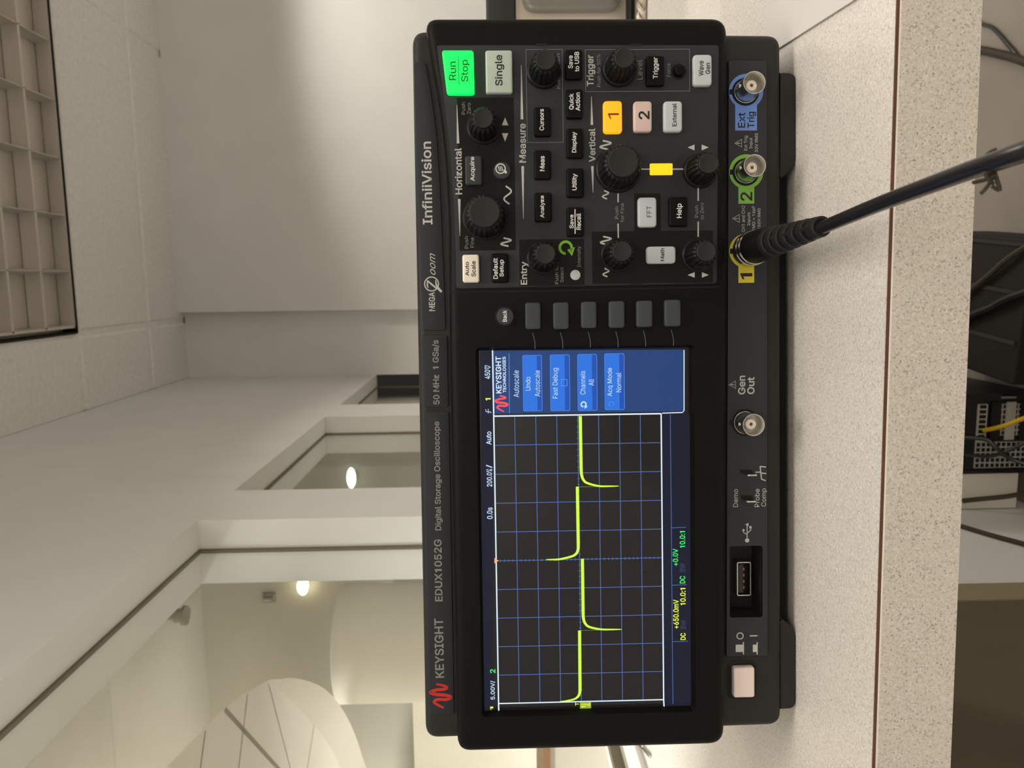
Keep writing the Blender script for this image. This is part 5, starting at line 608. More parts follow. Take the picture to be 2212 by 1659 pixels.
for (p, q) in (((ax0, ay0), (ax1, ay0)), ((ax0, ay1), (ax1, ay1)), ((ax0, ay0), (ax0, ay1)), ((ax1, ay0), (ax1, ay1))):
    blade(p, q, .009, .012, .046, M_LOUVER)
m.build('louver', tf, 'grey parabolic louvre')

# ------------------------------------------------------------------ things in the next room
m = MB()
m.loops([[(-1.482 + r * math.cos(2 * math.pi * i / 64), 3.03 + r * math.sin(2 * math.pi * i / 64), z) for i in range(64)]
         for r, z in ((.236, 0), (.236, 1.675), (.232, 1.68))], M_CREAM)
m.build('round_column', None, 'cream round drum shaped column seen through the nearest window', 'column')
cp = thing('curved_canopy', 'white round edged canopy with panel seams seen through the nearest window', 'canopy', (0, 0, 1.70))
# soffit outline at the canopy's underside, with the lip that hangs below it round the far side: x, y, lip x, lip y, lip drop
cano = [(-.93, 1.30, -.928, 1.299, 0), (-.96, 1.44, -.958, 1.44, 0), (-1.0, 1.65, -.998, 1.65, 0), (-1.03, 1.78, -1.028, 1.78, 0), (-1.08, 1.94, -1.078, 1.941, 0), (-1.14, 2.10, -1.137, 2.102, 0),
        (-1.205, 2.235, -1.165, 2.16, .018), (-1.245, 2.305, -1.195, 2.22, .036), (-1.315, 2.39, -1.257, 2.315, .058), (-1.43, 2.505, -1.376, 2.48, .07), (-1.575, 2.645, -1.542, 2.677, .07), (-1.725, 2.785, -1.715, 2.848, .07), (-1.90, 2.95, -1.908, 3.009, .07), (-2.12, 3.14, -2.15, 3.185, .07), (-2.40, 3.40, -2.46, 3.46, .07),
        (-2.75, 3.48, -2.78, 3.55, .07), (-3.1, 3.35, -3.16, 3.42, .07), (-3.35, 3.0, -3.40, 3.02, .05), (-3.4, 2.5, -3.42, 2.5, .03), (-3.2, 1.95, -3.21, 1.94, .01), (-2.8, 1.45, -2.81, 1.44, 0),
        (-2.2, 1.1, -2.2, 1.09, 0), (-1.5, 1.0, -1.5, .99, 0), (-1.02, 1.1, -1.01, 1.09, 0)]
cin = smooth_path([(a[0], a[1], 0) for a in cano + cano[:1]], 5)[:-1]; clo = smooth_path([(a[2], a[3], -a[4]) for a in cano + cano[:1]], 5)[:-1]
m = MB(); m.loops([cin, clo, [(-2.1 + (p.x + 2.1) * .86, 2.2 + (p.y - 2.2) * .86, .05) for p in cin]], M_CANOPY, close_first=False)
m.build('rim', cp)
m = MB(); m.poly([(p.x, p.y, .0005) for p in cin], M_CANOPY)
for (p, q, wd) in (((-1.027, 1.765), (-2.2, 2.85), .012), ((-1.0046, 1.64), (-1.9, 1.05), .004), ((-1.081, 1.928), (-2.3, 1.10), .004), ((-1.50, 2.70), (-2.6, 1.2), .004), ((-1.151, 2.108), (-2.4, 2.66), .003)):
    d = Vector((q[0] - p[0], q[1] - p[1])).normalized(); k = Vector((-d.y, d.x)) * wd / 2
    m.poly([(p[0] + k.x, p[1] + k.y, -.0006), (q[0] + k.x, q[1] + k.y, -.0006), (q[0] - k.x, q[1] - k.y, -.0006), (p[0] - k.x, p[1] - k.y, -.0006)], M_SEAM)
k0 = cin[38:66]
for a, c in zip(k0, k0[1:]):
    d = (c - a).normalized(); k = Vector((-d.y, d.x, 0)) * .004
    m.poly([tuple(a + k + Vector((0, 0, -.0006))), tuple(c + k + Vector((0, 0, -.0006))), tuple(c - k + Vector((0, 0, -.0006))), tuple(a - k + Vector((0, 0, -.0006)))], M_SEAM)
m.build('soffit', cp)
for x, y in ((-2.0, 1.4), (-2.9, 1.9), (-2.7, 3.1)):
    m = MB(); m.cyl_z((x, y), .008, .05, CEIL - 1.70, M_STEEL, 10); m.build('hanger_rod', cp)

m = MB()
m.box((-2.6, 2.05, 0), (-1.17, 2.42, .889), M_CREAM); m.box((-2.62, 2.03, .889), (-1.15, 2.44, .908), M_WOOD)
m.build('reception_counter', None, 'cream counter with brown wood top behind the nearest window', 'counter')
for x0, x1, h, lb in ((-1.86, -1.235, 1.50, 'taller cream cabinet right behind the round column'), (-2.42, -1.90, 1.43, 'lower cream cabinet left of the round column')):
    m = MB(); m.box((x0, 3.30, .06), (x1, 3.64, h), M_CREAM); m.box((x0 + .03, 3.34, 0), (x1 - .03, 3.62, .06), M_NEXT)
    m.build('tall_cabinet', None, lb, 'cabinet')

def downlight(name, loc, r, label, elong=1.0, cone=False):
    t = thing(name, label, 'lamp', loc)
    mm = MB()
    if cone: mm.loops([[(rr * math.cos(2 * math.pi * i / 24), y, rr * math.sin(2 * math.pi * i / 24) * .62) for i in range(24)] for rr, y in ((r * .9, .03), (r, 0))], M_LAMP)
    else: mm.loops([[(r * math.cos(2 * math.pi * i / 24), y, r * .42 * math.sin(2 * math.pi * i / 24)) for i in range(24)] for y in (.012, 0)], M_LAMPG)
    mm.build('lens', t)
    mm = MB(); mm.box((-r * .5, .03 if cone else .012, -.015), (r * .5, .06, .015), M_CREAM); mm.build('bracket', t)
    return t
M_LAMP = mat('warm_lamp_lens', rgb(255, 240, 210), .4, emit=(1, .9, .62, 1), estr=9)
M_LAMPG = mat('green_white_lamp_lens', rgb(235, 255, 235), .4, emit=(.86, 1, .84, 1), estr=4)
downlight('wall_spotlight', (-1.472, 3.61, 1.985), .042, 'bright warm spotlight on the wall seen through the nearest window', cone=True)
downlight('wall_downlight', (-.932, 3.61, 1.727), .050, 'glowing oval lamp on the wall seen through the middle window')
def sprinkler(loc, k, label):
    t = thing('sprinkler_head', label, 'sprinkler', loc)
    mm = MB(k); mm.cyl_z((0, 0), .018, 0, .09, M_STEEL, 16); mm.cyl_z((0, 0), .03, -.035, .0, M_STEEL, 16); mm.build('stem', t)
    mm = MB(k); mm.cyl_z((0, 0), .042, -.05, -.035, M_STEEL, 20); mm.build('deflector', t)
sprinkler((-1.40, 3.15, 2.41), 1.0, 'silver sprinkler head under the next room ceiling, nearer the window')
m = MB(); m.box((-.022, 0, -.03), (.022, .02, .03), M_SEAM); m.cyl_z((0, -.012), .012, -.02, .02, M_STEEL, 12)
o = m.build('wall_sensor', None, 'small grey sensor on the olive wall beside the spotlight', 'sensor'); o.location = (-1.543, 3.65, 2.163)

# ------------------------------------------------------------------ workbench
wb = thing('workbench', 'white speckled laminate bench under the oscilloscope', 'workbench', (0, 0, 0))
Z = .898
front = [(-.443, .2425), (1.9, .3393)]; rear = [(1.9, 1.03), (-.443, .985)]
n_ = Vector((.0413, -1)).normalized()
def shift(p, d): return (p[0] + n_.x * d, p[1] + n_.y * d)
m = MB(); q = front + rear
m.loops([[(x, y, Z - .027) for x, y in q], [(x, y, Z) for x, y in q]], M_TOP, smooth=False); m.build('tabletop', wb)
m = MB(); q = [shift(front[0], .0005), shift(front[1], .0005), front[1], front[0]]
m.loops([[(x, y, Z - .0012) for x, y in q], [(x, y, Z - .0002) for x, y in q]], M_BROWN, smooth=False); m.build('edge_seam', wb, 'thin red brown seam under the worktop surface')
m = MB(); q = [shift(front[0], .0007), shift(front[1], .0007), front[1], front[0]]
m.loops([[(x, y, Z - .0286) for x, y in q], [(x, y, Z - .0017) for x, y in q]], M_EDGE, smooth=False)
m.loops([[(x, y, Z - .0017) for x, y in q], [(x, y, Z - .0012) for x, y in q]], M_CREAM, smooth=False); m.build('edge_band', wb, 'speckled front edge, shade put into its darker colour')
m = MB(); m.box((XL + .001, .26, 0), (XL + .024, .935, Z - .0286), M_OLIVE); m.build('end_panel', wb)
m = MB(); m.box((XL + .001, .937, 0), (XL + .026, .99, Z - .0286), M_POST); m.build('leg', wb)
m = MB(); m.box((1.84, .36, 0), (1.88, 1.0, Z - .0286), M_POST); m.build('leg', wb)

m = MB(); q = [(.1053, .386), (.0985, .276), (.302, .262), (.314, .376)]
m.loops([[(x, y, Z + .0002) for x, y in q], [(x, y, Z + .0011) for x, y in q]], M_PAPER, smooth=False)
m.build('paper_sheet', None, 'white paper lying on the bench right of the oscilloscope', 'paper')

m = MB()
p = smooth_path([(-.4415, .690, Z + .004), (-.436, .671, Z + .003), (-.431, .655, Z + .0014), (-.4196, .627, Z + .0014)], 5)
m.tube(p, .0013, M_NICKEL, 8); m.tube([v_ + Vector((.006, .004, 0)) if i_ < 9 else v_ for i_, v_ in enumerate(p[:10])], .001, M_NICKEL, 8)
m.build('metal_wire', None, 'thin shiny bent metal wire lying on the bench by the window sill', 'wire')

# ------------------------------------------------------------------ instrument behind, at the right edge
ins = thing('bench_instrument', 'silver bench instrument with black top at the right edge', 'instrument', (.31, .72, Z))
m = MB(); m.box((-.150, .0, .008), (.20, .22, .110), M_ISILV); m.box((-.15, -.001, 0), (.2, .22, .008), M_STEEL); m.build('case', ins)
m = MB(); m.slab(rrect((-.155, .110, .205, .1365), .004), -.004, .225, .003, M_IBLACK); m.build('lid', ins, 'black top cover')
m = MB(); m.slab(rrect((-.0752, .0175, .14, .1045), .013, 8), -.012, .0, .006, M_IGREY, holes=[rrect((-.064, .030, .13, .094), .012, 8)])
m.build('front_bezel', ins, 'grey rounded front bezel')
m = MB(); m.rect((-.066, .026, .132, .096), -.006, M_IWIN); m.build('display_window', ins, 'dark smoked window')
m = MB(); p = smooth_path([(.12, .715, Z + .022), (.16, .698, Z + .013), (.2, .694, Z + .0125), (.237, .694, Z + .0125), (.30, .694, Z + .0125), (.42, .69, Z + .006), (.5, .69, Z + .004)], 6)
m.tube(p, .0040, M_BOOT, 10); m.build('power_cord', None, 'black cord in front of the silver instrument', 'cord')
m = MB()
for ph in (0, math.pi):
    m.tube([(.09 + i * .0022, .684 + .0022 * math.sin(i * .75 + ph), Z + .0052 + .0022 * math.cos(i * .75 + ph)) for i in range(180)], .0022, M_SILVW, 7)
m.build('twisted_cord', None, 'twisted silver cord lying in front of the silver instrument', 'cord')

# ------------------------------------------------------------------ under the bench
pc = thing('computer_tower', 'black computer tower on the floor, its perforated back showing', 'computer', (-.297, 1.40, 0))
m = MB(); m.box((-.076, .0, .006), (.076, .38, .40), M_PC)
m.box((-.076, -.004, .006), (.076, 0, .022), M_PC); m.box((.064, -.004, .006), (.076, 0, .40), M_PC); m.box((-.076, -.004, .006), (-.070, 0, .40), M_PC)
for x in (-.06, .06): m.box((x - .01, .02, 0), (x + .01, .3, .006), M_PC)
m.build('case', pc)
def perforated(x0, x1, z0, z1, k):
    mm = MB(); mm.box((x0, -.003, z0), (x1, -.0002, z1), M_PCM)
    nx, nz = max(1, int((x1 - x0) / k)), max(1, int((z1 - z0) / k)); sx, sz = (x1 - x0) / nx, (z1 - z0) / nz
    for i in range(nx):
        for j in range(nz):
            cx, cz = x0 + sx * (i + .5), z0 + sz * (j + .5)
            mm.rect((cx - sx * .36, cz - sz * .36, cx + sx * .36, cz + sz * .36), -.0034, M_GAP)
    return mm.build('vent_panel', pc, 'grey perforated steel plate')
perforated(-.010, .056, .110, .128, .0092); perforated(-.066, -.016, .022, .128, .0092); perforated(-.004, .056, .022, .092, .0092)
for i in range(3):
    m = MB(); m.box((-.012, -.006, .030 + i * .028), (.060, -.0034, .048 + i * .028), M_PC if i != 1 else M_PCM); m.build('slot_cover', pc)
m = MB(); m.cyl_z((.07, -.006), .004, .062, .09, M_NICKEL, 12); m.build('latch', pc, 'bright metal latch')
m = MB(); m.box((-.016, -.004, .112), (-.011, -.0005, .128), M_PCM); m.build('bracket', pc)

m = MB(); p = smooth_path([(-.290, 1.392, .118), (-.275, 1.36, .102), (-.252, 1.33, .075), (-.235, 1.30, .045), (-.21, 1.25, .006), (-.17, 1.20, .006), (-.15, 1.15, .006)], 6)
m.tube(p, .0042, M_YCAB, 10); m.build('network_cable', None, 'yellow cable plugged into the back of the computer', 'cable')
def cable(pts, r, label, mm=M_CABLE, name='loose_cable'):
    m = MB(); m.tube(smooth_path(pts, 7), r, mm, 8); return m.build(name, None, label, 'cable')
cable([(-.30, 1.385, .165), (-.302, 1.37, .128), (-.315, 1.36, .115), (-.335, 1.355, .09), (-.345, 1.34, .06), (-.36, 1.32, .02), (-.38, 1.30, .006), (-.42, 1.25, .006)], .0042, 'black cable looping down over the back of the computer')
cable([(-.33, 1.385, .17), (-.335, 1.372, .12), (-.32, 1.36, .088), (-.30, 1.35, .06), (-.27, 1.33, .03), (-.24, 1.28, .006)], .0035, 'thinner black cable crossing the back of the computer')
cable([(-.425, 1.392, .150), (-.418, 1.38, .118), (-.408, 1.36, .085), (-.39, 1.33, .05), (-.378, 1.30, .02), (-.40, 1.22, .006)], .0046, 'dark brown cable hanging across the white cabinet', M_CBL2)
cable([(-.4405, 1.30, .215), (-.4400, 1.24, .19), (-.4395, 1.18, .16), (-.4390, 1.12, .14), (-.436, 1.06, .10)], .004, 'dark cable running down the wall under the window', M_CBL2)
wc = thing('floor_cabinet', 'off white cabinet between the computer and the left wall', 'cabinet', (-.409, 1.40, 0))
m = MB(); m.box((-.034, 0, .040), (.034, .35, .34), M_WBOX); m.build('body', wc)
m = MB(); m.box((-.030, .05, 0), (.030, .33, .040), M_OLIVE); m.build('plinth', wc)

cs = thing('equipment_case', 'black ribbed equipment case lying flat on the floor under the bench', 'case', (-.06, 1.40, 0), math.radians(-6.0))
m = MB(); m.slab(rrect((-.126, .004, .128, .12), .006), -.094, .20, .004, M_CASE); m.build('body', cs)
for x in (-.052, .035, .118):
    m = MB(); m.box((x - .0035, -.088, .12), (x + .0035, .19, .1235), M_CASER); m.build('rib', cs)
for x, y in ((-.10, -.07), (.10, -.07), (-.10, .17), (.10, .17)):
    m = MB(); m.cyl_z((x, y), .012, 0, .005, M_CASE, 12); m.build('foot', cs)
cable([(-.16, 1.64, .05), (-.09, 1.57, .15), (-.035, 1.455, .130), (-.002, 1.39, .130), (.034, 1.325, .130), (.075, 1.25, .10), (.11, 1.18, .02), (.15, 1.1, .006)], .0055, 'dark brown cable lying across the ribbed case', M_CBL2)
cable([(-.16, 1.60, .03), (-.13, 1.54, .12), (-.083, 1.445, .131), (-.062, 1.38, .131), (-.040, 1.32, .131), (-.015, 1.26, .09), (.0, 1.2, .02), (.03, 1.12, .008)], .0075, 'thick black cable lying across the ribbed case', M_BOOT)
cable([(.56, 1.72, .004), (.5217, 1.673, .004), (.4959, 1.6252, .004), (.4394, 1.5627, .004), (.4114, 1.53, .004), (.38, 1.45, .004), (.37, 1.35, .004)], .0040, 'thin black cable curving over the floor at the right edge')
cable([(.50, 1.78, .008), (.468, 1.672, .008), (.44, 1.60, .008), (.407, 1.526, .008), (.35, 1.42, .008)], .0085, 'thick grey brown cable on the floor at the right edge', M_CBL2)

# ------------------------------------------------------------------ oscilloscope (millimetres, front of the bezel at y = 0)
os_ = thing('oscilloscope', 'black digital oscilloscope with lit screen standing on the bench', 'oscilloscope', (-0.04678, 0.32417, 0.898), 0.09512)
K = .001
USB = (-102.76, 16.5, -70.73, 31.16)
m = MB(K)
body = roundpoly([(-153.5, 7.0), (153.0, 7.0), (155.5, 167.3), (-155.5, 167.3)], 6)
m.slab(body, 9, 132, 4, M_BODY, holes=[rrect(USB, 1.2)])
u0 = rrect(USB, 1.2)
m.loops([[(x, 9, z) for x, z in u0], [(x, 22, z) for x, z in u0]], M_BODY, close_first=False)
m.build('case', os_)
m = MB(K); m.box((-140, 16, 2.6), (132, 128, 7.6), M_RUB); m.build('base', os_)
# feet
def foot(pts):
    m = MB(K); m.slab(roundpoly(pts, [6, 6, .3, .3]), 11, 34, 1.0, M_BODY); return m.build('foot', os_)
foot([(-146.5, 0), (-110, 0), (-104, 8), (-146.5, 8)]); foot([(96, 0), (137, 0), (137, 8), (90, 8)])
for x in (-120, 116):
    m = MB(K); m.slab(rrect((x - 14, 0, x + 14, 8), 3), 100, 124, 2, M_RUB); m.build('foot', os_)

# front bezel with the screen opening
tops = [(155.87, 161.33), (136.26, 158.19), (125.64, 156.34), (115.97, 155.05), (107.24, 154.13), (97.52, 153.33), (87.78, 152.81), (78.02, 152.5), (68.24, 152.37), (44.68, 152.69), (17.02, 152.89), (-30.83, 152.74), (-71.13, 152.65), (-111.81, 152.56), (-156.19, 152.63)]
tops[0] = (157.0, tops[0][1]); tops[-1] = (-157.2, tops[-1][1])
bl, br = (-157.64, 35.54), (156.5, 33.13)
bez = roundpoly([(-157.0, bl[1]), (156.6, br[1])] + tops, [7, 7, 6] + [0] * (len(tops) - 2) + [6])
LCD = (-141.23, 48.47, 18.64, 141.8)
m = MB(K)
lo = rrect(LCD, 2.0)
m.slab(bez, 0, 13, 4, M_BEZ, holes=[lo])
li = offset(lo, 1.2)
m.loops([[(x, 0, z) for x, z in lo], [(x, 3.4, z) for x, z in li]], M_BEZ, close_first=False, close_last=False)
m.ribbon([(42.26, 151.88), (42.28, 107.51), (42.76, 68.01), (43.07, 37.65)], .5, -.02, M_GAP)
m.build('front_bezel', os_, 'black glossy front bezel')

# three label strips above the bezel
y = 8.2
def strip(pts, name='label_strip'):
    m = MB(K); q = roundpoly(pts, 1.2)
    m.flat(offset(q, -.5), 8.9, M_GAP); m.slab(q, y, 9, .3, M_LABEL, steps=2); return m
m = strip([(26.66, 165.07), (26.51, 154.83), (49.16, 155.22), (69.1, 155.66), (90.93, 156.26), (110.67, 157.3), (128.37, 159.35), (141.3, 161.49), (141.33, 166.63)])
yt = y - .06
m.text('InfiniiVision', (72.15, 159.67, 107.56, 164.05), yt, M_PRINT, .012)
m.text('MEGA', (34.82, 159.26, 43.03, 161.95), yt, M_PRINT, .012)
m.text('oom', (50.42, 158.82, 59.79, 161.12), yt, M_PRINT, -.012, .45)
c = (46.53, 160.62); m.ring(c, 2.75, 3.25, yt, M_PRINT)
m.ribbon([(c[0] - 1.7, c[1] + 1.45), (c[0] - .8, c[1] + 1.85), (c[0] + 1.5, c[1] + 1.7)], [.3, .6, .5], yt, M_PRINT)
m.ribbon([(c[0] + 1.6, c[1] + 1.9), (c[0] - .2, c[1] - .1), (c[0] - 2.0, c[1] - 2.2)], [.5, .75, .6], yt - .01, M_PRINT)
m.ribbon([(c[0] - 2.2, c[1] - 2.2), (c[0] - .6, c[1] - 2.0), (c[0] + 1.0, c[1] - 2.9), (c[0] + 2.6, c[1] - 4.2)][::-1], [.2, .9, .8, .5], yt - .02, M_PRINT) if False else m.ribbon([(c[0] + 1.7, c[1] - 1.8), (c[0] - .4, c[1] - 2.0), (c[0] - 2.0, c[1] - 2.9), (c[0] - 3.5, c[1] - 4.3)], [.4, .7, 1.1, 1.0], yt - .02, M_PRINT)
m.build('label_strip', os_, 'rightmost strip lettered InfiniiVision')
m = strip([(-7.0, 165.31), (-7.18, 154.22), (24.3, 154.26), (24.45, 165.51)])
m.text('50 MHz  1 GSa/s', (-5.82, 157.77, 22.23, 160.89), yt, M_PRINTD, .012)
m.build('label_strip', os_, 'middle strip lettered 50 MHz 1 GSa/s')
m = strip([(-143.29, 165.45), (-143.58, 154.19), (-9.21, 154.06), (-9.02, 165.35)])
m.text('Digital Storage Oscilloscope', (-61.19, 157.69, -13.28, 161.03), yt, M_PRINTD, .006)
m.text('EDUX1052G', (-92.74, 158.35, -65.17, 161.7), yt, M_PRINTD, .012)
m.text('KEYSIGHT', (-126.94, 158.26, -100.39, 162.24), yt, M_PRINTD, .02)
lg = [(-140.54, 158.72), (-139.26, 161.03), (-137.72, 163.0), (-136.67, 161.38), (-136.77, 157.65), (-135.87, 155.5), (-134.87, 157.49), (-134.35, 161.81), (-133.34, 164.52), (-132.32, 161.57), (-132.13, 158.44), (-131.35, 157.16), (-130.35, 159.0), (-129.74, 161.92)]
lg = [(p.x, p.y) for p in smooth_path([q + (0,) for q in lg], 5)]
m.ribbon(lg, [.7 + .75 * math.sin(math.pi * i / (len(lg) - 1)) ** .5 for i in range(len(lg))], yt, M_RED)
m.build('label_strip', os_, 'longest strip with red wave logo and lettering')

# keypad panel
m = MB(K)
pan = [(145.02, 156.01), (144.38, 37.41), (44.5, 38.61), (43.55, 149.67), (56.0, 149.55), (67.64, 149.74), (81.18, 150.09), (94.68, 150.72), (108.14, 151.75), (122.51, 153.33), (134.93, 154.84)]
pan = roundpoly(pan[::-1] if sum(a[0] * b_[1] - b_[0] * a[1] for a, b_ in zip(pan, pan[1:] + pan[:1])) < 0 else pan, 1.5)
m.flat(offset(pan, -.7), -.03, M_GAP)
m.slab(pan, -.6, .0, .35, M_PANEL, steps=2)
YP = -.6; yl = YP - .05; yt = YP - .1
for b_ in ((59.54, 124.12, 123.15, 147.86), (44.4, 95.23, 63.89, 122.7), (44.85, 40.35, 66.92, 91.86), (66.75, 62.56, 82.7, 73.79)):
    m.rect(b_, yl, M_DARK)
def frame(b_, wd, mm):
    m.rect((b_[0], b_[1], b_[2], b_[1] + wd), yt, mm); m.rect((b_[0], b_[3] - wd, b_[2], b_[3]), yt, mm)
    m.rect((b_[0], b_[1], b_[0] + wd, b_[3]), yt, mm); m.rect((b_[2] - wd, b_[1], b_[2], b_[3]), yt, mm)
frame((104.26, 103.43, 142.96, 118.8), .22, M_LINE); frame((125.21, 49.81, 142.75, 93.96), .22, M_LINE)
def taper(thick, thin, wd, mm=M_PRINT):
    a, c = PXT[thick], PXT[thin]
for (a, c, wd) in (((114.04, 120.78), (136.44, 120.76), 1.15), ((94.61, 120.76), (72.56, 120.78), 1.15), ((104.27, 147.74), (120.37, 147.95), 1.1),
                   ((81.16, 147.66), (65.68, 147.63), 1.1), ((111.51, 91.38), (123.42, 91.45), 1.1), ((94.34, 91.36), (83.12, 91.19), 1.1)):
    m.ribbon([a, c], [wd, .15], yt, M_PRINT)
T = m.text
T('Measure', (96.06, 119.26, 112.31, 122.19), yt, M_PRINT, .012); T('Horizontal', (83.09, 146.29, 102.35, 149.3), yt, M_PRINT, .012)
T('Vertical', (96.08, 90.0, 109.97, 92.84), yt, M_PRINT, .012); T('Entry', (44.94, 118.84, 54.68, 122.27), yt, M_PRINT, .012)
T('Trigger', (127.55, 89.68, 140.47, 93.38), yt, M_PRINT, .012); T('Push for 50%', (127.24, 87.53, 140.78, 89.09), yt, M_PRINTD)
T('Push', (116.24, 144.55, 121.21, 146.04), yt, M_PRINTD); T('Zero', (116.43, 142.16, 120.99, 143.71), yt, M_PRINTD)
T('Push', (60.41, 144.15, 65.53, 145.67), yt, M_PRINTD); T('Fine', (60.83, 141.73, 65.04, 143.29), yt, M_PRINTD)
T('Push to', (45.02, 106.3, 52.61, 107.77), yt, M_PRINTD); T('Select', (45.72, 104.07, 52.02, 105.57), yt, M_PRINTD)
T('Intensity', (52.07, 96.38, 60.84, 98.23), yt, M_PRINTD); T('Push to Select', (126.59, 104.47, 141.31, 105.84), yt, M_PRINTD)
T('Level', (130.2, 69.77, 138.25, 72.19), yt, M_PRINTD); T('Force', (131.27, 58.04, 136.83, 59.6), yt, M_PRINTD)
T('Push', (72.15, 80.53, 77.28, 82.04), yt, M_PRINTD); T('for Fine', (70.76, 78.19, 78.73, 79.69), yt, M_PRINTD)
T('Push', (72.37, 46.59, 77.44, 48.09), yt, M_PRINTD); T('to Zero', (71.47, 44.22, 78.58, 45.68), yt, M_PRINTD)
for p, q in (((79.13, 80.63), (82.82, 80.59)), ((64.16, 80.67), (70.2, 80.71)), ((79.38, 46.56), (85.79, 46.53)), ((64.25, 46.64), (70.61, 46.61)),
             ((92.9, 70.69), (92.87, 66.96)), ((92.78, 57.32), (92.73, 52.01))):
    m.ribbon([p, q], .55, yt, M_PRINT)
def tri(a, b_, c): m.flat([a, b_, c], yt, M_PRINT)
tri((111.61, 129.27), (111.59, 126.55), (114.86, 127.86)); tri((108.35, 129.32), (108.33, 126.6), (104.88, 128.01))
for va, vb in ((312.4, 325), (588, 600)): pass
tri((102.98, 48.02), (100.54, 48.03), (101.79, 50.97)); tri((102.95, 44.97), (100.52, 44.98), (101.71, 41.92))
tri((49.33, 48.2), (46.97, 48.21), (48.19, 51.28)); tri((49.29, 45.13), (46.94, 45.14), (48.08, 42.17))
def wave(b_, wd=.7):
    x0, z0, x1, z1 = b_; pts = []
    for i in range(25):
        t = i / 24
        pts.append((x0 + (x1 - x0) * t, (z0 + z1) / 2 + (z1 - z0) / 2 * .92 * math.sin((t * 1.16 - .08) * 2 * math.pi)))
    m.ribbon(pts, wd, yt, M_PRINT)
wave((78.83, 125.62, 86.37, 128.93)); wave((61.19, 125.9, 64.69, 130.6)); wave((101.25, 83.15, 104.91, 88.24)); wave((80.55, 84.53, 84.04, 87.27), .6)
wave((61.3, 83.53, 64.8, 88.45)); wave((47.83, 84.65, 51.35, 87.4), .6)
c = (60.32, 103.01)
m.ring(c, 1.95, 3.05, yt, M_ARROW, 40, -125, 178)
m.flat([(c[0] - 3.6, c[1] - 2.6), (c[0] - .9, c[1] - .6), (c[0] + .2, c[1] - 3.9)], yt, M_ARROW)
for vv in (97.5, 622):
    pass
for b_ in ((144.5, 109.78, 145.35, 114.82), (144.28, 69.88, 145.14, 74.96), (43.57, 109.89, 44.44, 115.0), (43.95, 70.29, 44.83, 75.42)): m.rect(b_, yt, M_GAP)
m.build('control_panel', os_, 'dark grey keypad panel with printed lettering')

# keys
def key(b_, h, body_m, texts=(), label=None, r=1.1, name='button', base=-.6, gap=.55, round_=.8, outline=None, line=None):
    m = MB(K); q = outline or rrect(b_, r)
    m.flat(offset(q, -gap), base - .04, M_GAP)
    m.slab(q, base - h, base, round_, body_m, back=False)
    for s, tb, tm, bd in texts: m.text(s, tb, base - h - .05, tm, bd)
    if line: m.ribbon(line[0], line[1], base - h - .05, line[2])
    return m.build(name, os_, label)
HB = 2.2; yk = -2.8
W_, B_ = M_WHITEP, M_BLACKP
key((86.51, 137.9, 98.66, 144.91), HB, M_KEYG, [('Acquire', (88.14, 140.59, 98.09, 142.81), W_, .012)], 'dark grey Acquire key')
key((45.84, 127.48, 58.02, 134.67), HB, M_RUB, [('Default', (47.35, 131.89, 56.0, 133.89), W_, .012), ('Setup', (48.21, 129.03, 55.31, 131.23), W_, .012)], 'black Default Setup key')
key((45.99, 139.72, 57.66, 146.7), HB, M_CREAMKEY, [('Auto', (48.72, 143.99, 54.59, 145.58), B_, .012), ('Scale', (48.36, 141.14, 54.87, 143.02), B_, .012)], 'cream Auto Scale key')
for nm, bb, tt in (('Analyze', (71.01, 108.86, 83.14, 116.04), [('Analyze', (72.56, 111.67, 81.81, 113.81), W_, .012)]),
                   ('Meas', (88.63, 109.02, 100.7, 116.0), [('Meas', (91.97, 111.63, 98.22, 113.67), W_, .012)]),
                   ('Cursors', (106.44, 108.8, 118.54, 115.76), [('Cursors', (108.74, 111.69, 117.61, 113.62), W_, .012)]),
                   ('Save to USB', (129.85, 95.36, 142.13, 102.61), [('Save', (134.17, 99.32, 139.49, 101.35), W_, .012), ('to USB', (132.83, 96.71, 140.99, 98.64), W_, .012)]),
                   ('Quick Action', (113.79, 95.35, 125.8, 102.32), [('Quick', (117.23, 99.08, 123.9, 101.15), W_, .012), ('Action', (116.71, 96.5, 124.26, 98.5), W_, .012)]),
                   ('Display', (97.33, 95.33, 109.58, 102.32), [('Display', (99.52, 97.85, 108.05, 100.18), W_, .012)]),
                   ('Utility', (81.01, 95.32, 93.11, 102.51), [('Utility', (83.89, 97.85, 90.81, 100.26), W_, .012)]),
                   ('Trigger', (126.96, 60.98, 139.36, 68.65), [('Trigger', (129.76, 63.3, 138.52, 65.93), W_, .012)]),
                   ('Help', (68.45, 51.49, 80.77, 59.38), [('Help', (71.87, 53.64, 77.92, 56.29), W_, .012)])):
    key(bb, HB, M_RUB, tt, 'black %s key' % nm)
key((64.69, 95.5, 76.85, 102.59), HB, M_RUB, [('Save', (68.01, 99.78, 73.76, 101.54), W_, .012), ('Recall', (67.42, 96.67, 74.25, 98.62), W_, .012)],
    'black Save Recall key', line=([(65.78, 99.2), (76.0, 99.14)], .4, W_))
rs = roundpoly([(123.99, 140.47), (141.99, 140.65), (142.06, 153.79), (124.06, 151.91)], 1.3)
key(None, HB, M_GREEN, [('Run', (129.62, 147.9, 137.31, 150.95), M_RUNP, .01), ('Stop', (128.94, 142.23, 138.03, 145.96), M_RUNP, .01)], 'lit green Run Stop key',
    outline=rs, line=([(127.82, 146.85), (139.56, 146.93)], .3, M_RUNP))
key((124.3, 124.54, 141.93, 135.7), HB, M_SINGLE, [('Single', (127.26, 127.9, 139.9, 131.85), B_, .012)], 'pale Single key')
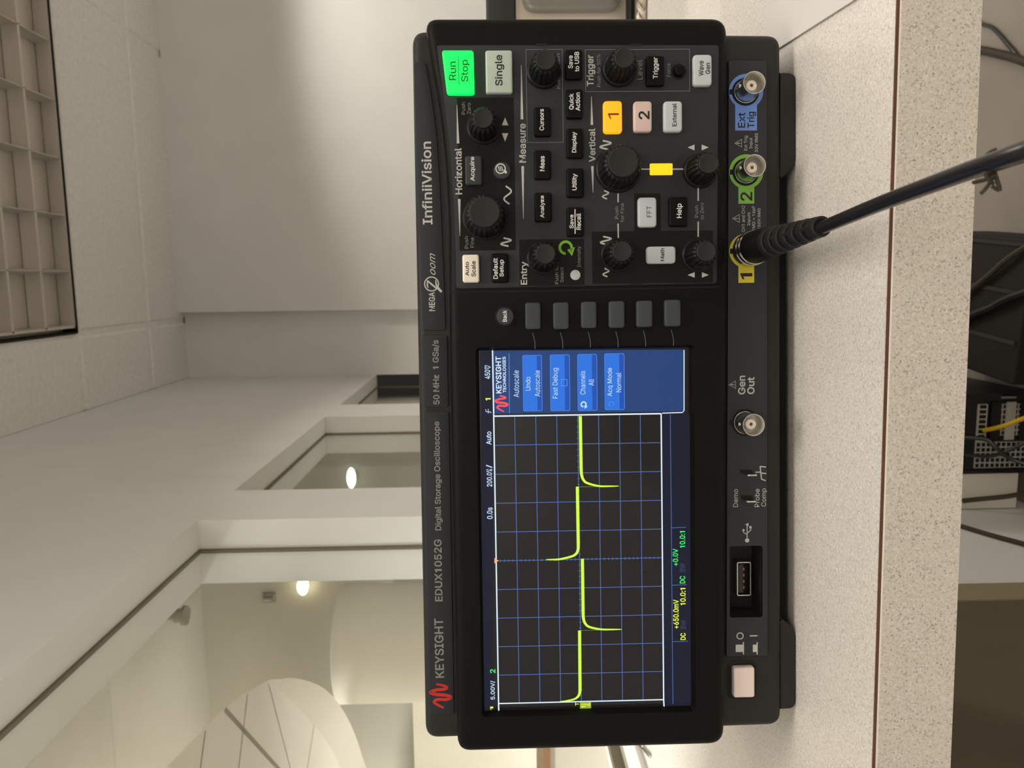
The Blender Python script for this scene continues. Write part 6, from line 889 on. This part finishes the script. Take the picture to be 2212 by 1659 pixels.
key((126.83, 41.03, 139.65, 48.82), HB, M_LIGHTKEY, [('Wave', (130.79, 44.53, 136.98, 46.68), B_, .01), ('Gen', (131.53, 41.81, 136.11, 43.81), B_, .01)], 'light grey Wave Gen key', r=1.6)
key((107.54, 78.91, 120.84, 86.74), HB, M_ORANGE, [('1', (113.28, 80.27, 115.65, 84.83), M_ONEP, .0)], 'lit orange channel 1 key', r=1.6)
key((107.83, 66.39, 120.64, 74.05), HB, M_PINKKEY, [('2', (112.99, 67.43, 116.43, 72.1), B_, .02)], 'pale pink channel 2 key', r=1.6)
key((107.8, 53.61, 120.55, 61.4), HB, M_LIGHTKEY, [('External', (110.02, 56.04, 119.5, 57.89), B_, .008)], 'light grey External key', r=1.6)
key((68.23, 64.67, 80.71, 72.51), HB, M_LIGHTKEY, [('FFT', (72.4, 66.96, 77.03, 68.91), B_, .0)], 'light grey FFT key', r=1.6)
key((52.96, 56.7, 60.14, 69.05), HB, M_LIGHTKEY, [('Math', (53.93, 61.6, 59.36, 63.23), B_, .008)], 'light grey Math key', r=1.6)
key((90.31, 57.42, 95.15, 67.04), .4, M_LED, [], 'lit amber indicator', name='indicator_lens', r=.5, round_=.15, gap=.2)
sk = [(1135, 1168, 711, 653), (1195.5, 1229, 711, 652.6), (1256, 1289, 709, 651), (1316, 1349.7, 708.3, 650), (1375.8, 1410, 706.5, 649), (1436.5, 1471, 705, 647.3)]
SKB = [(26.05, 114.1, 37.34, 120.55), (25.88, 102.17, 37.26, 108.73), (26.11, 90.41, 37.42, 96.88), (26.08, 78.5, 37.46, 85.12), (26.27, 66.65, 37.5, 73.37), (26.4, 54.63, 37.68, 61.43)]
for bb in SKB: key(bb, 2.6, M_SOFT, name='soft_key', base=0, gap=.8, r=1.3)
# guide lines from the soft keys to the screen
m = MB(K)
for bb in SKB:
    zc = (bb[1] + bb[3]) / 2
    m.ribbon([(bb[0] - 1.4, zc + .2), (bb[0] - 3.4, zc - .3), (bb[0] - 5.2, zc - .7), (bb[0] - 8.2, zc - .75)], .22, -.05, M_LINE)
m.build('soft_key_guides', os_)
def round_key(c, r, h, mm, label, base=-.6, gap=.8):
    m = MB(K); m.disc(c, r + gap, base - .04, M_GAP, 40)
    m.lathe_y(c, [(base, r), (base - h + .7, r), (base - h + .2, r - .25), (base - h, r - .8)], mm, 40)
    return m
m = round_key((92.53, 129.49), 3.65, 2.2, M_KEYG, '')
c = (93.13, 130.1); yy = -2.86
m.ring(c, 1.75, 2.15, yy, M_WHITEP); m.ribbon([(c[0] - .4, c[1] - 1.6), (c[0] - 1.9, c[1] - 2.3)], .8, yy, M_WHITEP)
for k in (-.7, 0, .7): m.ribbon([(c[0] - 1.0, c[1] + k - .3), (c[0] + 1.0, c[1] + k + .3)], .3, yy, M_WHITEP)
m.build('button', os_, 'round zoom key with magnifier symbol')
m = round_key((31.66, 129.08), 3.7, 2.6, M_KEYG, '', base=0); m.text('Back', (29.33, 128.36, 34.19, 130.19), -2.66, M_WHITEP, .012); m.build('button', os_, 'round Back key')
m = round_key((48.77, 99.07), 2.3, .5, M_LIGHTKEY, '', gap=.2); m.build('button', os_, 'round pale Intensity key')
m = round_key((133.42, 54.56), 2.4, 2.4, M_RUB, ''); m.build('button', os_, 'small round black Force key')
# knobs
def knob(c, big):
    R = 8.3 if big else 5.9; rc = 6.1 if big else 3.95; nfl = 22 if big else 16
    m = MB(K)
    m.disc(c, R + 1.6, -.66, M_GAP, 40)
    m.lathe_y(c, [(-.6, R + 1.2), (-1.8, R + 1.1), (-2.4, R + .4), (-4, R, 1), (-8.5, R - .35, 1), (-11.0, R - .7, 1), (-12.0, R - 1.3, 1), (-12.6, rc + .1), (-13.4, rc)], M_KNOB, nfl * 8, nfl, .55, cap=True)
    k = m.build('knob', os_)
    m = MB(K); m.lathe_y(c, [(-13.4, rc), (-13.95, rc - .02), (-14.2, rc - .3), (-13.9, rc * .6), (-13.8, rc * .2)], M_CAP, 48)
    m.build('knob_cap', k)
    return k
for c in ((73.18, 136.91), (92.73, 80.6)): knob(c, True)
for c in ((110.68, 136.87), (56.09, 112.52), (133.66, 111.46), (134.21, 79.76), (91.81, 45.82), (56.74, 81.3), (56.34, 46.84)): knob(c, False)

# ---------------- screen
YS = 3.4
scr = MB(K); scr.slab(rrect(grow(LCD, -.9), 1.2), YS, 6, .05, M_GLASSBLK); scr = scr.build('screen', os_, 'lit colour screen showing a yellow waveform')
m = MB(K); ya, yb, yc, yd = YS - .03, YS - .06, YS - .09, YS - .12
m.flat([(-141.12, 136.7), (-141.0, 141.36), (18.22, 139.79), (18.14, 134.62)], ya, G_BAR)
m.flat([(-142.93, 49.92), (-142.64, 61.18), (-10.96, 61.69), (-11.16, 49.19)], ya, G_BAR)
TL, TR, BR, BL = (-136.95, 134.41), (-10.96, 134.58), (-11.05, 62.1), (-137.03, 61.86)
def gp(s, t):
    a = [TL[i] * (1 - s) + TR[i] * s for i in (0, 1)]; b_ = [BL[i] * (1 - s) + BR[i] * s for i in (0, 1)]
    return (a[0] * (1 - t) + b_[0] * t, a[1] * (1 - t) + b_[1] * t)
for i in range(1, 10): m.ribbon([gp(i / 10, 0), gp(i / 10, 1)], .28, yb, G_GRID)
for j in range(1, 8): m.ribbon([gp(0, j / 8), gp(1, j / 8)], .28, yb, G_GRID)
for i in range(1, 50):
    a = gp(i / 50, .5); m.ribbon([(a[0], a[1] - .55), (a[0], a[1] + .55)], .22, yb, G_GRID)
for j in range(1, 40):
    a = gp(.5, j / 40); m.ribbon([(a[0] - .55, a[1]), (a[0] + .55, a[1])], .22, yb, G_GRID)
m.build('graticule', scr, 'blue grid lines')
m = MB(K)
m.ribbon([(-140.77, 134.37), TL, TR, (17.35, 134.64)], .55, yc, G_WHITE); m.ribbon([TR, BR], .6, yc, G_WHITE)
m.ribbon([(-140.14, 61.71), BL, BR], .55, yc, G_WHITE); m.ribbon([TL, BL], .5, yc, G_WHITE)
m.flat([(-75.05, 135.27), (-72.61, 135.23), (-73.87, 133.34)], yd, G_ORG)
m.build('graticule_border', scr, 'bright white border lines')
m = MB(K)
def curve(pts): return [(p.x, p.y) for p in smooth_path([q + (0,) for q in pts], 5)]
wl = 1.35
P1 = curve([(-136.8, 107.4), (-136.55, 104.82), (-135.9, 101.47), (-134.9, 99.76), (-133.51, 98.92), (-131.69, 98.64)]); n1 = len(P1)
m.ribbon(P1, [.45 + .9 * i / (n1 - 1) for i in range(n1)], yc, G_TRACE); m.ribbon([(-131.79, 98.64), (-105.4, 98.55)], wl, yc, G_TRACE)
P2 = curve([(-105.31, 80.05), (-105.28, 83.39), (-105.1, 89.05), (-103.94, 94.17), (-102.24, 96.1), (-99.99, 96.8), (-97.4, 96.92)]); n2 = len(P2)
m.ribbon(P2, [.2 + 1.15 * (i / (n2 - 1)) ** .6 for i in range(n2)], yc, G_TRACE); m.ribbon([(-97.5, 96.92), (-73.78, 96.97)], wl, yc, G_TRACE)
P3 = curve([(-73.82, 112.66), (-73.87, 110.21), (-73.74, 106.63), (-72.61, 101.51), (-71.36, 99.55), (-69.57, 98.81), (-67.16, 98.69)])
m.ribbon(P3, [.25 + 1.1 * (i / (len(P3) - 1)) ** .6 for i in range(len(P3))], yc, G_TRACE); m.ribbon([(-67.26, 98.69), (-42.18, 98.81)], wl, yc, G_TRACE)
P4 = curve([(-42.26, 80.76), (-42.24, 84.07), (-42.09, 89.43), (-40.72, 94.41), (-39.26, 96.13), (-36.95, 96.92), (-34.13, 97.09)])
m.ribbon(P4, [.2 + 1.15 * (i / (len(P4) - 1)) ** .6 for i in range(len(P4))], yc, G_TRACE); m.ribbon([(-34.24, 97.09), (-11.53, 97.2)], wl, yc, G_TRACE)
m.ribbon([(-105.4, 98.7), (-105.41, 89.05), (-105.35, 80.2)], .22, yb - .01, G_FAINT); m.ribbon([(-42.28, 98.71), (-42.35, 89.43), (-42.3, 80.86)], .22, yb - .01, G_FAINT)
m.build('waveform', scr, 'thick yellow waveform trace')
# side menu
m = MB(K)
m.flat([(-10.21, 52.21), (16.55, 52.06), (17.15, 134.64), (-9.86, 134.66)], yb, G_MENU)
m.ribbon([(-9.96, 134.66), (-10.37, 134.07)], .4, yc, G_LINE)
m.ribbon([(-10.86, 61.69), (-10.7, 52.82), (-9.91, 52.11), (16.35, 51.96)], .4, yc, G_WHITE)
m.ribbon([(-9.87, 127.78), (15.86, 127.6)], .3, yc, G_LINE)
lg = [(-9.06, 130.04), (-8.22, 131.74), (-7.19, 133.04), (-6.5, 132.02), (-6.64, 129.5), (-6.0, 128.58), (-5.31, 130.08), (-5.07, 132.6), (-4.34, 133.7), (-3.66, 132.08), (-3.39, 130.05), (-3.0, 129.34), (-2.47, 130.54), (-2.15, 131.95)]
lg = curve(lg); m.ribbon(lg, [.4 + .55 * math.sin(math.pi * i / (len(lg) - 1)) ** .5 for i in range(len(lg))], yd, G_RED)
m.text('KEYSIGHT', (-1.13, 131.02, 14.73, 133.41), yd, G_WHITE, .03); m.text('TECHNOLOGIES', (-0.85, 129.02, 14.57, 130.42), yd, G_WHITE, .01)
m.text('Autoscale', (-2.92, 123.5, 8.65, 125.89), yd, G_TEXT)
m.build('side_menu', scr, 'blue side menu panel')
def menu_key(b_, texts):
    m = MB(K)
    m.flat(rrect(b_, .8), yc, G_BTNL); m.flat(rrect(grow(b_, -.2), .7), yc - .02, G_BTN2)
    h = b_[3] - b_[1]; m.rect((b_[0] + .3, b_[1] + h * .26, b_[2] - .3, b_[3] - .3), yc - .03, G_BTN)
    for s, tb in texts: m.text(s, tb, yc - .06, G_TEXT)
    return m
menu_key((-9.04, 113.52, 15.11, 121.8), [('Undo', (-0.11, 118.51, 5.78, 120.71)), ('Autoscale', (-2.81, 114.42, 8.51, 116.71))]).build('menu_key', scr)
m = menu_key((-9.13, 101.52, 15.14, 110.02), [('Fast Debug', (-3.7, 106.2, 9.38, 108.98))])
bb = (1.54, 102.62, 4.54, 105.32)
for q in ((bb[0], bb[1], bb[2], bb[1] + .25), (bb[0], bb[3] - .25, bb[2], bb[3]), (bb[0], bb[1], bb[0] + .25, bb[3]), (bb[2] - .25, bb[1], bb[2], bb[3])): m.rect(q, yc - .06, G_BTNL)
m.build('menu_key', scr)
m = menu_key((-9.22, 89.71, 15.16, 98.22), [('Channels', (-2.18, 94.8, 7.91, 97.12)), ('All', (1.56, 91.11, 4.36, 93.39))])
c = (-6.49, 95.72); m.ring(c, .75, 1.35, yc - .06, G_TEXT, 24, -120, 175); m.flat([(c[0] - 1.9, c[1] - .5), (c[0] - .3, c[1] - .3), (c[0] - .9, c[1] - 1.8)], yc - .06, G_TEXT); m.build('menu_key', scr)
m = menu_key((-9.11, 77.87, 15.29, 86.5), [('Acq Mode', (-3.17, 82.77, 9.09, 85.3)), ('Normal', (-1.43, 79.28, 6.98, 81.49))])
c = (-6.58, 83.78); m.ring(c, .9, 1.1, yc - .06, G_BTNL, 24, -120, 175); m.build('menu_key', scr)
# readouts
m = MB(K)
def write(items):
    for s, b_, mm in items: m.text(s, b_, yd, mm, .008)
write((('1', (-139.66, 136.77, -138.21, 138.15), G_YEL), ('5.00V/', (-135.14, 135.73, -126.71, 137.86), G_TEXT), ('2', (-123.36, 135.6, -121.57, 137.93), G_GRN)))
m.build('channel_scale', scr, 'channel scale readout at the screen corner')
m = MB(K)
write((('0.0s', (-55.56, 135.73, -50.51, 138.14), G_TEXT), ('200.0', (-41.44, 135.71, -35.3, 138.01), G_TEXT), ('µ', (-34.98, 136.94, -33.78, 138.14), G_TEXT), ('s', (-34.81, 135.64, -33.8, 136.74), G_TEXT), ('/', (-33.39, 135.62, -31.88, 138.21), G_TEXT),
                  ('Auto', (-23.24, 135.72, -17.53, 138.02), G_TEXT), ('1', (-4.13, 135.76, -3.13, 138.05), G_YEL), ('450', (5.15, 135.79, 9.03, 138.18), G_TEXT),
                  ('m', (9.34, 137.14, 11.03, 138.13), G_TEXT), ('V', (9.42, 135.64, 10.91, 136.94), G_TEXT),
                  ))
m.build('status_line', scr, 'white and yellow readouts along the top')
m = MB(K)
for a, c in (((-8.31, 138.03), (-9.14, 135.75)),):
    m.ribbon([(c[0] - .5, c[1]), c, (c[0] + .2, a[1] - .2), (a[0] + .4, a[1])], .3, yd, G_TEXT); m.ribbon([(c[0] - .6, (a[1] + c[1]) / 2), (a[0] + .5, (a[1] + c[1]) / 2)], .25, yd, G_TEXT)
m.build('trigger_symbol', scr)
m = MB(K)
for s, b_, mm in (('+0.0V', (-77.73, 55.11, -70.18, 57.46), G_GRN), ('DC', (-85.56, 52.03, -82.29, 54.47), G_GRN), ('BW', (-80.45, 52.0, -76.57, 54.44), G_DIM), ('10.0:1', (-69.83, 51.93, -62.5, 54.37), G_GRN),
                  ('+650.0mV', (-105.5, 54.97, -92.67, 57.42), G_YEL), ('DC', (-110.61, 51.97, -107.52, 54.3), G_YEL), ('BW', (-105.68, 51.74, -101.77, 54.19), G_DIM), ('10.0:1', (-95.2, 51.87, -87.61, 54.32), G_YEL),
                  ):
    m.text(s, b_, yd, mm, .008)
m.ribbon([(-139.0, 57.78), (-11.42, 58.11)], .25, yc, G_GRID)
for a, c in (((-60.98, 57.93), (-60.9, 51.49)), ((-86.28, 57.85), (-86.22, 51.44)), ((-111.32, 57.8), (-111.28, 50.97))): m.ribbon([a, c], .25, yc, G_GRID)
m.build('channel_readout', scr, 'yellow and green channel readouts along the bottom')
m = MB(K); m.text('T', (-138.75, 99.3, -137.31, 100.83), yd, G_YEL, .008)
bb = (-140.09, 93.87, -137.13, 98.76); m.rect(bb, yd, G_MARK)
m.text('1', (bb[0] + .5, bb[1] + 2.2, bb[0] + 1.2, bb[3] - .6), yd - .02, G_YEL, .02)
for k in range(3): m.rect((bb[0] + 1.0 + .0, bb[1] + .5 + k * .45, bb[2] - .3 - k * .35, bb[1] + .7 + k * .45), yd - .02, G_YEL)
m.ribbon([(bb[0] + 1.9, bb[1] + 1.6), (bb[0] + 1.9, bb[3] - .5)], .3, yd - .02, G_YEL)
m.build('ground_marker', scr, 'yellow green channel marker')

# ---------------- connector strip
m = MB(K)
YL = 7.6
cp_ = roundpoly([(-120.4, 32.76), (-120.43, 14.06), (141.0, 13.96), (141.1, 30.79)], 1.2)
m.ribbon(cp_, 1.1, 8.88, M_GAP, closed=True)
m.slab(cp_, YL, 9, .4, M_LABEL, holes=[rrect(USB, 1.2)], back=False, steps=2)
ub = rrect(USB, 1.2); m.loops([[(x, YL, z) for x, z in ub], [(x, 9, z) for x, z in ub]], M_RUB, close_first=False, close_last=False)
yt = YL - .06
def patch(c, r, tagb, mm):
    m.disc(c, r, yt + .02, mm, 48); m.rect(tagb, yt + .01, mm)
patch((127.72, 23.27), 7.5, (111.01, 18.55, 122.3, 28.05), M_BLUE); patch((93.33, 23.26), 7.5, (79.56, 19.84, 87.55, 26.74), M_GRN); patch((59.14, 23.35), 7.5, (45.26, 19.92, 53.51, 26.84), M_YEL)
T = m.text
T('Ext', (112.22, 23.69, 118.68, 26.84), yt - .02, M_BLACKP, .005); T('Trig', (111.99, 18.86, 119.0, 22.8), yt - .02, M_BLACKP, .005)
T('2', (80.76, 20.65, 84.56, 25.93), yt - .02, M_BLACKP, .025); T('1', (46.87, 20.73, 49.49, 26.03), yt - .02, M_BLACKP, .025)
T('Ext Trig', (102.48, 22.42, 108.71, 24.24), yt, M_PRINT); T('Input', (103.25, 20.3, 107.88, 21.9), yt, M_PRINT); T('30V RMS', (101.64, 18.17, 109.79, 19.49), yt, M_PRINT)
T('CH1 and CH2', (67.37, 23.93, 78.78, 25.35), yt, M_PRINT); T('Inputs', (70.15, 21.29, 75.75, 22.91), yt, M_PRINT); T('1MΩ = 16pF', (67.8, 19.15, 78.53, 20.78), yt, M_PRINT); T('150V RMS', (68.5, 17.12, 77.51, 18.34), yt, M_PRINT)
T('Gen', (-3.52, 23.92, 4.7, 27.19), yt, M_PRINT, .01); T('Out', (-3.46, 19.9, 4.01, 23.1), yt, M_PRINT, .01)
T('Demo', (-53.24, 27.35, -45.32, 29.51), yt, M_PRINT); T('Probe', (-53.43, 17.77, -45.39, 19.93), yt, M_PRINT); T('Comp', (-53.28, 14.37, -45.25, 16.94), yt, M_PRINT)
def warn(b_):
    x0, z0, x1, z1 = b_; xm = (x0 + x1) / 2
    m.ribbon([(x0, z0), (x1, z0), (xm, z1)], .3, yt, M_PRINT, closed=True)
    m.rect((xm - .17, z0 + (z1 - z0) * .34, xm + .17, z0 + (z1 - z0) * .75), yt, M_PRINT); m.rect((xm - .17, z0 + (z1 - z0) * .14, xm + .17, z0 + (z1 - z0) * .25), yt, M_PRINT)
warn((103.9, 25.25, 107.27, 28.29)); warn((71.47, 26.36, 74.91, 29.41)); warn((-0.8, 28.22, 2.45, 31.18))
# chassis ground and USB marks, power marks
g = [(-37.98, 19.57), (-38.02, 17.17), (-35.42, 17.48), (-41.1, 16.86), (-35.78, 14.87), (-38.69, 14.77), (-41.81, 14.99), (-38.34, 17.17)]
for a, c in ((0, 1), (2, 3), (2, 4), (7, 5), (3, 6)): m.ribbon([g[a], g[c]], .5, yt, M_PRINT)
g = [(-68.23, 23.33), (-61.18, 23.31), (-65.74, 23.19), (-64.63, 25.0), (-63.7, 24.93), (-64.94, 23.19), (-63.63, 21.64), (-62.41, 21.84), (-60.24, 23.31), (-61.95, 24.99)]
m.disc(g[0], .95, yt, M_PRINT, 20); m.ribbon([g[0], g[1]], .4, yt, M_PRINT); m.ribbon([g[2], g[3], g[4]], .35, yt, M_PRINT); m.ribbon([g[5], g[6], g[7]], .35, yt, M_PRINT)
m.disc(g[4], .55, yt, M_PRINT, 16); m.rect((g[7][0] - .5, g[7][1] - .5, g[7][0] + .5, g[7][1] + .5), yt, M_PRINT); m.flat([(g[1][0], g[1][1] + .9), (g[1][0] - .75, g[1][1] - .6), (g[1][0] + .75, g[1][1] - .6)], yt, M_PRINT)
m.ring((-111.04, 26.61), 1.15, 1.6, yt, M_PRINT); m.rect((-111.39, 18.82, -110.86, 22.23), yt, M_PRINT)
for b_, k in (((-119.39, 24.86, -113.85, 28.59), 0), ((-119.56, 18.73, -114.02, 20.91), 1)):
    x0, z0, x1, z1 = b_; ww = x1 - x0
    m.rect((x0, z0, x1, z0 + .5), yt, M_PRINT); m.rect((x0 + ww * .2, z0 + .5, x1 - ww * .2, z1), yt, M_PRINT)
for b_ in ((-38.32, 20.83, -36.82, 26.35), (-49.84, 20.65, -48.19, 26.11)): m.rect(b_, yt, M_GAP)
m.build('connector_panel', os_, 'slate strip of connectors along the bottom')
# metal test lugs
for a in ((-39.12, 20.32, -37.77, 25.0), (-50.79, 20.96, -49.16, 25.44)):
    m = MB(K); xm = (a[0] + a[2]) / 2
    q = roundpoly([(7.5, a[1]), (7.5, a[3]), (3.2, a[3]), (2.2, a[3] - .8), (2.2, a[1] + .4), (3.0, a[1])], .3, 3)
    m.loops([[(x, yy, z) for yy, z in q] for x in (xm - .35, xm + .35)], M_NICKEL, smooth=False); m.build('test_lug', os_, 'small metal test lug')
# USB socket in its recess
ux = (-95.76, 18.79, -80.27, 25.22)
m = MB(K); u_ = rrect(ux, .8)
m.loops([[(x, 21.5, z) for x, z in u_], [(x, 16.0, z) for x, z in u_], [(x, 16.0, z) for x, z in offset(u_, .45)], [(x, 21, z) for x, z in offset(u_, .45)]], M_NICKEL, close_first=False, close_last=False, smooth=False)
m.rect(ux, 21.2, M_GAP); uw = ux[2] - ux[0]; uh = ux[3] - ux[1]
m.box((ux[0] + uw * .08, 16.6, ux[1] + uh * .52), (ux[2] - uw * .08, 21, ux[1] + uh * .86), M_KEYG)
for k in range(4): m.box((ux[0] + uw * (.2 + .18 * k), 16.6, ux[1] + uh * .44), (ux[0] + uw * (.28 + .18 * k), 21, ux[1] + uh * .52), M_GOLD)
m.build('usb_socket', os_, 'metal usb socket inside the recess')
# power key
pb = (-138.39, 20.54, -124.82, 29.97)
m = MB(K); q = rrect(grow(pb, 2.2), 3.5); m.loops([[(x, 8.95, z) for x, z in q], [(x, 8.2, z) for x, z in offset(q, .9)], [(x, 8.9, z) for x, z in offset(q, 1.6)]], M_BODY, close_first=False, close_last=False)
m.flat(offset(rrect(pb, 1.2), -.5), 8.85, M_GAP); m.build('power_key_surround', os_)
key(pb, 2.9, M_POWER, label='pinkish white power key', name='power_button', base=8.9, gap=.4, r=1.2)
# bnc sockets
def bnc(c, notch=True):
    m = MB(K)
    m.disc(c, 5.95, 7.42, M_GAP, 40)
    m.lathe_y(c, [(7.4, 4.95), (7.0, 4.95), (6.9, 4.8), (-3.8, 4.75), (-4.0, 4.68), (-4.0, 4.45), (-3.8, 4.35), (6, 4.3)], M_NICKELD, 48, cap=False)
    if notch: m.rect((c[0] - 1.1, c[1] + 5.9, c[0] + 1.1, c[1] + 7.0), 7.45, M_GAP)
    o = m.build('bnc_socket', os_, 'nickel bnc socket')
    m = MB(K)
    for s in (-1, 1):
        for k in range(1): m.loops([[(c[0] + .85 * math.cos(t), .4 + .85 * math.sin(t), c[1] + s * h) for t in [2 * math.pi * i / 14 for i in range(14)]] for h in (4.6, 5.25, 5.4)], M_NICKEL)
    m.build('bayonet_lug', o)
    m = MB(K); m.lathe_y(c, [(5.9, 4.4), (5.5, 4.4), (5.5, 2.3), (-.2, 2.25), (-.5, 2.1), (-.5, .75), (4, .7)], M_TEFLON, 32); m.build('insulator', o, 'white insulator')
    m = MB(K); m.lathe_y(c, [(3, .72), (-.3, .72), (-.45, .55), (-.45, .3), (2, .28)], M_GOLD, 20); m.build('center_contact', o, 'gold centre contact')
C1_ = (59.06, 23.55)
for c in ((127.52, 23.57), (93.19, 23.46), (-15.93, 24.16)): bnc(c)
bnc(C1_)

# ------------------------------------------------------------------ probe cable on channel 1
pcab = thing('probe_cable', 'black coaxial probe cable plugged into the yellow marked channel 1 socket', 'cable', (-0.04678, 0.32417, 0.898), 0.09512)
cx, cz = C1_
ax = lambda t: (cx - .35 * t, cz - .0 * t)   # plug axis
m = MB(K)
m.lathe_y((cx, cz), [(3.2, 5.9), (3.2, 7.0), (2.6, 7.35), (-1.2, 7.35), (-1.6, 7.0), (-2.2, 6.7), (-3.0, 6.7), (-3.4, 7.1), (-4.6, 7.15), (-5.0, 6.8), (-5.6, 6.5)], M_NICKEL, 56)
m.build('plug_collar', pcab, 'polished metal collar')
m = MB(K)
m.tube([(cx, -5.0, cz), (cx, -5.6, cz), (cx - .1, -14, cz), (cx - .3, -20, cz - .2), (cx - .6, -24, cz - .4)], [6.3, 6.9, 6.7, 6.2, 5.2], M_BOOT, 40); m.build('plug_sleeve', pcab)
m = MB(K)
path = [Vector((cx - .4 - .9 * t, -19 - 46 * t, cz - .2 - 2.0 * t)) for t in [i / 240 for i in range(241)]]
core = [4.6 - 1.9 * i / 240 for i in range(241)]
m.tube(path, core, M_BOOT, 28)
for k in range(7):                                   # seven collars, the last one longest
    a, e = (20 + k * 32, 20 + k * 32 + 17) if k < 6 else (214, 240)
    seg = path[a:e + 1]; env = [6.3 - 2.7 * (a + i) / 240 for i in range(len(seg))]
    env[0] -= .5; env[-1] -= .5
    m.tube(seg, env, M_RIB, 32)
    if k < 6:                                         # bridges between neighbouring collars, turned by a quarter from one gap to the next
        for s_ in (0, math.pi):
            t_ = s_ + (math.pi / 2 if k % 2 else 0); rr = 5.3 - 2.5 * e / 240
            off = Vector((math.cos(t_), 0, math.sin(t_))) * rr
            m.tube([p + off for p in path[e - 1:min(e + 18, 240)]], [.9] * len(path[e - 1:min(e + 18, 240)]), M_RIB, 8)
m.build('strain_relief', pcab, 'ribbed strain relief', sharp=20)
m = MB(K)
cpth = smooth_path([(cx - 1.2, -62, cz - 2.0)] + [(a[0], b_, a[1]) for a, b_ in (((57.3, 21.45), -66), ((57.84, 21.05), -105), ((57.43, 21.52), -135), ((57.28, 21.42), -150), ((56.59, 22.14), -168), ((57.67, 17.66), -186))] + [(66, -222, -28), (72, -232, -160)], 10)
m.tube(cpth, 2.25, M_CABLE, 24); m.build('cable', pcab)
m = MB(K)
for pts in (((2126, 366), (2145, 378), (2150, 372)), ((2150, 368), (2158, 380), (2147, 404), (2139, 412)), ((2150, 372), (2138, 384), (2110, 392)), ((2160, 372), (2166, 380), (2180, 404), (2168, 388)), ((2128, 382), (2144, 396), (2150, 392))):
    pass
for p in ([(56.89, 23.77), (54.82, 21.55), (53.78, 20.59), (51.74, 21.62), (50.72, 22.45)], [(54.63, 20.36), (53.61, 22.04), (53.02, 24.99)], [(54.67, 22.88), (53.21, 21.38), (52.78, 20.31)],
          [(55.8, 20.86), (54.36, 20.11), (51.29, 18.72), (52.32, 20.19)], [(60.16, 20.36), (59.39, 21.76), (57.84, 22.84)]):
    m.tube(smooth_path([(q[0], -155 + i * .6, q[1]) for i, q in enumerate(p)], 4), [.45] * (4 * (len(p) - 1) + 1), M_CBL2, 6)
m.build('cable_tie', pcab, 'frayed dark tie wires')
